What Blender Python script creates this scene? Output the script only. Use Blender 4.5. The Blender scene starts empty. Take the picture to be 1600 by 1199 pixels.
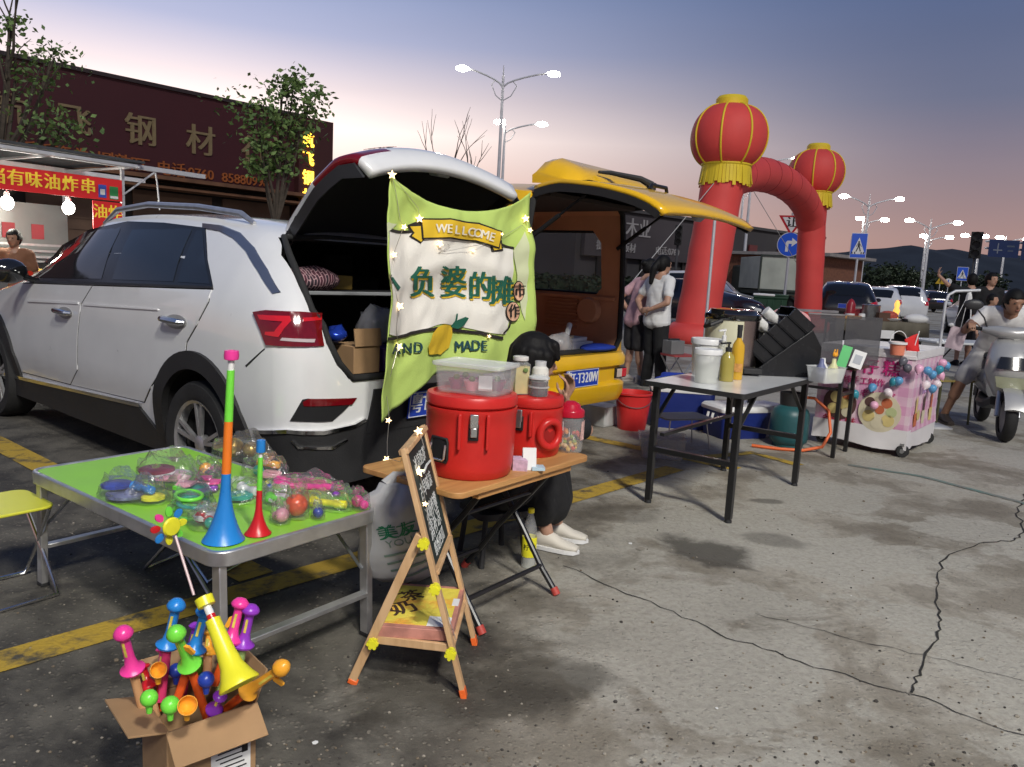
import bpy, bmesh, math, random
from mathutils import Vector as V, Matrix as M, noise as mnoise
from math import sin, cos, pi, radians as rad, sqrt, atan2
random.seed(11)
D = bpy.data; sc = bpy.context.scene; COL = sc.collection
# ------------------------------------------------------------------ camera
FPX, PITCH, ROLL, HCAM = 1200.0, rad(8.3), rad(3.0), 1.32
_F = V((0, cos(PITCH), -sin(PITCH))); _U0 = V((0, sin(PITCH), cos(PITCH))); _R0 = V((1, 0, 0))
_R = cos(ROLL)*_R0 + sin(ROLL)*_U0; _U = -sin(ROLL)*_R0 + cos(ROLL)*_U0
cd = D.cameras.new('camera'); cam = D.objects.new('camera', cd); COL.objects.link(cam); sc.camera = cam
cd.sensor_fit = 'HORIZONTAL'; cd.sensor_width = 36; cd.lens = 36*FPX/1600; cd.clip_start = .05; cd.clip_end = 8000
mw = M.Identity(4)
for i in range(3):
    mw[i][0], mw[i][1], mw[i][2] = _R[i], _U[i], -_F[i]
mw[2][3] = HCAM; cam.matrix_world = mw
def _ray(x, y): return _F*FPX + _R*(x-800) + _U*(599.5-y)
def G(x, y, z=0.0):            # photo pixel -> world point at height z
    d = _ray(x, y); t = (z-HCAM)/d.z; return V((d.x*t, d.y*t, z))
def PD(x, y, dist):            # photo pixel -> world point at forward distance dist
    d = _ray(x, y); t = dist/d.y; return V((d.x*t, dist, HCAM+d.z*t))
# ------------------------------------------------------------------ world: dusk sky
w = D.worlds.new('World'); sc.world = w; w.use_nodes = True
nt = w.node_tree; N = nt.nodes; L = nt.links; N.clear()
out = N.new('ShaderNodeOutputWorld'); bg = N.new('ShaderNodeBackground'); L.new(bg.outputs[0], out.inputs[0])
tc = N.new('ShaderNodeTexCoord'); sep = N.new('ShaderNodeSeparateXYZ'); L.new(tc.outputs['Generated'], sep.inputs[0])
def ramp(stops):
    r = N.new('ShaderNodeValToRGB'); e = r.color_ramp.elements
    while len(e) < len(stops): e.new(.5)
    for k, (p, c) in zip(e, stops): k.position = p; k.color = (*c, 1)
    L.new(sep.outputs[2], r.inputs[0]); return r
ra = ramp([(0, (1.05, .66, .5)), (.10, (1.1, .80, .70)), (.16, (1.5, 1.25, 1.15)), (.205, (1.05, .90, .92)), (.26, (.55, .58, .80)), (.36, (.27, .38, .66)), (1, (.09, .15, .34))])
rb = ramp([(0, (.44, .26, .225)), (.06, (.41, .265, .25)), (.13, (.28, .22, .255)), (.21, (.155, .17, .26)), (.34, (.085, .13, .265)), (1, (.04, .07, .18))])
dot = N.new('ShaderNodeVectorMath'); dot.operation = 'DOT_PRODUCT'; L.new(tc.outputs['Generated'], dot.inputs[0]); dot.inputs[1].default_value = (-.47, .883, 0)
mr = N.new('ShaderNodeMapRange'); mr.inputs[1].default_value = .52; mr.inputs[2].default_value = .99; L.new(dot.outputs['Value'], mr.inputs[0])
pw = N.new('ShaderNodeMath'); pw.operation = 'POWER'; pw.inputs[1].default_value = 1.9; L.new(mr.outputs[0], pw.inputs[0])
mx = N.new('ShaderNodeMix'); mx.data_type = 'RGBA'; L.new(pw.outputs[0], mx.inputs[0]); L.new(rb.outputs[0], mx.inputs[6]); L.new(ra.outputs[0], mx.inputs[7])
# faint streaky cloud
mp = N.new('ShaderNodeMapping'); mp.inputs['Scale'].default_value = (1.2, 1.2, 9); L.new(tc.outputs['Generated'], mp.inputs[0])
cn = N.new('ShaderNodeTexNoise'); cn.inputs['Scale'].default_value = 2.2; cn.inputs['Detail'].default_value = 6; L.new(mp.outputs[0], cn.inputs[0])
cm = N.new('ShaderNodeMapRange'); cm.inputs[1].default_value = .35; cm.inputs[2].default_value = .75; cm.inputs[3].default_value = .985; cm.inputs[4].default_value = 1.03; L.new(cn.outputs[0], cm.inputs[0])
sky = N.new('ShaderNodeTexSky'); sky.sky_type = 'NISHITA'; sky.sun_disc = False; sky.sun_elevation = rad(1.0); sky.sun_rotation = rad(-28)
sm = N.new('ShaderNodeMix'); sm.data_type = 'RGBA'; sm.blend_type = 'ADD'; sm.inputs[0].default_value = .004
L.new(mx.outputs[2], sm.inputs[6]); L.new(sky.outputs[0], sm.inputs[7])
L.new(sm.outputs[2], bg.inputs[0]); L.new(cm.outputs[0], bg.inputs[1])
# ------------------------------------------------------------------ key light (weak sun standing for the flood lamps of the car park) and exposure
sd = D.lights.new('sun', 'SUN'); sd.energy = 1.35; sd.angle = rad(7); sd.color = (1, .975, .92)
so = D.objects.new('sun', sd); COL.objects.link(so)
so.rotation_euler = V((-.22, .72, -.62)).to_track_quat('-Z', 'Y').to_euler()
so.location = (3, -8, 9)
vs = sc.view_settings; vs.view_transform = 'Standard'; vs.look = 'None'; vs.exposure = 0; vs.gamma = 1; vs.use_curve_mapping = False
sc.cycles.use_denoising = True; sc.cycles.max_bounces = 8; sc.cycles.transparent_max_bounces = 24; sc.cycles.sample_clamp_indirect = 6
# ------------------------------------------------------------------ materials
_mats = {}
def mat(name, col, rough=.5, metal=0., var=.12, vs_=6., bump=0., bs=40., coat=0., trans=0., alpha=1., emit=None, es=0., ior=1.45, spec=.5, sss=0.):
    if name in _mats: return _mats[name]
    m = D.materials.new(name); m.use_nodes = True; t = m.node_tree; b = t.nodes['Principled BSDF']
    b.inputs['Roughness'].default_value = rough; b.inputs['Metallic'].default_value = metal; b.inputs['IOR'].default_value = ior
    b.inputs['Coat Weight'].default_value = coat; b.inputs['Coat Roughness'].default_value = .05
    b.inputs['Transmission Weight'].default_value = trans; b.inputs['Alpha'].default_value = alpha
    b.inputs['Specular IOR Level'].default_value = spec
    b.inputs['Base Color'].default_value = (*col, 1)
    if sss: b.inputs['Subsurface Weight'].default_value = sss; b.inputs['Subsurface Radius'].default_value = (.02, .008, .005)
    if emit: b.inputs['Emission Color'].default_value = (*emit, 1); b.inputs['Emission Strength'].default_value = es
    if var or bump:
        tcn = t.nodes.new('ShaderNodeTexCoord')
    if var:
        n = t.nodes.new('ShaderNodeTexNoise'); n.inputs['Scale'].default_value = vs_; n.inputs['Detail'].default_value = 5; t.links.new(tcn.outputs['Object'], n.inputs[0])
        r = t.nodes.new('ShaderNodeMapRange'); r.inputs[1].default_value = .3; r.inputs[2].default_value = .7; r.inputs[3].default_value = 1-var; r.inputs[4].default_value = 1+var*.7
        t.links.new(n.outputs[0], r.inputs[0])
        h = t.nodes.new('ShaderNodeHueSaturation'); h.inputs['Color'].default_value = (*col, 1); t.links.new(r.outputs[0], h.inputs['Value']); t.links.new(h.outputs[0], b.inputs['Base Color'])
        r2 = t.nodes.new('ShaderNodeMapRange'); r2.inputs[3].default_value = max(.02, rough-.08); r2.inputs[4].default_value = min(1, rough+.12); t.links.new(n.outputs[0], r2.inputs[0]); t.links.new(r2.outputs[0], b.inputs['Roughness'])
    if bump:
        n2 = t.nodes.new('ShaderNodeTexNoise'); n2.inputs['Scale'].default_value = bs; n2.inputs['Detail'].default_value = 4; t.links.new(tcn.outputs['Object'], n2.inputs[0])
        bp = t.nodes.new('ShaderNodeBump'); bp.inputs['Strength'].default_value = bump; bp.inputs['Distance'].default_value = .01; t.links.new(n2.outputs[0], bp.inputs['Height']); t.links.new(bp.outputs[0], b.inputs['Normal'])
    _mats[name] = m; return m
def wood(name, a, b_, sc_=(3, 40, 40), rough=.5):
    m = D.materials.new(name); m.use_nodes = True; t = m.node_tree; b = t.nodes['Principled BSDF']
    tcn = t.nodes.new('ShaderNodeTexCoord'); mpn = t.nodes.new('ShaderNodeMapping'); mpn.inputs['Scale'].default_value = sc_
    n = t.nodes.new('ShaderNodeTexNoise'); n.inputs['Scale'].default_value = 1; n.inputs['Detail'].default_value = 6; n.inputs['Distortion'].default_value = .6
    r = t.nodes.new('ShaderNodeValToRGB'); r.color_ramp.elements[0].position = .3; r.color_ramp.elements[1].position = .7; r.color_ramp.elements[0].color = (*a, 1); r.color_ramp.elements[1].color = (*b_, 1)
    t.links.new(tcn.outputs['Object'], mpn.inputs[0]); t.links.new(mpn.outputs[0], n.inputs[0]); t.links.new(n.outputs[0], r.inputs[0]); t.links.new(r.outputs[0], b.inputs['Base Color'])
    b.inputs['Roughness'].default_value = rough
    bp = t.nodes.new('ShaderNodeBump'); bp.inputs['Strength'].default_value = .15; bp.inputs['Distance'].default_value = .004; t.links.new(n.outputs[0], bp.inputs['Height']); t.links.new(bp.outputs[0], b.inputs['Normal'])
    return m
def plast(name, col, rough=.32, **k): return mat(name, col, rough, **{'var': .08, 'vs_': 9, **k})
WHITEP = mat('white_car_paint', (.75, .755, .75), .3, coat=1., var=.03); WHITEP.node_tree.nodes['Principled BSDF'].inputs['Coat IOR'].default_value = 1.75
YELP = mat('yellow_van_paint', (.80, .46, .008), .3, coat=.6, var=.06)
BLKPL = mat('black_textured_plastic', (.022, .022, .023), .55, var=.2, bump=.15, bs=120)
BLK = mat('matt_black', (.008, .008, .009), .8, var=.1)
GLASSD = mat('dark_tinted_glass', (.012, .014, .016), .04, var=0, spec=.7)
CHROME = mat('chrome', (.75, .75, .76), .12, 1., var=.04)
STEEL = mat('grey_steel', (.42, .43, .44), .35, .9, var=.15, vs_=12)
ALU = mat('brushed_aluminium', (.60, .60, .60), .38, .85, var=.12, vs_=20)
POLE = mat('galvanised_pole', (.55, .56, .58), .5, .3, var=.1)
RUBBER = mat('tyre_rubber', (.02, .02, .02), .8, var=.3, bump=.2, bs=60)
REDP = plast('red_plastic', (.56, .022, .018), .33, bump=.05, bs=30)
LAMPRED = mat('red_lamp_lens', (.16, .004, .008), .08, var=.15, coat=1., vs_=30)
LAMPHOT = mat('bright_red_lens', (.62, .012, .02), .15, var=.1, coat=1.)
BLUEPL = mat('blue_plate', (.012, .05, .42), .35, var=.05)
WHT = mat('white_enamel', (.75, .75, .74), .4, var=.05)
SKIN = mat('skin', (.44, .25, .17), .5, var=.10, vs_=18, sss=.06)
SKIN2 = mat('tanned_skin', (.30, .16, .10), .5, var=.10, vs_=18, sss=.06)
HAIR = mat('black_hair', (.006, .0055, .0055), .6, var=.2, vs_=60, bump=.2, bs=120, spec=.25)
CLEAR = mat('clear_plastic', (.92, .93, .93), .08, var=0, alpha=.16, spec=.8)
FROST = mat('frosted_plastic', (.82, .84, .82), .3, var=.04, alpha=.42)
CARD = mat('brown_cardboard', (.36, .22, .11), .85, var=.16, vs_=5, bump=.1, bs=50)
PAPER = mat('white_paper', (.74, .74, .72), .7, var=.05)
INK = mat('black_ink', (.015, .015, .015), .6, var=0)
WOODT = wood('orange_varnished_wood', (.42, .20, .065), (.55, .29, .10), (3, 40, 40))
WOODE = wood('pale_pine', (.50, .30, .145), (.66, .43, .23), (30, 30, 4))
BRICKM = mat('red_brick', (.20, .085, .05), .9, var=.35, vs_=8)
def noise_mask_paint(name, col, under, thr=.5, sc_=9):
    m = D.materials.new(name); m.use_nodes = True; t = m.node_tree; b = t.nodes['Principled BSDF']; b.inputs['Roughness'].default_value = .75
    tcn = t.nodes.new('ShaderNodeTexCoord'); n = t.nodes.new('ShaderNodeTexNoise'); n.inputs['Scale'].default_value = sc_; n.inputs['Detail'].default_value = 8; n.inputs['Roughness'].default_value = .7
    r = t.nodes.new('ShaderNodeValToRGB'); r.color_ramp.elements[0].position = thr-.09; r.color_ramp.elements[1].position = thr+.06; r.color_ramp.elements[0].color = (*under, 1); r.color_ramp.elements[1].color = (*col, 1)
    n2 = t.nodes.new('ShaderNodeTexNoise'); n2.inputs['Scale'].default_value = 60; bp = t.nodes.new('ShaderNodeBump'); bp.inputs['Strength'].default_value = .5; bp.inputs['Distance'].default_value = .01
    t.links.new(tcn.outputs['Object'], n.inputs[0]); t.links.new(n.outputs[0], r.inputs[0]); t.links.new(r.outputs[0], b.inputs['Base Color'])
    t.links.new(tcn.outputs['Object'], n2.inputs[0]); t.links.new(n2.outputs[0], bp.inputs['Height']); t.links.new(bp.outputs[0], b.inputs['Normal'])
    return m
# ------------------------------------------------------------------ mesh builder
def frame(o, x, y):            # matrix with origin o, x axis x, y axis ~y
    x = V(x).normalized(); z = x.cross(V(y)).normalized(); y2 = z.cross(x)
    m = M.Identity(4)
    for i in range(3): m[i][0], m[i][1], m[i][2], m[i][3] = x[i], y2[i], z[i], o[i]
    return m
def axis_m(p0, p1):            # matrix whose z axis runs p0 -> p1
    z = (V(p1)-V(p0)).normalized(); a = V((0, 0, 1)) if abs(z.z) < .95 else V((1, 0, 0))
    x = a.cross(z).normalized(); y = z.cross(x); m = M.Identity(4)
    for i in range(3): m[i][0], m[i][1], m[i][2], m[i][3] = x[i], y[i], z[i], p0[i]
    return m
class MB:
    def __init__(s): s.v = []; s.f = []; s.mi = []; s.mats = []; s.c = 0
    def use(s, m):
        if m not in s.mats: s.mats.append(m)
        s.c = s.mats.index(m); return s
    def add(s, vs, fs, T=None):
        n = len(s.v)
        s.v += [tuple(T @ V(p)) if T is not None else tuple(p) for p in vs]
        s.f += [tuple(i+n for i in f) for f in fs]; s.mi += [s.c]*len(fs); return s
    def box(s, c, size, rz=0., T=None, taper=1.):
        hx, hy, hz = size[0]/2, size[1]/2, size[2]/2
        R = M.Translation(c) @ M.Rotation(rz, 4, 'Z') if not isinstance(rz, M) else M.Translation(c) @ rz
        if T is not None: R = T @ R
        vs = [(x*hx*(taper if z > 0 else 1), y*hy*(taper if z > 0 else 1), z*hz) for z in (-1, 1) for x, y in ((-1, -1), (1, -1), (1, 1), (-1, 1))]
        return s.add(vs, [(3, 2, 1, 0), (4, 5, 6, 7), (0, 1, 5, 4), (1, 2, 6, 5), (2, 3, 7, 6), (3, 0, 4, 7)], R)
    def bar(s, p0, p1, a, b=None, up=(0, 0, 1)):   # rectangular bar
        b = b or a; p0 = V(p0); p1 = V(p1); z = (p1-p0); l = z.length; z.normalize(); u = V(up)
        if abs(z.dot(u)) > .98: u = V((1, 0, 0))
        x = u.cross(z).normalized(); y = z.cross(x); m = M.Identity(4); o = (p0+p1)/2
        for i in range(3): m[i][0], m[i][1], m[i][2], m[i][3] = x[i], y[i], z[i], o[i]
        return s.box((0, 0, 0), (a, b, l), 0, m)
    def rings(s, R, caps=True, closed=False, T=None):
        n = len(R[0]); vs = [p for r in R for p in r]; fs = []
        k = len(R)
        for i in range(k if closed else k-1):
            a = i*n; b = ((i+1) % k)*n
            for j in range(n): fs.append((a+j, a+(j+1) % n, b+(j+1) % n, b+j))
        if caps and not closed: fs += [tuple(range(n-1, -1, -1)), tuple((k-1)*n+j for j in range(n))]
        return s.add(vs, fs, T)
    def cyl(s, p0, p1, r0, r1=None, seg=16, caps=True):
        r1 = r0 if r1 is None else r1; l = (V(p1)-V(p0)).length
        return s.lathe([(r0, 0), (r1, l)], axis_m(p0, p1), seg, caps)
    def lathe(s, prof, T=None, seg=24, caps=True):
        R = [[(r*cos(2*pi*j/seg), r*sin(2*pi*j/seg), z) for j in range(seg)] for r, z in prof]
        return s.rings(R, caps, False, T)
    def tube(s, pts, r, seg=8, closed=False, caps=True):
        pts = [V(p) for p in pts]; n = len(pts); R = []; x = None
        for i, p in enumerate(pts):
            if closed: t = pts[(i+1) % n]-pts[i-1]
            else: t = pts[min(i+1, n-1)]-pts[max(i-1, 0)]
            t.normalize()
            if x is None: x = (V((0, 0, 1)) if abs(t.z) < .9 else V((1, 0, 0))).cross(t).normalized()
            else: x = (x - t*x.dot(t)).normalized()
            y = t.cross(x); rr = r[i] if isinstance(r, (list, tuple)) else r
            R.append([p + x*rr*cos(2*pi*j/seg) + y*rr*sin(2*pi*j/seg) for j in range(seg)])
        return s.rings(R, caps, closed)
    def ball(s, c, r, seg=16, T=None, half=False):
        r = (r, r, r) if not isinstance(r, (tuple, list, V)) else r; st = seg//2
        R = []
        for i in range(st+1):
            a = -pi/2 + pi*i/st
            if half and a < 0: continue
            ca = max(cos(a), 1e-3)
            R.append([(c[0]+r[0]*ca*cos(2*pi*j/seg), c[1]+r[1]*ca*sin(2*pi*j/seg), c[2]+r[2]*sin(a)) for j in range(seg)])
        return s.rings(R, True, False, T)
    def prism(s, poly, h, T=None, z0=0.):
        n = len(poly); A = sum(poly[i][0]*poly[(i+1) % n][1]-poly[(i+1) % n][0]*poly[i][1] for i in range(n))
        if A < 0: poly = poly[::-1]
        vs = [(x, y, z0) for x, y in poly]+[(x, y, z0+h) for x, y in poly]
        fs = [tuple(range(n-1, -1, -1)), tuple(range(n, 2*n))]+[(i, (i+1) % n, n+(i+1) % n, n+i) for i in range(n)]
        return s.add(vs, fs, T)
    def text(s, body, size, T, ext=.001, off=0., align='CENTER', fn=None, sx=1., step=None):
        c = D.curves.new('t', 'FONT'); c.body = body; c.size = size; c.align_x = align; c.align_y = 'CENTER'; c.extrude = ext; c.resolution_u = 3
        o = D.objects.new('t', c); COL.objects.link(o); m = D.meshes.new_from_object(o.evaluated_get(bpy.context.evaluated_depsgraph_get()))
        if step:
            bm = bmesh.new(); bm.from_mesh(m); _slice(bm, step); bm.to_mesh(m); bm.free()
        vs = [(v.co.x*sx, v.co.y, v.co.z) for v in m.vertices]; fs = [tuple(p.vertices) for p in m.polygons]
        D.objects.remove(o); D.curves.remove(c); D.meshes.remove(m)
        for dx, dz in (((-off, 0), (off, ext*.3+.0002)) if off > 0 else ((0, 0),)):
            v2 = [(x+dx, y, z+dz) for x, y, z in vs]; s.add([fn(*p) for p in v2] if fn else v2, fs, T)
        return s
    def patch(s, poly, fn, step=.1, t0=-.01, t1=.004):   # polygon in (a,b) laid on a surface: fn(a,b,offset)->point
        bm = bmesh.new(); f = bm.faces.new([bm.verts.new((a, b, 0)) for a, b in poly]); bm.normal_update()
        if f.normal.z < 0: f.normal_flip()
        _slice(bm, step)
        bmesh.ops.triangulate(bm, faces=[f for f in bm.faces if len(f.verts) > 4])
        ext = bmesh.ops.extrude_face_region(bm, geom=bm.faces[:]); top = set(e for e in ext['geom'] if isinstance(e, bmesh.types.BMVert))
        bm.verts.index_update(); vs = [None]*len(bm.verts)
        for v in bm.verts: vs[v.index] = fn(v.co.x, v.co.y, t1 if v in top else t0)
        s.add(vs, [tuple(v.index for v in f.verts) for f in bm.faces]); bm.free(); return s
    def build(s, name, m=None, parent=None, smooth=35, bevel=0., seg=2, kind=None, fix=True):
        me = D.meshes.new(name); me.from_pydata([tuple(p) for p in s.v], [], s.f); o = D.objects.new(name, me); COL.objects.link(o)
        if m is not None and not s.mats: me.materials.append(m)
        else:
            for k in s.mats: me.materials.append(k)
            me.polygons.foreach_set('material_index', s.mi)
        if fix:
            bm = bmesh.new(); bm.from_mesh(me); bmesh.ops.recalc_face_normals(bm, faces=bm.faces[:]); bm.to_mesh(me); bm.free()
        if smooth:
            me.shade_smooth(); me.set_sharp_from_angle(angle=rad(smooth))
        if bevel:
            b = o.modifiers.new('bevel', 'BEVEL'); b.width = bevel; b.segments = seg; b.limit_method = 'ANGLE'; b.angle_limit = rad(40)
        if parent is not None: o.parent = parent
        if kind: o['kind'] = kind
        me.update(); return o
def _slice(bm, step):
    xs = [v.co.x for v in bm.verts]; ys = [v.co.y for v in bm.verts]
    for ax, lo, hi in ((0, min(xs), max(xs)), (1, min(ys), max(ys))):
        k = math.ceil(lo/step+1e-6)
        while k*step < hi-1e-6:
            co = [0, 0, 0]; no = [0, 0, 0]; co[ax] = k*step; no[ax] = 1
            bmesh.ops.bisect_plane(bm, geom=bm.verts[:]+bm.edges[:]+bm.faces[:], plane_co=co, plane_no=no, dist=1e-5); k += 1
def tag(o, label, cat, group=None, kind=None):
    if label: o['label'] = label
    if cat: o['category'] = cat
    if group: o['group'] = group
    if kind: o['kind'] = kind
    return o
def thing(name, label, cat, loc=(0, 0, 0), rz=0., group=None):
    o = D.objects.new(name, None); COL.objects.link(o); o.empty_display_size = .1; o.location = loc; o.rotation_euler = (0, 0, rz); return tag(o, label, cat, group)
def dup(root, loc, rz=0., label=None, par=None):
    r = root.copy(); COL.objects.link(r)
    if par is None: r.location = loc; r.rotation_euler = (0, 0, rz)
    else: r.parent = par
    if label: r['label'] = label
    for ch in list(root.children): dup(ch, None, 0, None, r)
    return r
def bake(o):
    me = D.meshes.new_from_object(o.evaluated_get(bpy.context.evaluated_depsgraph_get())); old = o.data; o.modifiers.clear(); o.data = me; me.name = o.name
    if old.users == 0: D.meshes.remove(old)
    return o
def boolean(o, cutters, op='DIFFERENCE'):
    for c in cutters:
        b = o.modifiers.new('b', 'BOOLEAN'); b.operation = op; b.object = c; b.solver = 'EXACT'; b.material_mode = 'TRANSFER'
    bake(o)
    for c in cutters: D.objects.remove(c)
    o.data.set_sharp_from_angle(angle=rad(35)); return o
def cr(xs, ys, x):               # smooth interpolation through key points
    if x <= xs[0]: return ys[0]
    if x >= xs[-1]: return ys[-1]
    i = max(j for j in range(len(xs)) if xs[j] <= x); i = min(i, len(xs)-2)
    h = xs[i+1]-xs[i]; t = (x-xs[i])/h
    def sl(k):
        if k == 0: return (ys[1]-ys[0])/(xs[1]-xs[0])
        if k == len(xs)-1: return (ys[-1]-ys[-2])/(xs[-1]-xs[-2])
        a = (ys[k]-ys[k-1])/(xs[k]-xs[k-1]); b = (ys[k+1]-ys[k])/(xs[k+1]-xs[k])
        return 0 if a*b <= 0 else 2*a*b/(a+b)
    m0, m1 = sl(i)*h, sl(i+1)*h
    return (2*t**3-3*t*t+1)*ys[i]+(t**3-2*t*t+t)*m0+(-2*t**3+3*t*t)*ys[i+1]+(t**3-t*t)*m1
# ================================================================== SETTING
def ground_material():
    m = D.materials.new('worn_concrete'); m.use_nodes = True; t = m.node_tree; b = t.nodes['Principled BSDF']; n = t.nodes; l = t.links
    tcn = n.new('ShaderNodeTexCoord'); P = tcn.outputs['Object']
    def noise(s, d=6, r=.6, dist=0., off=0):
        k = n.new('ShaderNodeTexNoise'); k.inputs['Scale'].default_value = s; k.inputs['Detail'].default_value = d; k.inputs['Roughness'].default_value = r; k.inputs['Distortion'].default_value = dist
        mp = n.new('ShaderNodeMapping'); mp.inputs['Location'].default_value = (off, off*.7, 0); l.new(P, mp.inputs[0]); l.new(mp.outputs[0], k.inputs[0]); return k.outputs[0]
    def mrange(v, a, b_, c=0, d=1, smooth=True):
        k = n.new('ShaderNodeMapRange'); k.interpolation_type = 'SMOOTHSTEP' if smooth else 'LINEAR'
        for i, x in zip((1, 2, 3, 4), (a, b_, c, d)): k.inputs[i].default_value = x
        l.new(v, k.inputs[0]); return k.outputs[0]
    def math_(op, a, b_):
        k = n.new('ShaderNodeMath'); k.operation = op
        for i, x in enumerate((a, b_)):
            if isinstance(x, (int, float)): k.inputs[i].default_value = x
            else: l.new(x, k.inputs[i])
        return k.outputs[0]
    def mix(f, a, b_, mode='MIX'):
        k = n.new('ShaderNodeMix'); k.data_type = 'RGBA'; k.blend_type = mode
        if isinstance(f, (int, float)): k.inputs[0].default_value = f
        else: l.new(f, k.inputs[0])
        for i, x in ((6, a), (7, b_)):
            if isinstance(x, tuple): k.inputs[i].default_value = (*x, 1)
            else: l.new(x, k.inputs[i])
        return k.outputs[2]
    sp = n.new('ShaderNodeSeparateXYZ'); l.new(P, sp.inputs[0]); X, Y = sp.outputs[0], sp.outputs[1]
    big = noise(.9, 7, .62, .4); mid = noise(3.2, 7, .65, .3, 5); fine = noise(38, 5, .7, 0, 2); grit = noise(140, 3, .6)
    col = mix(mrange(big, .38, .62), (.215, .19, .145), (.39, .36, .295))
    col = mix(mrange(mid, .45, .66, 0, .6), col, (.42, .395, .34))
    flake = noise(1.15, 9, .62, .25, 31); col = mix(mrange(flake, .485, .52, 0, .75), col, (.42, .40, .34)); col = mix(mrange(flake, .40, .455, .5, 0), col, (.15, .125, .09))
    col = mix(mrange(noise(1.7, 6, .7, .8, 9), .56, .68, 0, .55), col, (.17, .15, .115))
    # dark asphalt / exposed aggregate on the left and near side
    s = math_('ADD', X, math_('MULTIPLY', math_('SUBTRACT', Y, 2.4), -.22)); s = math_('ADD', s, math_('MULTIPLY', math_('SUBTRACT', big, .5), 1.7)); s = math_('ADD', s, math_('MULTIPLY', math_('SUBTRACT', mid, .5), .8))
    dk = mrange(s, -.42, .35, 1, 0)
    near = mrange(Y, 9, 16, 1, .35); dk = math_('MULTIPLY', dk, near)
    v = n.new('ShaderNodeTexVoronoi'); v.inputs['Scale'].default_value = 62; l.new(P, v.inputs[0])
    vs2 = n.new('ShaderNodeSeparateColor'); l.new(v.outputs['Color'], vs2.inputs[0])
    peb = math_('MULTIPLY', mrange(v.outputs['Distance'], .25, .5, 1, 0), mrange(vs2.outputs[0], .72, .8))
    asp = mix(mrange(mid, .35, .65), (.036, .033, .029), (.125, .115, .096)); asp = mix(math_('MULTIPLY', peb, mrange(big, .4, .6, .15, .75)), asp, (.22, .195, .155))
    col = mix(dk, col, asp)
    # stains of spilt water and oil, each with its own outline
    for (cx, cy, ax, ay, ang, k) in STAINS:
        mp = n.new('ShaderNodeMapping'); mp.vector_type = 'TEXTURE'; mp.inputs['Location'].default_value = (cx, cy, 0); mp.inputs['Rotation'].default_value = (0, 0, ang); mp.inputs['Scale'].default_value = (ax, ay, 1e3)
        l.new(P, mp.inputs[0]); ln = n.new('ShaderNodeVectorMath'); ln.operation = 'LENGTH'; l.new(mp.outputs[0], ln.inputs[0])
        d = math_('ADD', ln.outputs['Value'], math_('MULTIPLY', math_('SUBTRACT', mid, .5), 1.9)); d = math_('ADD', d, math_('MULTIPLY', math_('SUBTRACT', fine, .5), .35))
        col = mix(mrange(d, .55, 1.05, k, 0), col, (.042, .037, .028))
    col = mix(mrange(fine, .25, .8, .0, .5), col, (.07, .066, .056), 'MULTIPLY') if False else mix(mrange(fine, .35, .75, 0, .35), col, (.09, .083, .07))
    spots = n.new('ShaderNodeTexVoronoi'); spots.inputs['Scale'].default_value = 5.5; l.new(P, spots.inputs[0])
    col = mix(math_('MULTIPLY', mrange(spots.outputs['Distance'], .02, .06, .6, 0), mrange(spots.outputs['Color'], .55, .62)), col, (.03, .028, .024))
    l.new(col, b.inputs['Base Color'])
    l.new(mrange(mid, .3, .7, .62, .9), b.inputs['Roughness']); b.inputs['Specular IOR Level'].default_value = .35
    h = math_('ADD', math_('MULTIPLY', fine, .6), math_('MULTIPLY', grit, .35)); h = math_('ADD', h, math_('MULTIPLY', peb, .5)); h = math_('ADD', h, math_('MULTIPLY', mid, .5))
    bp = n.new('ShaderNodeBump'); bp.inputs['Strength'].default_value = .55; bp.inputs['Distance'].default_value = .012; l.new(h, bp.inputs['Height']); l.new(bp.outputs[0], b.inputs['Normal'])
    return m
def stain(x, y, ax, ay, ang, k): p = G(x, y); return (p.x, p.y, ax, ay, rad(ang), k)
STAINS = [stain(1110, 862, .30, .20, -35, .8), stain(1215, 845, .20, .12, -20, .45), stain(845, 1060, .34, .16, 10, .6), stain(1195, 783, .13, .06, 0, .6), stain(700, 1090, .45, .18, 5, .6), stain(960, 800, .3, .2, 0, .35)]
GM = ground_material()
gb = MB(); S = 2500; gb.add([(-S, -60, 0), (S, -60, 0), (S, S, 0), (-S, S, 0)], [(0, 1, 2, 3)]); gb.build('ground', GM, kind='structure', smooth=0)
# painted bay lines
YP = noise_mask_paint('worn_yellow_paint', (.44, .29, .035), (.07, .062, .045), .45, 7)
TP = noise_mask_paint('faded_teal_paint', (.12, .22, .19), (.19, .19, .165), .52, 5)
def strip(name, pts, wd, m, z=.004, jag=0.):
    b = MB(); pts = [V((p[0], p[1], z)) for p in pts]; vs = []; fs = []
    for i, p in enumerate(pts):
        t = (pts[min(i+1, len(pts)-1)]-pts[max(0, i-1)]).normalized(); s_ = V((-t.y, t.x, 0)); a = wd/2*(1+random.uniform(-jag, jag)); c = wd/2*(1+random.uniform(-jag, jag))
        vs += [p+s_*a, p-s_*c]
        if i: fs.append((2*i-2, 2*i-1, 2*i+1, 2*i))
    b.add(vs, fs); return b.build(name, m, kind='structure', smooth=0)
FW = V((-.774, .633, 0)); RT = V((.633, .774, 0))      # parking direction of both vehicles, and its right
A0 = G(0, 1035); A1 = G(985, 752); dA = (A1-A0).normalized()
strip('parking_line', [A0-dA*1.5, A0, (A0+A1)/2, A1, A1+dA*.55], .15, YP)
J = A0+dA*.95; strip('parking_line', [J+FW*.1, J+FW*1.5, J+FW*3, J+FW*6.5], .16, YP, .0045)
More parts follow.
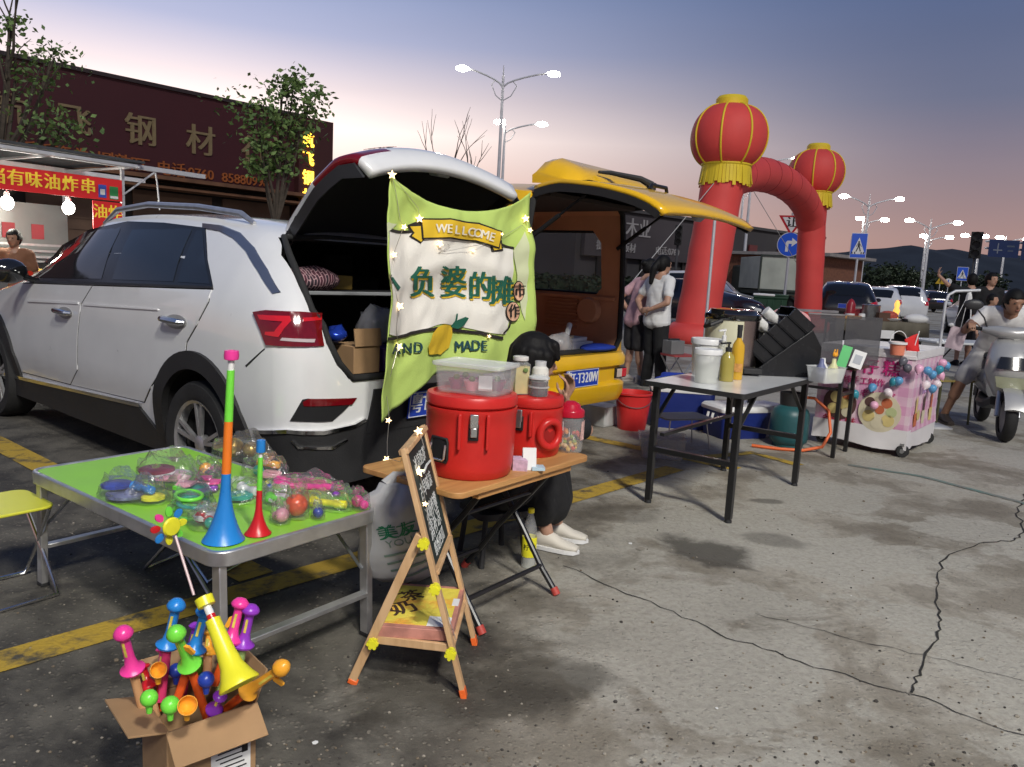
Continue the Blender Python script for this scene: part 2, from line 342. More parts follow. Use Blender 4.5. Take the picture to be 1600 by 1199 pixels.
K = A1+dA*.9; strip('parking_line', [K-FW*.3, K+FW*2.5, K+FW*6], .13, YP)
strip('parking_line', [G(1090, 716), G(1175, 708), G(1250, 728)], .1, YP, .0045)
strip('painted_line', [G(1325, 727), G(1440, 745), G(1600, 787), G(1800, 860)], .055, TP, .004, .3)
CRK = mat('crack_dirt', (.03, .028, .024), 1., var=.3)
def jagged(px, n=7, amp=.02):
    pts = [G(*p) for p in px]; o = [pts[0]]
    for a, b in zip(pts, pts[1:]):
        s_ = V((-(b-a).y, (b-a).x, 0)).normalized()
        for i in range(1, n+1): o.append(a.lerp(b, i/n)+s_*(random.uniform(-1, 1)*min(amp, (b-a).length*.05) if i < n else 0))
    return o
strip('pavement_crack', jagged([(880, 885), (1000, 935), (1120, 990), (1250, 1035), (1420, 1085), (1600, 1150), (1760, 1210)]), .005, CRK, .003, .6)
strip('pavement_crack', jagged([(1424, 1084), (1437, 1050), (1466, 1000), (1471, 970), (1464, 930), (1468, 880), (1530, 850), (1585, 845), (1600, 830)], 6), .007, CRK, .0035, .6)
strip('pavement_crack', jagged([(1600, 830), (1592, 800), (1606, 770)], 6), .009, CRK, .003, .6)
strip('pavement_crack', jagged([(1180, 960), (1330, 1000), (1460, 1030), (1600, 1065)], 7, .02), .003, CRK, .003, .6)
# far road and verge
ROAD = mat('far_road_asphalt', (.055, .055, .058), .9, var=.25, vs_=.6)
rb_ = MB(); q0, q1 = PD(700, 500, 62), PD(1700, 500, 62); rb_.add([(-60, 60, .01), (150, 60, .01), (150, 95, .01), (-60, 95, .01)], [(0, 1, 2, 3)]); rb_.build('road', ROAD, kind='structure', smooth=0)
# hills
HILL = mat('far_wooded_hill', (.022, .030, .040), .95, var=.25, vs_=.02)
def ridge(name, pts, dist, depth):
    b = MB(); R = []
    P = []
    for i in range(61):
        x = pts[0][0]+(pts[-1][0]-pts[0][0])*i/60; y = cr([p[0] for p in pts], [p[1] for p in pts], x)+mnoise.noise(V((x*.03, 3, 0)))*2.2
        P.append(PD(x, y, dist))
    for k in range(7):
        f = k/6
        R.append([V((p.x*(1-.0*f), p.y-depth*(1-f), max(-2, p.z*(f**.8))+mnoise.noise(V((p.x*.01, f*6, 2)))*6*f*(1-f))) for p in P])
    R.append([V((p.x, p.y+depth, -2)) for p in P])
    vs = [p for r in R for p in r]; n = 61
    b.add(vs, [(i*n+j, i*n+j+1, (i+1)*n+j+1, (i+1)*n+j) for i in range(len(R)-1) for j in range(n-1)]); return b.build(name, HILL, kind='structure', smooth=60)
ridge('hill', [(1180, 420), (1280, 398), (1345, 391), (1400, 386), (1425, 384), (1465, 391), (1485, 388), (1520, 396), (1600, 400), (1750, 392), (1950, 420)], 1900, 500)
ridge('hill', [(560, 425), (800, 418), (1000, 412), (1200, 420), (1300, 425)], 2400, 400)
# ------------------------------------------------------------------ buildings
MAROON = mat('dark_red_signboard', (.046, .006, .009), .6, var=.1, vs_=.6)
DARKW = mat('dark_building_wall', (.03, .025, .023), .8, var=.25, vs_=.8)
SHUT = mat('brown_roller_shutter', (.14, .085, .055), .6, var=.2, vs_=1.5)
GOLD = mat('dull_gold_letters', (.20, .15, .075), .5, var=.1)
LITG = mat('lit_yellow_letters', (.9, .5, .02), .5, var=0, emit=(1., .62, .06), es=3.2)
REDLET = mat('orange_red_letters', (.30, .085, .018), .5, var=.1)
c0 = PD(-60, 250, 22.3); c1 = PD(497, 250, 31); xa = V((c1.x-c0.x, c1.y-c0.y, 0)); LEN = xa.length; xa.normalize()
zt = PD(488, 190, 30.8).z
bld = thing('steel_shop', 'long dark red steel merchant building with gold characters behind the white car', 'building', (c0.x, c0.y, 0), atan2(xa.y, xa.x))
# local: x along the facade, y away from the street, z up
LX = 16.; mb = MB(); mb.use(DARKW).box((LEN/2-LX/2, 6.06, zt/2-.15), (LEN+LX, 12, zt-.3)); mb.build('wall', parent=bld, smooth=0)
def onfac(px, py):               # photo pixel -> (x, z) on the facade plane
    d = _ray(px, py); nrm = V((-xa.y, xa.x, 0)); o = V((0, 0, HCAM)); t = (V((c0.x, c0.y, 0))-o).dot(nrm)/d.dot(nrm); p = o+d*t-V((c0.x, c0.y, 0)); return p.dot(xa), p.z
zb_ = onfac(440, 300)[1]
mb = MB(); mb.use(MAROON).box((LEN/2-LX/2-.4, -.1, (zt+zb_)/2), (LEN+LX-.8, .3, zt-zb_)); mb.use(mat('dark_metal_trim', (.03, .02, .02), .5, var=.1)).box((LEN/2-LX/2-.4, -.12, zt+.06), (LEN+LX-.8, .42, .12)); sb = mb.build('signboard', parent=bld, smooth=0)
mb = MB()
FT = frame((0, -.26, 0), (1, 0, 0), (0, 0, 1))
def ftext(mb, s_, px, py, hpx, ref, off=.02, ext=.03, sx=1.):
    x, z = onfac(px, py); z2 = onfac(px, py+hpx)[1]; mb.text(s_, (z-z2)*1.12, FT @ M.Translation((x, z, 0)), ext, off, sx=sx)
for ch, px, py, h in (('航', 8, 175, 46), ('飞', 112, 192, 46), ('钢', 215, 208, 46), ('材', 308, 224, 44), ('行', 392, 240, 42)): ftext(mb, ch, px, py, h, 0, .02)
mb.build('letters', GOLD, parent=sb, smooth=0)
mb = MB()
for ch, px, py, h in zip('剪板折弯卷', (10, 38, 66, 94, 122), (231, 234, 238, 242, 246), (22,)*5): ftext(mb, ch, px, py, h, 0, .008)
for ch, px, py, h in zip('焊接加工', (157, 178, 198, 218), (252, 254, 257, 260), (22,)*4): ftext(mb, ch, px, py, h, 0, .008)
ftext(mb, '电话', 262, 267, 21, 0, .006); ftext(mb, ':0760', 306, 273, 19, 0, .006)
ftext(mb, '85880998', 378, 283, 18, 0, .006)
mb.build('letters', REDLET, parent=sb, smooth=0)
xr0 = onfac(455, 240)[0]
mb = MB(); mb.use(mat('pier_dark_red', (.05, .013, .012), .6, var=.1)).box((LEN-.45, -.3, zt/2), (1.5, .5, zt)); pier = mb.build('sign_pier', parent=bld, smooth=0)
mb = MB(); T2 = frame((0, -.56, 0), (1, 0, 0), (0, 0, 1))
for ch, py in zip('航飞钢材', (223, 252, 281, 310)):
    x, z = onfac(473, py); mb.text(ch, (z-onfac(471, py+21)[1])*1.15, T2 @ M.Translation((x-.12, z, 0)), .03, .012, sx=.85)
mb.build('lit_letters', LITG, parent=pier, smooth=0)
# ground floor: canopy edge, shutters, posts
mb = MB(); mb.use(SHUT)
for k in range(9):
    x = LEN-2.6-k*3.1
    mb.box((x, .02, (zb_-.5)/2), (2.7, .08, zb_-.5))
    for q in range(9): mb.box((x, -.03, .25+q*(zb_-.8)/9), (2.7, .03, .05))
mb.build('roller_shutter', parent=bld, smooth=0)
mb = MB(); mb.use(mat('rusty_canopy', (.15, .07, .035), .7, var=.3, vs_=2)).box((LEN/2-LX/2, -.75, zb_-.14), (LEN+LX-1, 1.3, .12)); mb.box((LEN/2-LX/2, -.75, zb_-.42), (LEN+LX-1, .9, .08)); mb.build('canopy', parent=bld, smooth=0)
# shops far behind the arch
def low_block(name, label, p0, p1, ztop, zf, wall, depth=9):
    v = V((p1.x-p0.x, p1.y-p0.y, 0)); l = v.length; b = thing(name, label, 'building', (p0.x, p0.y, 0), atan2(v.y, v.x)); return b, l
p0 = PD(905, 320, 46); p1 = PD(1285, 400, 66)
shop, sl_ = low_block('timber_shop', 'long grey shop row with white lettered fascia behind the standing women', p0, p1, 0, 0, None)
GREYW = mat('dusky_grey_wall', (.04, .037, .04), .8, var=.2, vs_=.5); FASC = mat('grey_fascia', (.045, .038, .042), .6, var=.15, vs_=.4); PALEL = mat('pale_letters', (.26, .25, .25), .5, var=.05)
zs = PD(930, 322, 46).z; ze = 5.6
mb = MB(); mb.use(GREYW).box((sl_/2, 5, zs/2), (sl_, 9.8, zs)); mb.use(mat('roof_edge', (.05, .048, .05), .7)).box((sl_/2, 5, zs+.1), (sl_+.3, 10.2, .2)); mb.build('wall', parent=shop, smooth=0)
mb = MB(); mb.use(FASC).box((7.2, -.12, zs-1.55), (13.6, .3, 2.6)); fas = mb.build('fascia', parent=shop, smooth=0)
T3 = frame((0, -.29, 0), (1, 0, 0), (0, 0, 1)); mb = MB()
mb.text('木业', 1.25, T3 @ M.Translation((5.2, zs-1.05, 0)), .03, .02); mb.text('批发各种板材', .62, T3 @ M.Translation((3.2, zs-2.25, 0)), .03, .012); mb.text('电话:0760', .6, T3 @ M.Translation((8.3, zs-2.25, 0)), .03, .012); mb.build('letters', PALEL, parent=fas, smooth=0)
mb = MB()
for k in range(5): mb.box((19+k*4.2, -.03, zs-1.9), (1.1, .1, 1.5))
mb.build('shop_sign', mat('dim_red_sign', (.12, .02, .02), .6), parent=shop, smooth=0)
for k, x in enumerate((3.2, 7.4, 11.8, 17, 22, 27)):
    mb = MB(); mb.use(mat('dark_opening', (.012, .013, .014), .3, var=.1)).box((x, .0, 1.4), (2.8, .12, 2.8)); dr = mb.build('door', parent=shop, smooth=0)
    mb = MB(); mb.use(PALEL if k == 0 else GREYW).box((x+.9 if k == 0 else x, -.09, 1.3 if k == 0 else 2.4), (.5, .05, 1.1) if k == 0 else (2.4, .05, .2)); mb.build('panel', parent=dr, smooth=0)
bp0 = PD(1278, 440, 40); bp1 = PD(1345, 440, 44)
bw, bl = low_block('brick_shed', 'low red brick shed with pale roof edge behind the black parked car', bp0, bp1, 0, 0, None)
mb = MB(); mb.use(BRICKM).box((bl/2, 3, 1.45), (bl, 6, 2.9)); mb.build('wall', parent=bw, smooth=0)
mb = MB(); mb.use(mat('pale_roof_sheet', (.30, .28, .26), .6, var=.2)).box((bl/2, 2.8, 2.99), (bl+.6, 6.8, .16)); mb.build('roof', parent=bw, smooth=0)
# ------------------------------------------------------------------ trees
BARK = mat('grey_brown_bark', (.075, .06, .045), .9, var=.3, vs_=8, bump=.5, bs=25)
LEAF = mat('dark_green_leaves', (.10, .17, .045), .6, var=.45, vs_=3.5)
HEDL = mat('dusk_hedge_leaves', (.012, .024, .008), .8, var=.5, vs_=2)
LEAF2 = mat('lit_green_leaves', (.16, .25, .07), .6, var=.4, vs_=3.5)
def limb(mb, p, d, ln, r, depth, tips, spread=.6):
    pts = [p]; q = p.copy(); dd = d.normalized(); n = 4
    for i in range(n):
        dd = (dd+V((random.uniform(-1, 1), random.uniform(-1, 1), random.uniform(-.3, .8)))*.16).normalized(); q = q+dd*ln/n; pts.append(q.copy())
    mb.tube(pts, [r*(1-.55*i/n) for i in range(n+1)], 6 if depth < 2 else 4)
    if depth == 0: tips.append((q, dd)); return
    for k in range(random.choice((2, 3))):
        nd = (dd+V((random.uniform(-1, 1), random.uniform(-1, 1), random.uniform(-.15, .7)))*spread).normalized(); limb(mb, pts[-1] if k < 2 else pts[-2], nd, ln*random.uniform(.55, .8), r*.5, depth-1, tips, spread)
    tips.append((q, dd))
def leaves(mb, centres, n, rad_, size, mats):
    for c in centres:
        mb.use(random.choice(mats))
        for _ in range(n):
            o = V((random.gauss(0, 1), random.gauss(0, 1), random.gauss(0, .7)))*rad_*.5; p = c+o
            a = V((random.uniform(-1, 1), random.uniform(-1, 1), random.uniform(-.9, .2))).normalized(); b = a.cross(V((random.uniform(-1, 1), random.uniform(-1, 1), random.uniform(-1, 1)))).normalized(); s_ = size*random.uniform(.6, 1.3)
            mb.add([p, p+a*s_*.5+b*s_*.28, p+a*s_, p+a*s_*.5-b*s_*.28], [(0, 1, 2, 3)])
def tree(label, base, trunk_h, r, crowns, nleaf, lrad, lsize, seed, mats=(LEAF, LEAF2), group=None, twigs=None, name='tree'):
    random.seed(seed); t = thing(name, label, 'tree', base, 0, group); mb = MB(); tips = []
    top = V((random.uniform(-.1, .1), random.uniform(-.1, .1), trunk_h)); mb.tube([V((0, 0, -.1)), top*.35+V((.05, 0, 0)), top*.7, top], [r*1.25, r, r*.85, r*.7], 8)
    for c, sz in crowns:
        c = V(c); st = top*random.uniform(.72, 1.0); d = c-st; mid_ = st+d*.55+V((0, 0, -.1*d.length)); mb.tube([st, mid_, c], [r*.5, r*.35, r*.15], 5)
        for k in range(3):
            e = c+V((random.uniform(-1, 1), random.uniform(-1, 1), random.uniform(-.3, 1)))*sz*.8; mb.tube([mid_.lerp(c, .5), c.lerp(e, .5)+V((0, 0, -.05)), e], [r*.16, r*.1, r*.04], 4); tips.append((e, sz))
        tips.append((c, sz))
    if twigs:
        for d, ln in twigs: limb(mb, top, V(d), ln, r*.5, 2, [], .45)
    mb.build('trunk', BARK, parent=t, smooth=60)
    mb = MB()
    for c, sz in tips:
        leaves(mb, [c+V((random.gauss(0, sz*.35), random.gauss(0, sz*.35), random.gauss(0, sz*.3))) for _ in range(4)], nleaf, sz*lrad, lsize, mats)
    if nleaf: mb.build('crown', parent=t, smooth=0, fix=False)
    return t
B = PD(-2, 384, 17.5); B.z = 0
def rel(px, py, d): p = PD(px, py, d); return (p.x-B.x, p.y-B.y, p.z)
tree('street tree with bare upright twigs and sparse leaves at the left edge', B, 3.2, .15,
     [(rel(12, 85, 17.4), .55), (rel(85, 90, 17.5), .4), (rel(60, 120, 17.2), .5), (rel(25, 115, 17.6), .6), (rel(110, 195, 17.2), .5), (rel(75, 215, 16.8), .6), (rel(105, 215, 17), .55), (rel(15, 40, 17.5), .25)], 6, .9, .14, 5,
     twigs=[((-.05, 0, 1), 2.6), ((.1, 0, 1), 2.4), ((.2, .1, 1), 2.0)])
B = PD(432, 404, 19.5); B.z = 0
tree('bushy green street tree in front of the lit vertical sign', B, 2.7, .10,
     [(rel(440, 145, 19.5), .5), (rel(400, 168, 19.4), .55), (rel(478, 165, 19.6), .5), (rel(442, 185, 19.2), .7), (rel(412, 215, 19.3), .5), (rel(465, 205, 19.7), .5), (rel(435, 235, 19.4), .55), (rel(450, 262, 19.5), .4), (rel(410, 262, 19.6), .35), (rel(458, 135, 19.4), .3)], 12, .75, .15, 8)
B = PD(704, 422, 34); B.z = 0
tree('bare leafless tree rising behind the open white tailgate', B, 3.6, .12, [], 0, .5, .1, 3, twigs=[((-.3, 0, 1), 1.9), ((.25, 0, 1), 2.0), ((.0, .3, 1), 2.2), ((.5, 0, .8), 1.6)])
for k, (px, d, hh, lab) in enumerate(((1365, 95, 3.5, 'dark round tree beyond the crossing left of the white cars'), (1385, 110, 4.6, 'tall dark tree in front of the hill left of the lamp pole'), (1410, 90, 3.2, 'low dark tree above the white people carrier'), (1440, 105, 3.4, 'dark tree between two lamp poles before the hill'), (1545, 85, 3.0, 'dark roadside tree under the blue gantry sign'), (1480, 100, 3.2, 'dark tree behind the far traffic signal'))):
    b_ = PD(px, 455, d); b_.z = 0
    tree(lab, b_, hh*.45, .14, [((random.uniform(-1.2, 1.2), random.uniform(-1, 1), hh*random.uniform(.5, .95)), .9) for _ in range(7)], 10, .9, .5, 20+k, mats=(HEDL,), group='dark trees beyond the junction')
def hedge(label, p0, p1, h, wd, n, size):
    mb = MB(); p0 = V((p0.x, p0.y, 0)); p1 = V((p1.x, p1.y, 0)); mb.use(HEDL)
    mb.bar(p0+V((0, 0, h*.4)), p1+V((0, 0, h*.4)), wd*.7, h*.75)
    for _ in range(n):
        c = p0.lerp(p1, random.random())+V((random.uniform(-wd, wd)*.5, random.uniform(-wd, wd)*.5, random.uniform(.05, 1)*h)); leaves(mb, [c], 1, .1, size, (HEDL,))
    return tag(mb.build('hedge', smooth=0, fix=False), label, 'hedge')
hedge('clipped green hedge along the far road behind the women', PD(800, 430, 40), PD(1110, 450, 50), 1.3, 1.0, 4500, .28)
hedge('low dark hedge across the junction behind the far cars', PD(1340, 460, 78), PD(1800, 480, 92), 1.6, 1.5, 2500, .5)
# ------------------------------------------------------------------ street lamps, signs, signals
LAMPG = mat('lit_lamp_glass', (1, .97, .9), .4, var=0, emit=(1., .95, .86), es=90)
def street_lamp(label, base, h, arms, rz=0., k=1., group='double-armed street lamps along the road'):
    t = thing('street_lamp', label, 'street lamp', base, rz, group); mb = MB()
    mb.cyl((0, 0, 0), (0, 0, .5), .16*k, .13*k, 12); mb.cyl((0, 0, .5), (0, 0, h), .095*k, .05*k, 12); mb.cyl((0, 0, h), (0, 0, h+.5), .03*k, .015*k, 8); mb.build('pole', POLE, parent=t, smooth=50)
    for s, ln in arms:
        mb = MB(); pts = [(s*ln*u, 0, h-.55+.85*u**.6+(-.12*max(0, u-.75))) for u in (0, .1, .25, .45, .7, 1)]; mb.tube(pts, .035*k, 8)
        mb.tube([(0, 0, h-1.2), (s*ln*.18, 0, h-.95), (s*ln*.3, 0, h-.45), (s*ln*.22, 0, h-.25)], .022*k, 6); mb.build('arm', POLE, parent=t)
        e = V(pts[-1]); mb = MB(); mb.use(POLE).lathe([(.02, -.0), (.11, .05), (.13, .2), (.10, .5), (.02, .58)], M.Translation(e+V((s*-.1, 0, .03))) @ M.Rotation(s*pi/2, 4, 'Y') @ M.Scale(.55, 4, (1, 0, 0)), 12); hd = mb.build('lamp_head', parent=t)
        mb = MB(); mb.use(LAMPG).ball(e+V((s*.17, 0, -.04)), (.27*k, .17*k, .11*k), 12); mb.build('lens', parent=hd)
def lamp_at(label, px, py_base, d, py_top, x_l, x_r, yaw=0, k=1.):
    b = PD(px, py_base, d); b.z = 0; h = PD(px, py_top, d).z
    sc_ = d/FPX; street_lamp(label, b, h, [(-1, x_l*sc_), (1, x_r*sc_)], yaw, k)
lamp_at('tall double-armed street lamp lit above the white tailgate', 772, 420, 40, 118, 56, 70, rad(2), 1.25)
lamp_at('shorter double-armed street lamp just left of the tallest lamp', 778, 425, 58, 196, 5, 52, 0, 1.6)
lamp_at('street lamp pole seen through the inflatable arch with its lamp at the left leg', 1150, 430, 62, 286, 2, 36, 0, 1.35)
lamp_at('street lamp pole seen inside the arch carrying the lamp over the arch top', 1160, 430, 48, 250, 3, 62, 0, 1.2)
lamp_at('lit street lamp standing behind the nearer blue pedestrian sign', 1344, 440, 60, 313, 36, 42, 0, 1.35)
lamp_at('smaller lit street lamp just left of the blue pedestrian sign pole', 1340, 430, 85, 345, 4, 29, 0, 1.8)
lamp_at('lit street lamp right of the blue pedestrian sign', 1443, 440, 68, 350, 30, 38, 0, 1.5)
lamp_at('lit lamp pole before the hill beside the far traffic signal', 1438, 445, 90, 372, 2, 33, 0, 1.8)
lamp_at('lit lamp pole right of the far traffic signal', 1522, 445, 90, 372, 22, 4, 0, 1.8)
lamp_at('lit lamp pole under the blue gantry sign', 1562, 445, 100, 374, 8, 30, 0, 1.9)
FL = V((3.3, -5.4, 0)); street_lamp('tall car park street lamp behind the camera that lights the stalls', FL, 8.6, [(-1, .3), (1, 1.6)], rad(100), 1.)
fl = D.lights.new('street_lamp_light', 'POINT'); fl.energy = 3000; fl.color = (1, .96, .88); fl.shadow_soft_size = .45; fo = D.objects.new('street_lamp_light', fl); COL.objects.link(fo); fo.location = FL+V((-.3, 1.7, 8.1))
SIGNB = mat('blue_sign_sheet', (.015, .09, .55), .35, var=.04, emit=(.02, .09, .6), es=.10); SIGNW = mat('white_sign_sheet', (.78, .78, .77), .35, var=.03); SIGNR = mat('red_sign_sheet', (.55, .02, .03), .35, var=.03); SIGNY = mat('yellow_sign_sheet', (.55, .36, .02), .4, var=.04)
def facing(p, tilt=0.):          # frame at p whose z looks at the camera, x to the viewer's right
    z = V((-p.x, -p.y, 0)).normalized(); return frame(p, V((0, 0, 1)).cross(z), (0, 0, 1)) @ M.Rotation(tilt, 4, 'Z')
def local_face(rz0): return frame((0, 0, 0), (1, 0, 0), (0, 0, 1))
def sign_post(label, px, d, py_base, py_top, r=.04, cat='road sign', name='road_sign'):
    b = PD(px, py_base, d); b.z = 0; t = thing(name, label, cat, b, atan2(b.y, b.x)-pi/2); h = PD(px, py_top, d).z
    mb = MB(); mb.cyl((0, 0, 0), (0, 0, h), r, r, 10); mb.build('pole', POLE, parent=t); return t, h
# yield + right-turn signs
d = 26.; t, h = sign_post('white yield triangle above a round blue right turn sign beside the arch', 1223, d, 490, 332, .045)
sc_ = d/FPX; zc = h-.36
def plane(z, y): return frame((0, y, z), (1, 0, 0), (0, 0, 1))
mb = MB(); a = .43
mb.use(SIGNR).prism([(-a, a*.62), (a, a*.62), (0, -a*.95)], .02, plane(zc, -.05)); a2 = .31
mb.use(SIGNW).prism([(-a2, a2*.68), (a2, a2*.68), (0, -a2*.92)], .006, plane(zc, -.071)); mb.use(INK).text('让', .36, plane(zc+.03, -.0785), .002, .012); mb.build('yield_plate', parent=t, smooth=0)
zc2 = PD(1227, 382, d).z
mb = MB(); mb.use(SIGNW).cyl((0, -.05, zc2), (0, -.07, zc2), .40, .40, 32); mb.use(SIGNB).cyl((0, -.0702, zc2), (0, -.076, zc2), .38, .38, 32)
mb.use(SIGNW).prism([(-.13, -.24), (-.04, -.24), (-.04, .02), (.06, .02), (.06, -.07), (.24, .075), (.06, .22), (.06, .12), (-.08, .12), (-.13, .07)], .004, plane(zc2, -.077)); mb.build('turn_plate', parent=t)
def ped_sign(label, px, d, py_base, cx, cy, w_, h_):
    t, h = sign_post(label, px, d, py_base, cy-h_*.45, .04); zc = PD(cx, cy, d).z; k = d/FPX; W, Hh = w_*k, h_*k
    mb = MB(); mb.use(SIGNW).box((0, -.05, zc), (W, .02, Hh)); mb.use(SIGNB).box((0, -.062, zc), (W*.94, .012, Hh*.95))
    q = plane(zc, -.0685); mb.use(SIGNW).prism([(-W*.42, -Hh*.34), (W*.42, -Hh*.34), (0, Hh*.32)], .004, q); q2 = plane(zc, -.0735); s = Hh
    mb.use(INK).lathe([(.001, 0), (s*.035, 0), (s*.035, .003), (.001, .003)], q2 @ M.Translation((.0, s*.14, 0)), 10)
    for pl in ([(-.03, .1), (.035, .1), (.045, -.06), (-.03, -.06)], [(-.03, -.05), (.01, -.05), (-.06, -.24), (-.1, -.24)], [(.01, -.05), (.045, -.05), (.10, -.22), (.06, -.24)], [(.03, .09), (.05, .07), (.11, -.03), (.09, -.05)], [(-.03, .09), (-.05, .07), (-.09, -.03), (-.07, -.05)]): mb.prism([(x*s, y*s) for x, y in pl], .003, q2)
    for x in (-.22, -.12, .12, .2): mb.prism([((x-.025)*s, -.33*s), ((x+.025)*s, -.33*s), ((x+.015)*s, -.25*s), ((x-.015)*s, -.25*s)], .003, q2)
    mb.build('sign_plate', parent=t, smooth=0)
ped_sign('blue pedestrian crossing sign on a grey pole beside the black parked car', 1329, 27, 495, 1339, 384, 23, 38)
ped_sign('small distant blue pedestrian crossing sign under the dark signal', 1497, 62, 478, 1499, 428, 15, 21)
def signal(label, px, d, py_base, py_top, dims, red):
    b = PD(px, py_base, d); b.z = 0; t = thing('traffic_light', label, 'traffic light', b, atan2(b.y, b.x)-pi/2, None); h = PD(px, py_top, d).z; k = d/FPX
    mb = MB(); mb.cyl((0, 0, 0), (0, 0, h-dims[1]*k*.3), .08, .07, 10); mb.build('pole', mat('dark_pole', (.06, .06, .065), .6), parent=t)
    mb = MB(); W, Hh = dims[0]*k, dims[1]*k; mb.box((0, -.15, h-Hh/2), (W, .3, Hh))
    for q in range(3):
        z = h-Hh*(q+.5)/3; mb.lathe([(W*.36, 0), (W*.40, .1), (W*.42, .28), (W*.39, .28), (W*.34, .02)], frame((0, -.3, z), (1, 0, 0), (0, 0, 1)), 14)
    hd = mb.build('signal_head', BLKPL, parent=t, smooth=30)
    for q in range(3):
        z = h-Hh*(q+.5)/3; mb = MB(); mb.cyl((0, -.30, z), (0, -.31, z), W*.33, W*.33, 14)
        lit = red is not None and q == red
        mb.build('lens', mat('lit_red_lens', (.8, .02, .02), .3, var=0, emit=(1, .05, .03), es=9) if lit else mat('unlit_lens', (.02, .03, .02), .2), parent=hd)
signal('dark traffic light with its red lens lit right of the far hedge', 1512, 60, 478, 362, (16, 40), None)
signal('small traffic light showing red above the white shirted woman', 1053, 44, 455, 352, (11, 30), 2)
signal('dark traffic light half hidden behind the nearer pedestrian sign', 1325, 50, 470, 369, (11, 32), None)
signal('tiny traffic light showing red below the distant pedestrian sign', 1487, 66, 476, 430, (5, 13), 2)
# small distant signs and the gantry
t, h = sign_post('small yellow warning triangle sign on the far kerb', 1464, 64, 478, 434, .04); mb = MB(); mb.use(SIGNY).prism([(-.35, -.3), (.35, -.3), (0, .32)], .02, plane(h-.2, -.05)); mb.use(INK).prism([(-.05, -.18), (.05, -.18), (.03, .1), (-.03, .1)], .004, plane(h-.2, -.074)); mb.build('sign_plate', parent=t, smooth=0)
t, h = sign_post('small round white sign on the far kerb beside the warning triangle', 1477, 64, 478, 436, .04); mb = MB(); mb.use(SIGNW).cyl((0, -.05, h-.2), (0, -.07, h-.2), .25, .25, 20); mb.use(SIGNB).prism([(-.03, -.14), (.03, -.14), (.03, .14), (-.03, .14)], .004, plane(h-.2, -.074)); mb.build('sign_plate', parent=t)
dg = 70.; k = dg/FPX
gb0 = PD(1650, 478, dg); gb0.z = 0
t = thing('gantry_sign', 'blue overhead direction signs on a gantry at the right edge', 'road sign', gb0, 0)
mb = MB(); zz = PD(1565, 389, dg); mb.cyl((0, 0, 0), (0, 0, zz.z+1), .2, .16, 12); mb.cyl((0, 0, zz.z), (zz.x-gb0.x-1.5, 0, zz.z), .10, .10, 10); mb.cyl((0, 0, zz.z+.6), (zz.x-gb0.x-1.5, 0, zz.z+.6), .10, .10, 10); mb.build('gantry_frame', POLE, parent=t)
for (cx, cy, w_, h_) in ((1565, 389, 46, 26), (1606, 392, 26, 30)):
    p = PD(cx, cy, dg)-gb0; mb = MB(); DB = mat('dark_blue_sign', (.008, .024, .09), .4, var=.05)
    q = plane(p.z, -.3); q = M.Translation((p.x, 0, 0)) @ q; mb.use(DB).box((0, 0, 0), (w_*k, h_*k, .05), 0, q); lw = mat('dim_white_mark', (.16, .18, .22), .5)
    mb.use(lw).box((-.2*k*w_, 0, .03), (.1, h_*k*.6, .01), 0, q); mb.box((-.2*k*w_, -h_*k*.1, .034), (w_*k*.3, .1, .01), 0, q)
    mb.use(mat('faint_sign_mark', (.06, .08, .12), .5)).box((w_*k*.22, h_*k*.15, .03), (w_*k*.26, .14, .01), 0, q); mb.box((w_*k*.22, -h_*k*.12, .03), (w_*k*.18, .12, .01), 0, q); mb.build('sign_plate', parent=t, smooth=0)
# ================================================================== VEHICLES
class Body:
    """car shell from key stations along x; every column is interpolated smoothly"""
    def __init__(s, st): s.st = sorted(st); s.xs = [r[0] for r in s.st]
    def g(s, k, x): return cr(s.xs, [r[k] for r in s.st], x)
    def sec(s, x):               # half section, from the bottom centre to the roof centre: (y, z)
        zb, zbelt, zr, ws, wm, wb, wr = [s.g(k, x) for k in range(1, 8)]
        zbelt = min(zbelt, zr-.02); h = zbelt-zb
        return [(0, zb), (ws*.8, zb), (ws, zb+.05*min(1, h)), (wm, zb+h*.40), (wm+.004, zb+h*.62), ((wm+wb)/2+.012, zb+h*.84), (wb, zbelt), (wb+(wr-wb)*.5+.012, zbelt+(zr-zbelt)*.42), (wr, zbelt+(zr-zbelt)*.80), (wr-.07, zbelt+(zr-zbelt)*.94), (wr*.55, zr-.004), (0, zr)]
    def w(s, x, z):
        q = s.sec(x)[2:9]
        if z <= q[0][1]: return q[0][0]
        for (y0, z0), (y1, z1) in zip(q, q[1:]):
            if z <= z1: return y0+(y1-y0)*(z-z0)/max(1e-6, z1-z0)
        return q[-1][0]
    def side(s, sg=1):
        return lambda x, z, t: V((x, sg*(s.w(x, z)+t), z))
    def shell(s, mb, n=64):
        R = []
        x0, x1 = s.xs[0], s.xs[-1]
        X = sorted(set([x0+(x1-x0)*i/n for i in range(n+1)]+s.xs))
        for x in X:
            h = s.sec(x); R.append([V((x, y, z)) for y, z in h]+[V((x, -y, z)) for y, z in h[-2:0:-1]])
        mb.rings(R); return mb
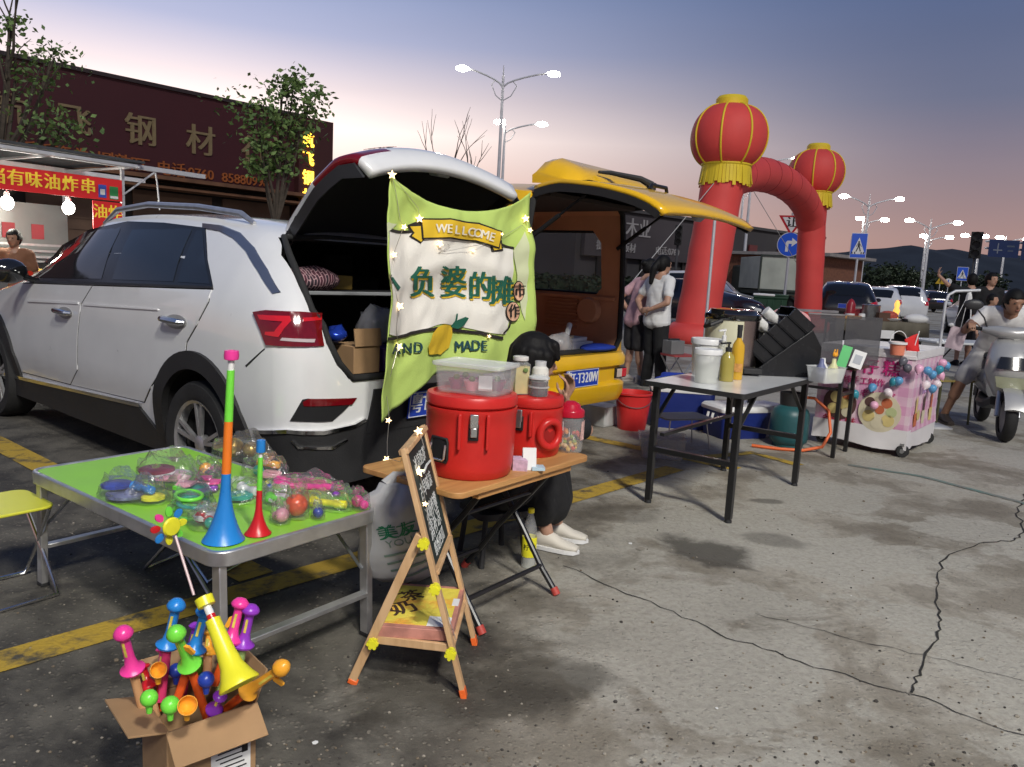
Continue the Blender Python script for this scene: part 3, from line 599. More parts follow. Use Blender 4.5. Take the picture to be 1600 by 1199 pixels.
def wheel(parent, x, y, r, wd, sg, spokes=5, name='wheel', rimm=None):
    rimm = rimm or ALU
    T = frame((x, y, r), (1, 0, 0), (0, 0, 1))  # z = -y ; flip for the left side
    if sg > 0: T = frame((x, y, r), (-1, 0, 0), (0, 0, 1))
    mb = MB(); rr = r*.70; mb.lathe([(rr, -wd/2), (r*.93, -wd/2), (r, -wd*.36), (r, wd*.36), (r*.95, wd/2-.005), (r*.78, wd/2), (rr, wd/2-.012), (rr*.97, 0)], T, 36, False); wobj = mb.build(name, RUBBER, parent=parent, smooth=40)
    mb = MB(); mb.use(BLK).lathe([(.001, -.02), (rr*.96, -.02), (rr*.97, .0), (.001, .0)], T, 30)
    mb.use(rimm).lathe([(rr*.93, wd*.2), (rr*.93, wd*.42), (rr, wd*.46), (rr, wd*.2)], T, 36, False)
    for k in range(spokes):
        for dv in (-.14, .14):
            a = 2*pi*k/spokes+.3; p0 = V((cos(a+dv*.5)*rr*.16, sin(a+dv*.5)*rr*.16, wd*.34)); p1 = V((cos(a+dv)*rr*.95, sin(a+dv)*rr*.95, wd*.38)); mb.bar(T @ p0, T @ p1, rr*.085, rr*.08, up=T.to_3x3() @ V((0, 0, 1)))
    mb.lathe([(.001, wd*.2), (rr*.2, wd*.2), (rr*.2, wd*.38), (rr*.12, wd*.42), (.001, wd*.42)], T, 20); mb.build('rim', parent=wobj, smooth=35); return wobj
def interp_poly(pts, step=.04):
    o = []
    for a, b in zip(pts, pts[1:]+pts[:1]):
        n = max(1, int(math.dist(a, b)/step)); o += [(a[0]+(b[0]-a[0])*i/n, a[1]+(b[1]-a[1])*i/n) for i in range(n)]
    return o
def grow(poly, d):
    cx = sum(p[0] for p in poly)/len(poly); cy = sum(p[1] for p in poly)/len(poly)
    o = []
    n = len(poly); A = sum(poly[i][0]*poly[(i+1) % n][1]-poly[(i+1) % n][0]*poly[i][1] for i in range(n)); sg = 1 if A > 0 else -1
    for i in range(n):
        a, b, c = V((*poly[i-1], 0)), V((*poly[i], 0)), V((*poly[(i+1) % n], 0)); e1 = (b-a).normalized(); e2 = (c-b).normalized(); n1 = V((e1.y, -e1.x, 0))*sg; n2 = V((e2.y, -e2.x, 0))*sg; m_ = n1+n2
        m_ = m_/max(.4, m_.length_squared/2) if m_.length > 1e-6 else n1
        p = b+m_*d; o.append((p.x, p.y))
    return o
# ------------------------------------------------------------------ the white car with its tailgate up
CARP = (-1.068, 4.626, 0); CARY = rad(140.7)
suv = thing('parked_car', 'white compact SUV with raised tailgate and a green cloth hung across its boot', 'car', CARP, CARY)
#        x     zb   zbelt  zroof  ws    wm    wb    wr
SB = Body([(-.815, .44, .66, .68, .30, .42, .42, .36), (-.80, .36, .80, .82, .60, .64, .62, .54), (-.775, .30, .90, .93, .70, .74, .73, .64), (-.73, .28, .98, 1.07, .78, .815, .80, .72), (-.66, .25, 1.03, 1.18, .82, .86, .845, .75), (-.55, .24, 1.07, 1.29, .83, .885, .865, .74), (-.38, .23, 1.10, 1.405, .84, .90, .872, .715), (-.22, .22, 1.12, 1.478, .845, .905, .875, .69), (-.08, .22, 1.125, 1.515, .845, .905, .875, .675), (.4, .21, 1.12, 1.56, .845, .905, .875, .67), (1.0, .21, 1.11, 1.58, .845, .905, .875, .67), (1.6, .21, 1.09, 1.56, .845, .905, .875, .66), (2.1, .22, 1.08, 1.44, .84, .905, .87, .64), (2.5, .22, 1.06, 1.24, .84, .90, .865, .64), (2.85, .23, 1.0, 1.08, .84, .90, .85, .72), (3.4, .24, .92, .99, .82, .88, .80, .68), (3.75, .28, .80, .87, .72, .78, .70, .60), (3.9, .38, .60, .66, .5, .56, .52, .42)])
mb = MB(); mb.use(WHITEP); SB.shell(mb, 80); body = mb.build('body', parent=None, smooth=35)
# cavity of the boot and cabin, wheel arches
def cutter(mb): return mb.build('cutter', smooth=0)
INT = mat('black_boot_lining', (.010, .010, .011), .85, var=.3, vs_=9)
mb = MB(); mb.use(INT).prism([(y*s_, z) for s_, L_ in ((1, 1), (-1, -1)) for y, z in [(.55, .76), (.615, .84), (.66, .94), (.675, 1.02), (.715, 1.09), (.715, 1.2), (.685, 1.34), (.61, 1.43)][::L_]], 1.55, frame((-1.0, 0, 0), (0, 1, 0), (0, 0, 1)))
cut = [cutter(mb)]
for x in (0, 3.06):
    for s in (1, -1):
        mb = MB(); mb.use(BLK).cyl((x, s*.60, .345), (x, s*1.2, .345), .395, .395, 40); cut.append(cutter(mb))
boolean(body, cut); body.parent = suv
CM = M.Translation(CARP) @ M.Rotation(CARY, 4, 'Z'); CMI = CM.inverted()
def spx(px, py):                 # photo pixel -> (x, z) on the left flank
    o = CMI @ V((0, 0, HCAM)); d = CMI.to_3x3() @ _ray(px, py); y = .87
    for _ in range(14):
        t = (y-o.y)/d.y; p = o+d*t; y = .5*y+.5*SB.w(p.x, p.z)
    return (p.x, p.z)
def S(*pts): return [spx(*p) for p in pts]
for sg in (1, -1):
    S_ = SB.side(sg)
    # black cladding: sills and arch rings
    mb = MB(); sill = [(.30, .205), (2.75, .205), spx(5, 585), spx(60, 598), spx(122, 612), spx(220, 635)]; mb.patch(interp_poly(sill, .2), S_, .15, -.02, .016)
    for xc in (0, 3.06):
        a0, a1 = -.20, pi+.20
        ring = [(xc+.390*cos(a0+(a1-a0)*i/28), .345+.390*sin(a0+(a1-a0)*i/28)) for i in range(29)]+[(xc+.485*cos(a1-(a1-a0)*i/28), .345+.485*sin(a1-(a1-a0)*i/28)) for i in range(29)]
        mb.patch(ring, S_, .12, -.02, .018)
    mb.build('side_cladding', BLKPL, parent=suv, smooth=35)
    mb = MB(); mb.patch(interp_poly(S((222, 636), (122, 613), (60, 599), (5, 586), (5, 581), (60, 594), (122, 608), (222, 630)), .3), S_, .2, .0, .019); mb.build('sill_trim', CHROME, parent=suv)
    # doors: gap underneath and skin on top
    rear = [spx(226, 628)]+S((112, 601), (123, 578), (123, 524), (129, 475), (146, 447), (332, 453), (326, 472), (308, 507), (292, 535), (290, 552), (262, 566), (245, 590))
    front = S((110.5, 600.5), (35, 581), (24, 520), (36, 443), (144.5, 447), (127.5, 475), (121.5, 524), (121.5, 578))
    for nm, pl in (('door', rear), ('door', front)):
        mb = MB(); mb.use(mat('door_gap', (.01, .01, .01), .9, var=0)).patch(interp_poly(grow(pl, .006), .12), S_, .1, -.01, .0012); mb.use(WHITEP).patch(interp_poly(grow(pl, -.0005), .12), S_, .08, -.01, .0045)
        if nm == 'door':                       # shallow character line
            mb.use(WHITEP).patch(S((249, 483), (133, 474), (133, 477.5), (249, 485)) if pl is rear else S((124, 472), (45, 468), (45, 471.5), (124, 475.5)), S_, .1, -.004, .010)
        dr = mb.build('door', parent=suv, smooth=30)
        hx, hz_ = spx(276, 503) if pl is rear else spx(103, 489)
        mb = MB(); mb.use(mat('handle_recess', (.30, .30, .30), .4)).patch([(hx+.0+.115*cos(a), hz_+.038*sin(a)) for a in [2*pi*i/20 for i in range(20)]], S_, .06, -.004, .0065)
        yy = sg*(SB.w(hx, hz_)+.035); mb.use(CHROME).tube([(hx-.10, yy-sg*.025, hz_+.003), (hx-.085, yy, hz_+.004), (hx+.06, yy+sg*.004, hz_+.008), (hx+.10, yy, hz_+.009), (hx+.115, yy-sg*.022, hz_+.009)], [.012, .016, .018, .017, .012], 8); mb.build('door_handle', parent=dr)
    # glass house
    dlo = S((333, 447.5), (210, 443), (49, 438), (70, 410), (98, 383), (140, 359), (200, 346), (256, 348), (321, 356))
    mb = MB(); mb.patch(interp_poly(dlo, .1), S_, .09, -.01, .004); wf = mb.build('window_frame', mat('gloss_black_trim', (.012, .012, .012), .15, var=0), parent=suv)
    for pl in (S((177, 437), (212, 352), (302, 358), (272, 440)), S((279, 440.5), (309, 360), (318, 360.5), (329.5, 444)), S((54, 434), (100, 389), (143, 363), (192, 350), (160, 436))):
        mb = MB(); mb.patch(interp_poly(pl, .1), S_, .09, -.004, .0065); mb.build('window', GLASSD, parent=suv)
    mb = MB(); mb.patch(interp_poly(S((333, 451), (210, 446.5), (48, 442), (48, 438.5), (210, 443), (333, 447.5)), .2), S_, .12, -.01, .008); mb.build('belt_trim', BLKPL, parent=suv)
    # grey blue strip beside the open tailgate
    mb = MB(); mb.patch(interp_poly(S((318, 356), (345, 361), (366, 372), (386, 392), (405, 424), (428, 459), (439, 457), (418, 420), (398, 387), (375, 364), (345, 352), (318, 349)), .06), S_, .06, -.008, .008); mb.build('pillar_trim', mat('blue_grey_gloss', (.16, .19, .27), .2, .6, var=.05), parent=suv)
    # roof rails, mirrors
    mb = MB(); mb.tube([(-.06, sg*.60, 1.50), (.06, sg*.605, 1.55), (.5, sg*.61, 1.59), (1.1, sg*.61, 1.612), (1.55, sg*.60, 1.585), (1.78, sg*.59, 1.50)], [.012, .018, .019, .019, .018, .012], 8); mb.build('roof_rail', ALU, parent=suv)
    mb = MB(); mb.ball((2.27, sg*1.02, 1.145), (.07, .115, .085), 16); mb.bar((2.27, sg*.84, 1.08), (2.27, sg*.98, 1.12), .05, .04); mb.build('wing_mirror', mat('gloss_black', (.01, .01, .01), .12, var=0, coat=1), parent=suv, smooth=60)
    wheel(suv, 0, sg*.80, .335, .22, sg); wheel(suv, 3.06, sg*.80, .335, .22, sg)
def rearfn(B, x0=-.30, zclamp=None):
    """walk along the rear corner: a = metres rearwards/inwards from x0 at height z"""
    def fn_for(sg):
        def fn(a, z, t):
            pts = []; x = x0
            while x > B.xs[0]:
                if B.g(3, x) < z+.004: break
                q = B.sec(x); pts.append((x, B.w(x, z))); x -= .012
            last = pts[-1]
            if last[1] > .02: pts += [(last[0]-.004, last[1]*(1-i/12)) for i in range(1, 13)]
            d = 0
            for (xa_, ya), (xb_, yb) in zip(pts, pts[1:]):
                l = math.hypot(xb_-xa_, yb-ya)
                if d+l >= a and l > 0:
                    f = (a-d)/l; nx, ny = -(ya-yb), -(xb_-xa_)
                    nx, ny = (yb-ya)/l, -(xb_-xa_)/l
                    return V((xa_+(xb_-xa_)*f+nx*t, sg*(ya+(yb-ya)*f+ny*t), z))
                d += l
            return V((pts[-1][0]-t, 0, z))
        return fn
    return fn_for
RF = rearfn(SB)
_rt = []
for i in range(66):
    for k in range(45):
        q = CM @ RF(1)(i*.02, .24+k*.02, 0)-V((0, 0, HCAM)); zz = q.dot(_F); _rt.append((800+FPX*q.dot(_R)/zz, 599.5-FPX*q.dot(_U)/zz, i*.02, .24+k*.02))
def rpx(*pts):
    o = []
    for px, py in pts:
        T = sorted(_rt, key=lambda r: (r[0]-px)**2+(r[1]-py)**2)[:5]; w = [1/((r[0]-px)**2+(r[1]-py)**2+.2) for r in T]; o.append((sum(a*r[2] for a, r in zip(w, T))/sum(w), sum(a*r[3] for a, r in zip(w, T))/sum(w)))
    return o
for sg in (1, -1):
    fn = RF(sg)
    mb = MB(); mb.use(LAMPRED).patch(interp_poly(rpx((398, 487), (417, 484), (466, 486), (502, 489), (504, 540), (460, 541), (417, 539), (409, 515)), .05), fn, .05, -.01, .012); tl = mb.build('tail_lamp', parent=suv, smooth=50)
    mb = MB(); mb.use(LAMPHOT).patch(rpx((405, 492), (454, 493), (455, 500), (437, 526), (417, 523), (418, 518), (431, 518), (443, 503), (409, 500)), fn, .05, .006, .0145)
    mb.patch(rpx((472, 497), (500, 494), (500, 499), (473, 502)), fn, .05, .006, .0145); mb.use(mat('clear_lens_strip', (.5, .42, .42), .15)).patch(rpx((442, 527), (491, 530), (489, 534), (440, 532)), fn, .05, .006, .0145); mb.build('lamp_element', parent=tl)
    # lower bumper: black panel, chrome lip, vent
    mb = MB(); mb.use(BLKPL).patch(interp_poly([(.24, .245)]+rpx((400, 676), (449, 676), (504, 677), (552, 667), (580, 650), (600, 625))+[(1.30, .68), (1.30, .27), (.6, .24)], .07), fn, .07, -.03, .012); bp_ = mb.build('rear_bumper', parent=suv, smooth=45)
    mb = MB(); mb.patch(interp_poly(rpx((400, 677), (449, 677), (504, 678), (552, 668), (569, 658), (568, 653), (551, 662), (504, 672), (449, 671), (400, 671)), .06), fn, .06, 0, .02); mb.patch(interp_poly(rpx((456, 690), (466, 701), (518, 701), (541, 688), (540, 685), (518, 697), (468, 697), (459, 688)), .06), fn, .06, 0, .019); mb.build('bumper_trim', CHROME, parent=bp_)
    mb = MB(); mb.use(BLK).patch(interp_poly(rpx((453, 658), (472, 625), (481, 623), (555, 622), (536, 642), (518, 658)), .05), fn, .05, -.01, .006); mb.use(LAMPRED).patch(interp_poly(rpx((472, 628), (480, 623), (556, 621), (549, 632), (474, 634)), .05), fn, .05, 0, .010); mb.build('reflector_vent', parent=bp_)
    mb = MB(); mb.use(mat('bumper_gap', (.02, .02, .02), .9, var=0)).patch(rpx((383, 571), (413, 544), (415, 546), (385, 574)), fn, .04, -.002, .0016); mb.build('bumper_seam', parent=suv)
# licence plate
def plate(parent, T, s_, w_=.44, h_=.14, edge=True):
    mb = MB(); mb.use(BLUEPL).box((0, 0, 0), (w_, h_, .008), 0, T)
    mb.use(WHT)
    for a in (-1, 1): mb.box((0, a*(h_/2-.005), .0045), (w_-.008, .004, .003), 0, T); mb.box((a*(w_/2-.005), 0, .0045), (.004, h_-.014, .003), 0, T)
    for ch, x in s_: mb.text(ch, h_*.82, T @ M.Translation((x, 0, .005)), .001, .003, sx=.72)
    return mb.build('licence_plate', parent=parent, smooth=0)
plate(suv, frame((-.848, -.03, .60), (0, -1, 0), (-.12, 0, 1)), (('粤', -.165), ('T', -.10)))
mb = MB(); mb.use(BLKPL); mb.patch([(-.45, .48), (.45, .48), (.40, .70), (-.40, .70)], lambda a, z, t: V((-.822-t, a, z)), .3, -.02, .002); mb.build('plate_recess', parent=suv)
# boot: rubber seal, load floor, parcel shelf, rear seat backs
def rimx(z): return cr([.66, .68, .80, .90, 1.0, 1.10, 1.2, 1.3, 1.4, 1.47], [-.815, -.812, -.797, -.775, -.745, -.70, -.63, -.53, -.385, -.23], z)-.004
mb = MB(); mb.tube([(rimx(z), y, z) for y, z in [(y*s_, z) for s_, L_ in ((1, 1), (-1, -1)) for y, z in [(.2, .76), (.53, .765), (.60, .84), (.645, .94), (.66, 1.02), (.70, 1.09), (.70, 1.2), (.67, 1.34), (.60, 1.43), (.3, 1.445)][::L_]]], .018, 8, True); mb.build('boot_seal', RUBBER, parent=suv, smooth=60)
SEAT = mat('dark_seat_cloth', (.02, .02, .022), .9, var=.3, bump=.3, bs=80)
mb = MB(); mb.box((.35, 0, 1.02), (.16, 1.05, .46), M.Rotation(rad(-14), 4, 'Y')); 
for y in (-.3, .3): mb.box((.42, y, 1.29), (.1, .24, .16))
mb.build('rear_seat', SEAT, parent=suv, bevel=.03)
mb = MB(); mb.use(mat('parcel_shelf_grey', (.03, .03, .033), .8)).box((-.10, 0, 1.15), (.5, 1.06, .025)); mb.use(mat('pale_edge', (.25, .26, .27), .5)).box((-.36, 0, 1.153), (.012, 1.06, .02)); mb.build('parcel_shelf', parent=suv, bevel=.004)
# ------------------ the raised tailgate
HG = V((-.10, 0, 1.505)); du = V((-.865, 0, .50)).normalized(); dn = V((.50, 0, .865)).normalized()
def gate_pt(u, y, off=0., B=None):
    n = cr([0, .15, .35, .52, .66, .76, .82, .84], [.0, .03, .055, .075, .075, .04, -.03, -.11], u); uu = min(u, .815+.02*max(0, (u-.82)/.02)); return HG+du*uu+V((0, y, 0))+dn*(n-.13*(y/.6)**2+off)
def ghw(u): return cr([0, .12, .35, .5, .66, .78, .84], [.49, .535, .575, .60, .60, .575, .53], u)
NU, NY = 26, 20; mb = MB(); vs_g = []; fs_g = []; mid_g = []
for i in range(NU+1):
    u = .84*i/NU
    for j in range(NY+1): vs_g.append(gate_pt(u, ghw(u)*(2*j/NY-1)))
mb.use(WHITEP); mb.use(INT); mb.use(GLASSD); mb.use(LAMPRED)
for i in range(NU):
    for j in range(NY):
        u = .84*(i+.5)/NU; v_ = abs((j+.5)/NY*2-1)
        mb.c = 2 if .11 < u < .42 and v_ < .84 else 3 if (.50 < u < .80 and v_ > .58) else 0
        mb.add([], []); mb.f.append((i*(NY+1)+j, i*(NY+1)+j+1, (i+1)*(NY+1)+j+1, (i+1)*(NY+1)+j)); mb.mi.append(mb.c)
mb.v = [tuple(p) for p in vs_g]; mb.f = mb.f[-NU*NY:]; mb.mi = mb.mi[-NU*NY:]
gate = mb.build('tailgate', smooth=50, parent=suv, fix=False)
sol = gate.modifiers.new('solid', 'SOLIDIFY'); sol.thickness = .055; sol.offset = 1 if False else -1; sol.material_offset = 0; sol.material_offset_rim = 0; gate.modifiers.new('bev', 'BEVEL').width = .012
# inner lining
mb = MB(); R = []
for i in range(13):
    u = .04+.76*i/12; R.append([gate_pt(u, (ghw(u)-.03)*(2*j/12-1), -.068-.02*sin(pi*i/12)) for j in range(13)])
mb.add([p for r in R for p in r], [(i*13+j, i*13+j+1, (i+1)*13+j+1, (i+1)*13+j) for i in range(12) for j in range(12)]); mb.build('tailgate_lining', INT, parent=gate, smooth=60)
mb = MB(); mb.bar(gate_pt(.70, -.06, -.10), gate_pt(.76, -.06, -.12), .09, .05); mb.build('latch_cover', mat('grey_latch', (.35, .36, .36), .4), parent=gate, bevel=.01)
mb = MB(); e = gate_pt(.56, 0, .012); T = frame(e, (0, -1, 0), -du); mb.use(CHROME).lathe([(.045, 0), (.052, .006), (.058, .006), (.06, 0)], T, 28, False); mb.use(INK).lathe([(.001, .0), (.045, .0), (.045, .003), (.001, .003)], T, 24); mb.use(CHROME)
mb.text('V', .05, T @ M.Translation((0, .016, .004)), .002, .004); mb.text('W', .05, T @ M.Translation((0, -.016, .004)), .002, .004); mb.build('badge', parent=gate, smooth=0)
mb = MB(); mb.use(mat('dark_badge_letters', (.03, .03, .035), .3, .5)); mb.text('一汽·大众', .05, None, .001, .0015, fn=lambda x, y, z: gate_pt(.745-y, .34-x, .004+z), step=.02); mb.build('badge_letters', parent=gate, smooth=0)
for sg in (1, -1):
    mb = MB(); mb.cyl((-.20, sg*.565, 1.28), HG+du*.30+V((0, sg*.53, 0))-dn*.06, .012, .012, 8); mb.cyl((-.20, sg*.565, 1.28), V((-.20, sg*.565, 1.28)).lerp(HG+du*.3+V((0, sg*.53, 0))-dn*.06, .55), .02, .02, 8); mb.build('gas_strut', BLK, parent=suv)
    mb = MB(); mb.patch([(0.02, -.08), (.8, -.08), (.78, -.012), (.02, -.012)], lambda a, b, t: gate_pt(a, sg*(ghw(a)+.006+t), b-.03), .1, -.01, .004); mb.build('tailgate_edge', mat('edge_black', (.02, .02, .02), .4), parent=gate)
# ------------------------------------------------------------------ the yellow van with its tailgate up
vc = V((.93, 6.6, 0))-RT*.74
van = thing('parked_van', 'yellow minivan with open tailgate, brown inner panels and a blue number plate', 'van', (vc.x, vc.y, 0), CARY)
TRIM = mat('brown_inner_panel', (.62, .30, .17), .6, var=.12, vs_=3)
VB = Body([(-.02, .36, .62, .66, .60, .68, .66, .60), (.0, .30, .72, 1.90, .66, .73, .725, .66), (.06, .28, .80, 1.96, .70, .745, .74, .67), (.5, .24, .95, 1.985, .70, .75, .745, .67), (1.6, .22, .98, 1.99, .70, .75, .745, .67), (2.6, .22, .98, 1.93, .70, .75, .745, .65), (3.1, .24, .95, 1.45, .69, .74, .73, .60), (3.5, .28, .85, .98, .66, .71, .70, .60), (3.72, .38, .7, .74, .5, .58, .56, .45)])
mb = MB(); mb.use(YELP); VB.shell(mb, 60); vbody = mb.build('body', smooth=35)
mb = MB(); mb.use(TRIM).prism([(-.60, .70), (.60, .70), (.665, .80), (.665, 1.2), (.64, 1.6), (.60, 1.82), (.52, 1.885), (-.52, 1.885), (-.60, 1.82), (-.64, 1.6), (-.665, 1.2), (-.665, .80)], 1.9, frame((-.3, 0, 0), (0, 1, 0), (0, 0, 1))); cut = [cutter(mb)]
mb = MB(); mb.use(BLK).prism([(.25, 1.16), (1.02, 1.16), (1.10, 1.25), (1.08, 1.62), (.98, 1.70), (.30, 1.70), (.22, 1.6), (.20, 1.22)], .4, frame((0, -.55, 0), (1, 0, 0), (0, 0, 1))); cut.append(cutter(mb))
for s in (1, -1):
    mb = MB(); mb.use(BLK).cyl((.62, s*.5, .30), (.62, s*1.0, .30), .34, .34, 32); cut.append(cutter(mb))
    mb = MB(); mb.use(BLK).cyl((2.95, s*.5, .30), (2.95, s*1.0, .30), .34, .34, 32); cut.append(cutter(mb))
boolean(vbody, cut); vbody.parent = van
for s in (1, -1):
    for x in (.62, 2.95): wheel(van, x, s*.66, .29, .17, s, 6, rimm=STEEL)
mb = MB(); mb.use(mat('dark_headliner', (.05, .035, .028), .9)).box((.62, 0, 1.87), (1.5, 1.15, .03)); mb.build('headliner', parent=van)
mb = MB(); mb.use(TRIM)
for k in range(9): mb.box((.60, -.650, .86+k*.03), (.34, .03, .012))
mb.cyl((.30, -.655, 1.02), (.30, -.60, 1.02), .12, .10, 28); mb.box((.55, -.655, 1.13), (1.0, .04, .03)); mb.build('inner_panel', parent=van, bevel=.004)
mb = MB(); mb.use(mat('thin_glass', (.55, .62, .6), .03, var=0, alpha=.10, spec=.8)).prism([(.25, 1.16), (1.02, 1.16), (1.10, 1.25), (1.08, 1.62), (.98, 1.70), (.30, 1.70), (.22, 1.6), (.20, 1.22)], .006, frame((0, -.728, 0), (1, 0, 0), (0, 0, 1))); mb.build('side_window', parent=van)
mb = MB(); mb.tube([(.24, -.72, 1.16), (1.02, -.72, 1.16), (1.10, -.715, 1.25), (1.08, -.70, 1.62), (.98, -.69, 1.70), (.30, -.69, 1.70), (.21, -.70, 1.6), (.20, -.72, 1.22)], .018, 8, True); mb.build('window_rubber', RUBBER, parent=van)
mb = MB(); mb.tube([(-.015, -.60, .715), (-.015, .60, .715), (-.01, .67, .80), (-.005, .665, 1.2), (.0, .64, 1.6), (.0, .60, 1.83), (.0, .51, 1.90), (0, -.51, 1.90), (0, -.60, 1.83), (0, -.64, 1.6), (-.005, -.665, 1.2), (-.01, -.67, .80)], .024, 8, True); mb.build('door_seal', RUBBER, parent=van)
mb = MB(); mb.use(mat('seat_back_grey', (.06, .05, .045), .9)).box((1.35, 0, 1.0), (.16, 1.2, .7), M.Rotation(rad(-8), 4, 'Y')); mb.build('rear_seat', parent=van, bevel=.04)
# bumper
mb = MB(); mb.use(YELP)
R = []
for i in range(17):
    y = -.745+1.49*i/16; e = abs(y)/.745; dx = .12*max(0, e-.8)/.2
    R.append([V((x+dx, y, z)) for x, z in ((.02, .29), (-.10, .30), (-.135, .36), (-.14, .44), (-.12, .455), (-.10, .47), (-.10, .58), (-.135, .60), (-.14, .66), (-.11, .70), (.02, .70))])
mb.rings(R); bpv = mb.build('rear_bumper', parent=van, smooth=45)
for s in (1, -1):
    mb = MB(); mb.use(INK).box((-.108, s*.56, .53), (.02, .16, .085)); mb.use(LAMPHOT).box((-.116, s*.60, .53), (.02, .07, .07)); mb.use(mat('clear_reflector', (.6, .5, .42), .15)).box((-.116, s*.53, .53), (.02, .07, .07)); mb.build('reflector', parent=bpv, bevel=.004)
    mb = MB(); mb.use(LAMPRED).patch(interp_poly([(.02, .80), (.12, .80), (.13, 1.22), (.02, 1.22)], .1), VB.side(s), .1, -.01, .014); mb.build('tail_lamp', parent=van)
T = frame((-.125, .02, .525), (0, -1, 0), (0, 0, 1))
plate(van, T, (('粤', -.185), ('T', -.125), ('·', -.085), ('T', -.045), ('3', .005), ('2', .055), ('0', .105), ('W', .165)))
# items: tailgate
HV = V((0, 0, 1.93)); vu = V((-.991, 0, -.13)).normalized(); vn = V((-.13, 0, .991)).normalized()
def vg(u, y, off=0.):
    n = cr([0, .1, .3, .6, .9, 1.15, 1.25], [.02, .05, .09, .10, .08, .03, -.02], u); return HV+vu*(u*.89)+V((0, y, 0))+vn*(n-.035*(y/.7)**2+off)
mb = MB(); mb.use(YELP); mb.use(GLASSD); NU, NY = 22, 18; vs_g = [vg(1.25*i/NU, (.60+.09*min(1, 1.25*i/NU/.5))*(2*j/NY-1)) for i in range(NU+1) for j in range(NY+1)]
for i in range(NU):
    for j in range(NY):
        u = 1.25*(i+.5)/NU; v_ = abs((j+.5)/NY*2-1); mb.f.append((i*(NY+1)+j, i*(NY+1)+j+1, (i+1)*(NY+1)+j+1, (i+1)*(NY+1)+j)); mb.mi.append(1 if .16 < u < .60 and v_ < .8 else 0)
mb.v = [tuple(p) for p in vs_g]; vgate = mb.build('tailgate', parent=van, smooth=50, fix=False)
s_ = vgate.modifiers.new('solid', 'SOLIDIFY'); s_.thickness = .035; s_.offset = -1
mb = MB(); mb.add([vg(.03+1.2*i/14, (.58+.09*min(1, 1.2*i/14/.5))*(2*j/12-1), -.04-.05*sin(pi*min(1, i/12))) for i in range(15) for j in range(13)], [(i*13+j, i*13+j+1, (i+1)*13+j+1, (i+1)*13+j) for i in range(14) for j in range(12)]); mb.build('tailgate_lining', mat('black_lining', (.014, .013, .013), .7), parent=vgate, smooth=60)
for sg in (1, -1):
    mb = MB(); mb.patch([(.02, -.085), (1.2, -.075), (1.22, -.028), (.02, -.028)], lambda a, b, t: vg(a, sg*(.605+.09*min(1, a/.5)+t), b), .1, -.02, .003); mb.build('tailgate_edge', mat('black_lining', (.014, .013, .013), .7), parent=vgate)
# spoiler at the hinge with the high brake lamp
mb = MB(); R = []
for i in range(15):
    y = -.60+1.2*i/14; k = 1-max(0, abs(y)/.60-.8)/.2*.55; R.append([HV+vu*a+vn*(b*k)+V((0, y, 0)) for a, b in ((-.02, .03), (-.03, .15), (.0, .20), (.08, .215), (.20, .175), (.32, .125), (.34, .09))])
mb.use(YELP).rings(R); spo = mb.build('spoiler', parent=vgate, smooth=50)
mb = MB(); mb.use(LAMPRED); T = frame(HV+vu*.00+vn*.195, (0, -1, 0), vn+vu*.25); mb.patch([(-.22, -.02), (.22, -.02), (.20, .025), (-.20, .025)], lambda a, b, t: HV+vu*(-.024+(b+.02)*.62)+vn*(.145+(b+.02)*1.1+t*.5)+V((0, a+.12, 0))-vu*t*.8, .1, -.004, .006); mb.build('brake_lamp', parent=spo)
mb = MB(); mb.tube([vg(.62, -.06, .03), vg(.56, .02, .06), vg(.40, .20, .075), vg(.36, .30, .07)], [.03, .022, .016, .01], 8); mb.cyl(vg(.62, -.06, 0), vg(.62, -.06, .05), .035, .03, 12); mb.build('wiper', BLKPL, parent=vgate)
mb = MB(); mb.tube([vg(.78, .20, .0), vg(.78, .18, .03), vg(.78, -.02, .03), vg(.78, -.04, 0)], .014, 8); mb.build('handle', mat('dark_badge_letters', (.03, .03, .035), .3, .5), parent=vgate)
mb = MB(); mb.bar(vg(1.10, .02, -.10), vg(1.16, .02, -.03), .10, .07); mb.build('latch', STEEL, parent=vgate, bevel=.008)
for sg in (1, -1):
    a, b = V((.03, sg*.60, 1.55)), vg(.55, sg*.58, -.05); mb = MB(); mb.cyl(a, b, .010, .010, 8); mb.cyl(a, a.lerp(b, .5), .017, .017, 8); mb.build('gas_strut', BLK, parent=van)
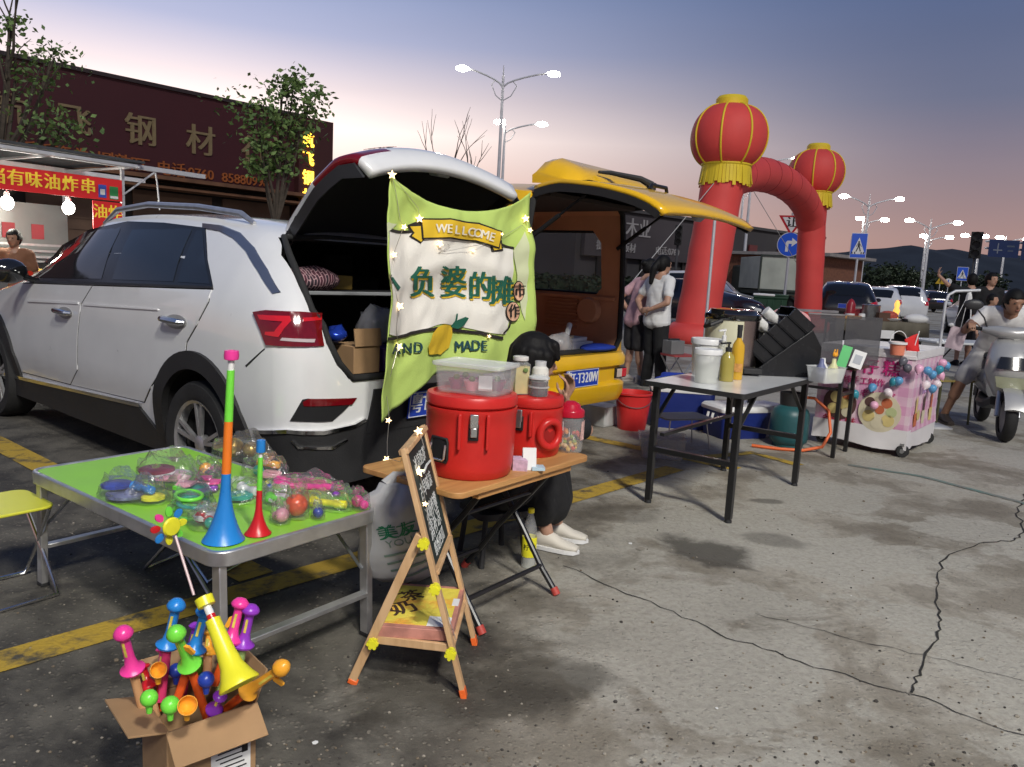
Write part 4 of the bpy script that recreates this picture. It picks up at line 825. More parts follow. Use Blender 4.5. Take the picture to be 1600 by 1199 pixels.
# ------------------------------------------------------------------ other cars
def plain_car(label, px, py, d, yaw, paint, L_=4.4, W_=.9, Hh=1.48, mpv=0., lamps=True, plate_t=True, name='parked_car'):
    b = PD(px, py, d); t = thing(name, label, 'car', (b.x, b.y, 0), yaw, 'cars parked beyond the arch')
    k = L_/4.4; a = W_
    B_ = Body([(-.9*k, .42, .7, .74, a*.6, a*.68, a*.66, a*.55), (-.86*k, .30, .88, .93, a*.82, a*.9, a*.88, a*.6), (-.72*k, .25, .95, 1.12+.2*mpv, a*.92, a*.97, a*.93, a*.72), (-.45*k, .22, .97, Hh-.12+.05*mpv, a*.95, a, a*.96, a*.73), (.0, .21, .96, Hh-.01, a*.95, a, a*.96, a*.74), (.9*k, .2, .94, Hh+.02, a*.95, a, a*.96, a*.74), (1.5*k, .2, .93, Hh-.06, a*.95, a, a*.96, a*.72), (2.05*k, .21, .92, Hh-.30, a*.94, a*.99, a*.95, a*.70), (2.5*k, .22, .88, .98, a*.92, a*.98, a*.93, a*.8), (3.1*k, .25, .76, .84, a*.85, a*.9, a*.86, a*.7), (3.42*k, .36, .55, .6, a*.55, a*.62, a*.58, a*.45)])
    mb = MB(); mb.use(paint); B_.shell(mb, 44); bo = mb.build('body', smooth=40); cut = []
    for x in (0, 2.6*k):
        for s in (1, -1):
            mb = MB(); mb.use(BLK).cyl((x, s*(a-.24), .31), (x, s*(a+.3), .31), .36, .36, 24); cut.append(cutter(mb))
    boolean(bo, cut); bo.parent = t
    for s in (1, -1):
        S_ = B_.side(s)
        for pl in ([(.0, 1.0), (.78*k, .985), (.78*k, Hh-.07), (.12, Hh-.10)], [(-.08, 1.0), (-.08+.02, Hh-.13), (-.32*k, Hh-.22), (-.45*k, 1.03)], [(.86*k, .985), (1.95*k, .965), (1.86*k, 1.06), (1.5*k, Hh-.15), (.86*k, Hh-.07)]):
            mb = MB(); mb.patch(interp_poly(pl, .15), S_, .12, -.01, .006); mb.build('window', GLASSD, parent=t)
        mb = MB(); mb.ball((1.85*k, s*(a+.10), 1.0), (.07, .10, .07), 10); mb.build('wing_mirror', paint, parent=t)
        for x in (0, 2.6*k): wheel(t, x, s*(a-.12), .31, .2, s, 5)
        fn = rearfn(B_, -.40*k)(s); mb = MB(); mb.patch(interp_poly([(.12, .97), (.30, .99), (.58, .93), (.60, .80), (.30, .80)], .08), fn, .08, -.01, .014); mb.build('tail_lamp', LAMPHOT if lamps else LAMPRED, parent=t)
        mb = MB(); mb.patch([(3.0*k, .68), (3.2*k, .64), (3.2*k, .56), (3.02*k, .60)], S_, .08, -.01, .01); mb.build('headlamp', mat('clear_headlamp', (.6, .62, .62), .1), parent=t)
    # rear screen and windscreen laid on the sloping ends
    def slope(x0, x1, y0, sgn):
        pts = []
        return pts
    def roofp(x, y, t_):
        zb, wr = B_.g(3, x), B_.g(7, x); return V((x, y, zb-.06*max(0, abs(y)/wr-.55)/.45+t_))
    xr = [(-.80*k, a*.52), (-.50*k, a*.60)]
    mb = MB(); mb.patch([(-.79*k, -a*.56), (-.79*k, a*.56), (-.44*k, a*.60), (-.44*k, -a*.60)], lambda x, y, t_: roofp(x, y, t_)+V((-t_, 0, 0)), .08, -.01, .008); mb.build('rear_window', GLASSD, parent=t)
    mb = MB(); mb.patch([(1.62*k, -a*.60), (1.62*k, a*.60), (2.42*k, a*.66), (2.42*k, -a*.66)], roofp, .1, -.01, .008); mb.build('windscreen', GLASSD, parent=t)
    if plate_t: plate(t, frame((-.90*k-.012, 0, .80), (0, -1, 0), (0, 0, 1)), [], .44, .14)
    return t
DKP = mat('dark_blue_car_paint', (.012, .013, .022), .15, coat=1., var=0); BKP = mat('black_car_paint', (.008, .008, .009), .2, coat=.8, var=0)
plain_car('black parked car with a blue plate beside the right arch leg', 1318, 500, 24.5, rad(68), BKP, 4.5, .92, 1.55, .6)
plain_car('small white hatchback between the black car and the white people carrier', 1372, 495, 33, rad(62), WHITEP, 4.2, .88, 1.48, plate_t=False)
plain_car('white people carrier with red tail lamps, rightmost of the parked white pair', 1408, 497, 33.5, rad(70), WHITEP, 4.6, .92, 1.58, 1., plate_t=False)
plain_car('white car glimpsed behind the scooter rider with a dark rear window', 1562, 505, 24, rad(75), WHITEP, 4.4, .92, 1.52, .8)
plain_car('white SUV parked behind the left arch leg, facing right', 1045, 478, 29, rad(-25), WHITEP, 4.3, .92, 1.66, 1., plate_t=False)
plain_car('glossy dark blue car with its bonnet showing between arch leg and bins', 1025, 500, 23.5, rad(-24), DKP, 4.3, .88, 1.36, plate_t=False)
plain_car('tiny dark car far off behind the man in black', 1462, 470, 55, rad(80), BKP, 4.3, .9, 1.5)
# box truck body and wheelie bins
tb = PD(1196, 470, 40); tk = thing('box_truck', 'old truck with a pale box body parked between the arch legs', 'truck', (tb.x, tb.y, 0), rad(0)); DKG = mat('dark_green_frame', (.03, .04, .032), .6)
mb = MB(); mb.use(mat('pale_grey_green_panel', (.40, .42, .36), .6, var=.15, vs_=1.5)).box((0, 0, 1.9), (1.9, 3.6, 1.6)); mb.build('box_body', parent=tk, bevel=.02)
mb = MB(); mb.use(DKG)
for x in (-.98, .98):
    mb.box((x, -1.81, 1.9), (.08, .08, 1.75))
mb.box((0, -1.83, 2.74), (2.04, .08, .08)); mb.box((0, -1.83, 1.06), (2.04, .08, .1)); mb.box((0, 0, .95), (1.7, 3.5, .2)); mb.build('frame', parent=tk)
for s in (-1, 1): wheel(tk, s*.8, -1.1, .42, .3, s, 5, rimm=STEEL)
for s in (-1, 1): wheel(tk, s*.8, 2.2, .42, .3, s, 5, rimm=STEEL)
mb = MB(); mb.box((0, 2.7, 1.4), (1.8, 1.6, 1.8)); mb.build('cab', DKG, parent=tk, bevel=.1)
BING = mat('green_bin_plastic', (.012, .05, .025), .45, var=.1)
def bin_(label, px, d, lid):
    b = PD(px, 480, d); t = thing('wheelie_bin', label, 'rubbish bin', (b.x, b.y, 0), atan2(b.y, b.x)-pi/2, 'green wheelie bins by the truck'); mb = MB()
    mb.rings([[V((x*s_, y*s_, z)) for x, y in ((-.27, -.3), (.27, -.3), (.27, .3), (-.27, .3))] for s_, z in ((.8, .08), (.98, .92), (1.06, .94), (1.06, 1.0))]); 
    for x in (-.12, .12): mb.box((x, -.29, .5), (.03, .04, .8))
    mb.build('bin_body', BING, parent=t, bevel=.02); mb = MB(); mb.box((0, 0, 1.03), (.6, .66, .06)); mb.build('lid', lid, parent=t, bevel=.02)
    mb = MB(); mb.cyl((-.3, .28, .1), (-.24, .28, .1), .1, .1, 14); mb.cyl((.24, .28, .1), (.3, .28, .1), .1, .1, 14); mb.build('wheel', RUBBER, parent=t)
bin_('green wheelie bin with a pale lid left of the sign pole', 1192, 22.5, WHT); bin_('green wheelie bin with a green lid right of the pale lidded bin', 1214, 22.5, BING)
# ================================================================== NEAR STALL
def R2(p, e1, e2): return lambda a, b, z=0.: V((p.x+e1.x*a+e2.x*b, p.y+e1.y*a+e2.y*b, z))
# ---- green folding table
e1 = V((-.802, .597, 0)); e2 = V((.603, .798, 0)); ZT = .47
Np = G(338, 868, ZT); gc = Np+e1*.635+e2*.315
gt = thing('folding_table', 'lime green aluminium folding table with toys laid on it', 'table', (gc.x, gc.y, 0), atan2(e1.y, e1.x))
# local x along e1 (away-left), local y = towards -e2 ... (rotated +90 deg of e1)
GREENT = mat('lime_laminate', (.27, .60, .055), .35, var=.07, vs_=4)
def rrect(w_, h_, r, n=6): return [(sx*(w_/2-r)+r*cos(a), sy*(h_/2-r)+r*sin(a)) for sx, sy, a0 in ((1, 1, 0), (-1, 1, pi/2), (-1, -1, pi), (1, -1, 1.5*pi)) for a in [a0+pi/2*i/n for i in range(n+1)]]
mb = MB(); mb.prism(rrect(1.25, .61, .045), .012, None, ZT-.014); top = mb.build('tabletop', GREENT, parent=gt, bevel=.002)
mb = MB(); o_ = rrect(1.28, .64, .06); i_ = rrect(1.245, .605, .043); n = len(o_)
for (za, zb) in ((ZT-.045, ZT+.0025),):
    vs = [(x, y, zb) for x, y in o_]+[(x, y, zb) for x, y in i_]+[(x, y, za) for x, y in o_]+[(x, y, za) for x, y in i_]
    fs = []
    for k in range(n):
        q = (k+1) % n; fs += [(k, q, n+q, n+k), (2*n+k, 3*n+k, 3*n+q, 2*n+q), (k, 2*n+k, 2*n+q, q), (n+k, n+q, 3*n+q, 3*n+k)]
    mb.add(vs, fs)
mb.build('edge_frame', ALU, parent=gt, bevel=.004)
for sx in (-1, 1):
    for sy in (-1, 1):
        mb = MB(); mb.use(ALU).bar((sx*.60, sy*.285, ZT-.04), (sx*.615, sy*.288, .012), .04, .026, up=(0, 1, 0)); mb.use(BLKPL).box((sx*.615, sy*.288, .008), (.044, .03, .016)); mb.use(STEEL).cyl((sx*.60, sy*.30, ZT-.025), (sx*.60, sy*.307, ZT-.025), .006); mb.build('leg', parent=gt, bevel=.003)
    mb = MB(); mb.bar((sx*.612, -.28, .16), (sx*.612, .28, .16), .034, .016); mb.build('leg_brace', ALU, parent=gt, bevel=.002)
    for sy in (-1, 1):
        mb = MB(); mb.tube([(sx*.60, sy*.272, .25), (sx*.36, sy*.272, ZT-.045)], .006, 6); mb.build('strut', STEEL, parent=gt)
# ---- yellow folding stool at the left edge
ps = G(4, 787, .36)
st = thing('folding_stool', 'small folding stool with a yellow seat beside the green table', 'stool', (ps.x, ps.y, 0), atan2(e1.y, e1.x))
mb = MB(); mb.prism(rrect(.30, .26, .05), .012, None, .35); mb.build('seat', mat('yellow_seat', (.62, .62, .05), .4, var=.06), parent=st, bevel=.004)
for s in (-1, 1):
    mb = MB(); mb.tube([(s*.13, -.11, .35), (-s*.02, -.12, .16), (-s*.15, -.12, .01), (-s*.16, .12, .01), (-s*.02, .12, .16), (s*.13, .11, .35)], .008, 8); mb.build('leg_frame', CHROME, parent=st)
ps2 = G(185, 800, .36); ps2 = ps2+e2*.38+e1*.12
st2 = dup(st, (ps2.x, ps2.y, 0), atan2(e1.y, e1.x)+.3, 'second folding stool tucked behind the green table, mostly hidden')
# ---- long plastic horns standing on the green table
def plc(n, c): return plast('toy_'+n, c, .28, spec=.6, bump=.03)
TB, TO, TG, TP, TR, TY, TV, TW = plc('blue', (.02, .22, .62)), plc('orange', (.85, .20, .02)), plc('lime', (.18, .72, .06)), plc('pink', (.85, .05, .32)), plc('red', (.58, .015, .02)), plc('yellow', (.80, .75, .03)), plc('violet', (.28, .04, .50)), plc('white', (.78, .78, .76))
TDB = plc('navy', (.02, .05, .35)); TA = plc('amber', (.85, .38, .03))
def horn(label, px, py, ptop, wpx, segs, mp, kind='plastic horn'):
    p = G(px, py-6, ZT); t = thing('plastic_horn', label, 'toy horn', (p.x, p.y, ZT), 0, 'plastic horns on the green table'); d = p.y; k = d/FPX
    Hh = PD(ptop[0], ptop[1], d).z-ZT; R = wpx*k/2; tip = PD(ptop[0], ptop[1], d)-p; ax = M.Identity(4)
    for (f0, f1, m_) in segs:
        mb = MB(); pr = []
        for i in range(13):
            f = f0+(f1-f0)*i/12; r = R*(.17+.09*(1-f)+.74*(max(0, 1-f/.34))**2.3); pr.append((r, f*Hh))
        if f0 == 0: pr = [(pr[0][0]*.97, 0), (pr[0][0]*1.02, .002)]+pr[1:]
        T = M.Shear('XY', 4, (0, 0)) if False else M.Identity(4); T[0][2] = tip.x/Hh
        mb.lathe(pr+([(pr[-1][0]*.6, f1*Hh)] if f1 < .9 else []), T, 28); mb.build('horn_section', m_, parent=t, smooth=40)
    mb = MB(); T = M.Identity(4); T[0][2] = tip.x/Hh; f1 = segs[-1][1]; r = R*.15; mb.use(TW).lathe([(r, f1*Hh), (r, Hh*(f1+.05))], T, 18); mb.use(mp).lathe([(r*1.0, Hh*(f1+.05)), (r*2.2, Hh*(f1+.055)), (r*2.35, Hh*(f1+.075)), (r*2.2, Hh), (r*1.2, Hh*1.001), (r*.9, Hh*.985)], T, 24); mb.build('mouthpiece', parent=t)
horn('tall plastic horn in blue, orange and green with a pink mouthpiece', 349, 850, (362, 548), 66, ((0, .36, TB), (.36, .635, TO), (.635, .90, TG)), TP)
horn('shorter red and green plastic horn with a blue mouthpiece', 403, 840, (408, 688), 42, ((0, .47, TR), (.47, .82, TG)), TB)
# ---- bagged toys: a crumpled clear film over coloured toys
def film_mat(name, base, rough, bump, bs):
    m = D.materials.new(name); m.use_nodes = True; t = m.node_tree; n = t.nodes; n.remove(n['Principled BSDF']); o = n['Material Output']
    tr = n.new('ShaderNodeBsdfTransparent'); gl = n.new('ShaderNodeBsdfGlossy'); gl.inputs['Roughness'].default_value = rough; fr = n.new('ShaderNodeFresnel'); fr.inputs[0].default_value = 1.6; ad = n.new('ShaderNodeMath'); ad.operation = 'MULTIPLY_ADD'; ad.inputs[1].default_value = .55; ad.inputs[2].default_value = base; mi = n.new('ShaderNodeMixShader')
    tcn = n.new('ShaderNodeTexCoord'); no = n.new('ShaderNodeTexNoise'); no.inputs['Scale'].default_value = bs; bp = n.new('ShaderNodeBump'); bp.inputs['Strength'].default_value = bump; bp.inputs['Distance'].default_value = .01
    l = t.links.new; l(tcn.outputs['Object'], no.inputs[0]); l(no.outputs[0], bp.inputs['Height']); l(bp.outputs[0], gl.inputs['Normal']); l(bp.outputs[0], fr.inputs['Normal']); l(fr.outputs[0], ad.inputs[0]); l(ad.outputs[0], mi.inputs[0]); l(tr.outputs[0], mi.inputs[1]); l(gl.outputs[0], mi.inputs[2]); df = n.new('ShaderNodeBsdfDiffuse'); df.inputs[0].default_value = (.9, .9, .92, 1); m2 = n.new('ShaderNodeMixShader'); m2.inputs[0].default_value = .045; l(mi.outputs[0], m2.inputs[1]); l(df.outputs[0], m2.inputs[2]); l(m2.outputs[0], o.inputs[0]); return m
FILM = film_mat('clear_film', .0, .12, .9, 38)
def bag(label, px, py, wpx, hpx, yaw, parts, h=.045, film=True, kind='bagged_toy', cat='toy'):
    p = G(px, py, ZT+.01); k = p.y/FPX; t = thing(kind, label, cat, (p.x, p.y, ZT), yaw, 'bagged toys on the green table'); A, B = wpx*k/2*1.08, hpx*k/2*1.12; h *= 1.1
    for i, (shape, m_, x, y, z, s, nm) in enumerate(parts):
        s *= 1.0 if shape in ('ball', 'stick') else 1.3; z = z*1.6+.004*i
        mb = MB(); c = (x*A, y*B, z+.008)
        if shape == 'ball': mb.ball((c[0], c[1], max(c[2], s+.003)), s, 16)
        elif shape == 'disc': mb.lathe([(s*.2, 0), (s, .003), (s, .012), (s*.85, .016), (.001, .018)], M.Translation(c), 24)
        elif shape == 'ring': mb.tube([(c[0]+s*cos(a), c[1]+s*.7*sin(a), c[2]+.006) for a in [2*pi*q/20 for q in range(20)]], .007, 8, True); mb.bar((c[0]+s, c[1], c[2]+.006), (c[0]+s*2, c[1]+.02, c[2]+.006), .012)
        elif shape == 'stick': mb.lathe([(.006, -s), (.014, -s*.95), (.016, -s*.4), (.012, -s*.3), (.012, s*.5), (.018, s*.6), (.02, s*.85), (.01, s)], M.Translation((c[0], c[1], c[2]+.016)) @ M.Rotation(pi/2, 4, 'Y'), 14)
        elif shape == 'wing':
            for sg in (-1, 1): mb.prism([(c[0], c[1]), (c[0]+sg*s, c[1]+s*.8), (c[0]+sg*s*1.3, c[1]+s*.1), (c[0]+sg*s*.8, c[1]-s*.6)], .008, M.Translation((0, 0, c[2]+.012)))
        mb.build(nm, m_, parent=t, smooth=50)
    if film:
        mb = MB(); NA, NB = 30, 9; R = []
        for i in range(NB):
            f = i/(NB-1); a_ = f*pi/2; R.append([(A*1.05*cos(a_)**.6*cos(b)*(1+.22*mnoise.noise(V((cos(b)*3, sin(b)*3, f*3+px*.1)))) if f < 1 else 0, B*1.05*cos(a_)**.6*sin(b)*(1+.22*mnoise.noise(V((cos(b)*3, sin(b)*3, f*3+py*.1)))) if f < 1 else 0, .003+h*1.25*sin(a_)*(1+.8*mnoise.noise(V((cos(b)*3.2*(1-f), sin(b)*3.2*(1-f), px*.37+f*4))))) for b in [2*pi*q/NA for q in range(NA)]])
        mb.rings(R, False); mb.build('bag_film', FILM, parent=t, smooth=28)
YW = atan2(e1.y, e1.x)
TSIL, TMAR, TBLKW = plc('grey_blue', (.16, .18, .32)), plc('maroon', (.22, .02, .06)), plc('dark', (.03, .03, .05)); TTEAL = plc('teal', (.03, .36, .28)); TPALE = plc('pale_pink', (.75, .35, .42)); TGOLD = mat('gold_foil', (.45, .30, .09), .3, .7, var=.3, vs_=25, bump=.6, bs=40)
bag('crumpled clear bag with grey blue toy at the left end of the toy row', 195, 772, 92, 60, YW+.1, [('disc', TSIL, -.2, 0, 0, .055, 'toy'), ('disc', TDB, .3, .1, .012, .04, 'toy'), ('ball', TSIL, -.5, .2, 0, .02, 'toy')], .05)
bag('clear bag holding white and maroon disc toys behind the pink butterfly', 262, 742, 96, 62, YW+.3, [('disc', TW, -.3, .1, 0, .055, 'toy'), ('disc', TMAR, .3, .2, .006, .05, 'toy'), ('ball', TY, .55, -.2, .0, .018, 'toy')], .06)
bag('clear bag with a pink butterfly and violet wings on the green table', 285, 768, 100, 60, YW, [('wing', TPALE, .1, .1, .015, .05, 'toy'), ('disc', TSIL, -.45, -.1, 0, .05, 'toy'), ('disc', TTEAL, -.25, -.5, .0, .03, 'toy')], .05)
bag('gold foil party bag between the two horns, farthest on the table', 378, 712, 92, 46, YW+.5, [('ball', TGOLD, -.3, 0, 0, .035, 'toy'), ('ball', TGOLD, .25, .1, 0, .042, 'toy'), ('disc', TGOLD, .6, 0, .01, .035, 'toy')], .075)
bag('orange and black striped toy in clear film behind the tall horn', 325, 742, 56, 40, YW, [('ball', TA, .2, 0, 0, .026, 'toy'), ('ball', TBLKW, -.35, -.1, 0, .022, 'toy'), ('disc', TBLKW, .0, -.4, .0, .03, 'toy')], .05)
bag('clear pack of green ring bats lying left of the tall horn', 300, 800, 112, 62, YW-.3, [('ring', TG, -.1, .15, 0, .058, 'toy'), ('ring', TTEAL, .1, -.1, .012, .05, 'toy'), ('ring', TG, .35, .0, .02, .045, 'toy')], .045)
bag('clear bag of teal and white small toys between the horns', 385, 775, 60, 70, YW, [('disc', TTEAL, 0, .3, 0, .035, 'toy'), ('stick', TW, .2, -.2, 0, .05, 'toy'), ('ball', TPALE, -.2, -.3, 0, .02, 'toy')], .045)
bag('hot pink bubble wand in clear film along the back edge', 482, 770, 136, 24, YW+.62, [('stick', TP, 0, 0, .005, .13, 'toy'), ('ball', TDB, .9, -.5, 0, .014, 'toy')], .042)
bag('clear bag with lime and white toys right of the red horn', 437, 786, 66, 50, YW, [('stick', TG, 0, .2, 0, .05, 'toy'), ('disc', TW, .3, -.2, .0, .03, 'toy'), ('ball', TY, -.4, -.3, 0, .016, 'toy')], .045)
bag('glossy orange ball in clear film right of the red horn', 463, 803, 40, 34, YW, [('ball', plc('deep_orange', (.82, .10, .02)), 0, 0, 0, .038, 'toy')], .078)
bag('pale pink rubber toy beside the glossy orange ball', 438, 812, 34, 26, YW, [('ball', TPALE, -.2, 0, 0, .024, 'toy'), ('ball', TPALE, .5, 0, 0, .016, 'toy')], .052)
bag('yellow bubble bottle in clear film near the right edge', 512, 792, 74, 26, YW+.5, [('stick', TY, 0, 0, 0, .07, 'toy')], .042)
bag('small navy blue ball in front of the yellow bottle', 497, 806, 22, 18, YW, [('ball', TDB, 0, 0, 0, .018, 'toy')], .04)
bag('bright pink ball toy at the right end of the toy row', 560, 790, 42, 24, YW, [('ball', TP, .1, 0, 0, .022, 'toy'), ('ball', TP, -.6, 0, 0, .016, 'toy')], .048)
for a in (('clear bag of pink and lilac hair toys behind the tall horn', 330, 762, 70, 50, YW, [('wing', TP, 0, 0, .01, .035, 'toy'), ('disc', TPALE, .4, .2, 0, .03, 'toy'), ('ball', TV, -.4, .2, 0, .018, 'toy')], .05),
    ('clear bag of red and teal toy cars by the tall horn foot', 322, 818, 60, 46, YW, [('stick', TR, 0, 0, 0, .04, 'toy'), ('ball', TTEAL, -.5, .1, 0, .018, 'toy'), ('disc', TW, .4, -.3, .0, .03, 'toy')], .045),
    ('clear bag of blue and yellow blocks at the table middle', 232, 778, 66, 44, YW+.2, [('disc', TY, -.3, 0, 0, .03, 'toy'), ('stick', TB, .2, .2, .01, .05, 'toy'), ('ball', TP, .5, -.3, 0, .016, 'toy')], .05),
    ('clear bag of mixed pastel toys at the back right of the tall horn', 415, 742, 74, 44, YW+.3, [('disc', TPALE, -.2, 0, 0, .035, 'toy'), ('ball', TTEAL, .3, .1, 0, .022, 'toy'), ('stick', TA, 0, -.3, .012, .05, 'toy')], .055),
    ('second pink bubble wand in clear film beside the first', 470, 762, 110, 20, YW+.66, [('stick', TP, 0, 0, .005, .10, 'toy'), ('ball', TY, .9, .2, 0, .014, 'toy')], .04),
    ('clear bag of green and violet toys behind the yellow bottle', 535, 782, 54, 34, YW, [('disc', TG, 0, 0, 0, .03, 'toy'), ('ball', TV, .4, .2, 0, .018, 'toy')], .045)): bag(*a)
# ---- pinwheel on a stick leaning on the table edge
pw0 = PD(303, 930, 2.05); pw1 = PD(268, 818, 2.13)
t = thing('pinwheel', 'yellow flower pinwheel with small coloured petals hanging at the table edge', 'toy pinwheel', tuple(pw0))
mb = MB(); mb.cyl((0, 0, 0), pw1-pw0, .004, .004, 8); mb.build('stick', mat('clear_red_stick', (.7, .5, .5), .2, alpha=.7), parent=t)
T = facing(pw1-pw0+V((0, -.02, 0))); mb = MB(); mb.lathe([(.001, 0), (.026, .0), (.028, .006), (.024, .011), (.001, .012)], T @ M.Translation((0, 0, .01)), 20); mb.build('hub', TY, parent=t)
for k in range(8):
    a = 2*pi*k/8; mb = MB(); m_ = (TY, TB, TG, TP, TR, TB, TY, TG)[k]; mb.lathe([(.001, 0), (.015, .0), (.015, .005), (.001, .006)], T @ M.Translation((.042*cos(a), .042*sin(a), 0)) @ M.Scale(.7, 4, (-sin(a), cos(a), 0)), 14); mb.build('petal', m_, parent=t)
# ---- cardboard box of toy swords
bz = .23; bl = G(261, 1146, bz); br = G(400, 1098, bz); ex = (br-bl); bw_ = ex.length; ex.normalize(); ey = V((-ex.y, ex.x, 0)); bd = .19
bx = thing('cardboard_box', 'open brown cardboard box full of plastic toy swords in the foreground', 'box', (bl.x, bl.y, 0), atan2(ex.y, ex.x))
mb = MB(); th = .006
mb.box((bw_/2, th/2, bz/2), (bw_, th, bz)); mb.box((bw_/2, bd-th/2, bz/2), (bw_, th, bz)); mb.box((th/2, bd/2, bz/2), (th, bd-2*th, bz)); mb.box((bw_-th/2, bd/2, bz/2), (th, bd-2*th, bz)); mb.box((bw_/2, bd/2, th/2), (bw_-2*th, bd-2*th, th)); mb.build('carton', CARD, parent=bx, bevel=.0015)
for T, l_, wd in ((M.Translation((bw_/2, .0, bz)) @ M.Rotation(rad(-140), 4, 'X'), bw_*1.03, .085), (M.Translation((bw_/2, bd, bz)) @ M.Rotation(rad(32), 4, 'X'), bw_, .10), (M.Translation((0, bd/2, bz)) @ M.Rotation(pi/2, 4, 'Z') @ M.Rotation(rad(14), 4, 'X'), bd, .085), (M.Translation((bw_, bd/2, bz)) @ M.Rotation(-pi/2, 4, 'Z') @ M.Rotation(rad(70), 4, 'X'), bd, .085)):
    mb = MB(); mb.box((0, wd/2, 0), (l_, wd, .005), 0, T); mb.build('flap', CARD, parent=bx, bevel=.001)
mb = MB(); mb.use(PAPER).box((bw_*.70, -.0015, bz*.50), (bw_*.46, .002, bz*.52)); mb.use(INK)
for q in range(6): mb.box((bw_*.70, -.0035, bz*(.34+.055*q)), (bw_*(.36-.05*(q % 3)), .001, .003))
mb.box((bw_*.86, -.0035, bz*.6), (bw_*.07, .001, bz*.22)); mb.build('shipping_label', parent=bx, smooth=0)
mb = MB(); mb.box((bw_/2, -.0012, bz*.10), (bw_*.99, .0015, .03)); mb.build('tape', mat('brown_tape', (.36, .22, .11), .2, var=0), parent=bx)
def sword(label, tip, guard, end, c, c2, beak=None, dt=1.66, de=1.72, sc__=1.):
    a = PD(*tip, dt); g = PD(*guard, (dt+de)/2); e = PD(*end, de); t = thing('toy_sword', label, 'toy sword', tuple(g), 0, 'plastic toys standing in the cardboard box'); ln = (a-g).length; T = axis_m((0, 0, 0), a-g)
    mb = MB(); k = sc__; mb.lathe([(.001, -.004), (.026*k, -.005), (.028*k, 0), (.024*k, .004), (.015*k, .013), (.0115*k, ln*.3), (.011*k, ln*.74), (.013*k, ln*.80), (.015*k, ln*.82)], T, 22); mb.build('handle', c, parent=t, smooth=60)
    mb = MB(); mb.lathe([(.010*k, ln*.79), (.019*k, ln*.83), (.0225*k, ln*.90), (.019*k, ln*.97), (.012*k, ln*1.04), (.001, ln*1.07)], T, 20); mb.build('pommel', c, parent=t, smooth=60)
    mb = MB(); mb.cyl((a-g)*-.02, e-g, .0105, .0105, 14); mb.build('tube', c2, parent=t, smooth=60)
    mb = MB(); u = (a-g).normalized(); y_ = V((0, -1, .1)); mb.box((0, 0, 0), (.006, ln*.34, .002), 0, frame(u*ln*.52+y_*.0118*k, y_.cross(u), u)); mb.build('sticker', mat('sticker_yellow', (.75, .62, .10), .35, var=.3, vs_=60), parent=t)
    if beak:
        mb = MB(); s_ = (T @ V((.010, 0, ln*.62))); u = (a-g).normalized(); side = V((1, 0, 0)) if beak > 0 else V((-1, 0, 0)); mb.prism([(0, 0), (.014, -.006), (.024, -.028), (.016, -.033), (.0, -.012)], .007, frame(u*ln*.62+side*.006, side, u)); mb.build('trigger', TA, parent=t)
COG = plast('clear_orange', (.85, .12, .02), .2, alpha=.85); CPK = plast('clear_pink_stick', (.8, .06, .2), .2, alpha=.9); CAM = plast('clear_amber', (.75, .42, .2), .2, alpha=.75); CGR = plast('clear_green', (.4, .6, .2), .2, alpha=.6)
sword('pink toy sword standing at the left corner of the carton', (191, 984), (207, 1045), (226, 1120), TP, CAM)
sword('blue toy sword with pink stick, leftmost of the two blue ones', (277, 940), (262, 1007), (252, 1095), TB, CPK, None, 1.76, 1.76)
sword('green toy sword with duck trigger leaning right in front', (273, 985), (296, 1038), (328, 1135), TG, COG, 1, 1.64, 1.76)
sword('blue toy sword next to the yellow horn', (322, 950), (304, 1014), (278, 1090), TB, COG, None, 1.74, 1.72)
sword('bright pink toy sword with an orange trigger behind the yellow horn', (377, 938), (361, 1000), (335, 1070), TP, COG, -1, 1.80, 1.76)
sword('violet toy sword, rightmost of the upright ones', (393, 948), (380, 1007), (368, 1070), TV, CGR, None, 1.80, 1.78)
sword('violet toy sword mostly hidden between the blue ones', (308, 975), (296, 1020), (286, 1080), TV, CPK, None, 1.82, 1.78, .85)
sword('amber toy sword with a bird head leaning out to the right', (445, 1040), (388, 1079), (336, 1122), TA, COG, 1, 1.68, 1.78, .95)
sword('amber toy sword half hidden behind the yellow horn', (328, 985), (325, 1020), (322, 1080), TA, CAM, None, 1.79, 1.75, .8)
for a in (('green toy sword low at the back between blue and violet ones', (298, 1010), (290, 1046), (284, 1100), TG, CPK, None, 1.84, 1.80, .85), ('pink toy sword half hidden behind the green one', (256, 1012), (252, 1050), (250, 1110), TP, COG, None, 1.82, 1.78, .85),
    ('orange toy sword leaning at the back right corner of the carton', (352, 1022), (347, 1058), (336, 1110), TO, CGR, None, 1.82, 1.78, .85), ('red toy sword low on the left inside the carton', (222, 1040), (232, 1072), (244, 1120), TR, CAM, None, 1.76, 1.74, .8), ('violet toy sword low in front of the yellow horn', (345, 1086), (335, 1108), (325, 1140), TV, CPK, None, 1.70, 1.74, .75)): sword(*a)
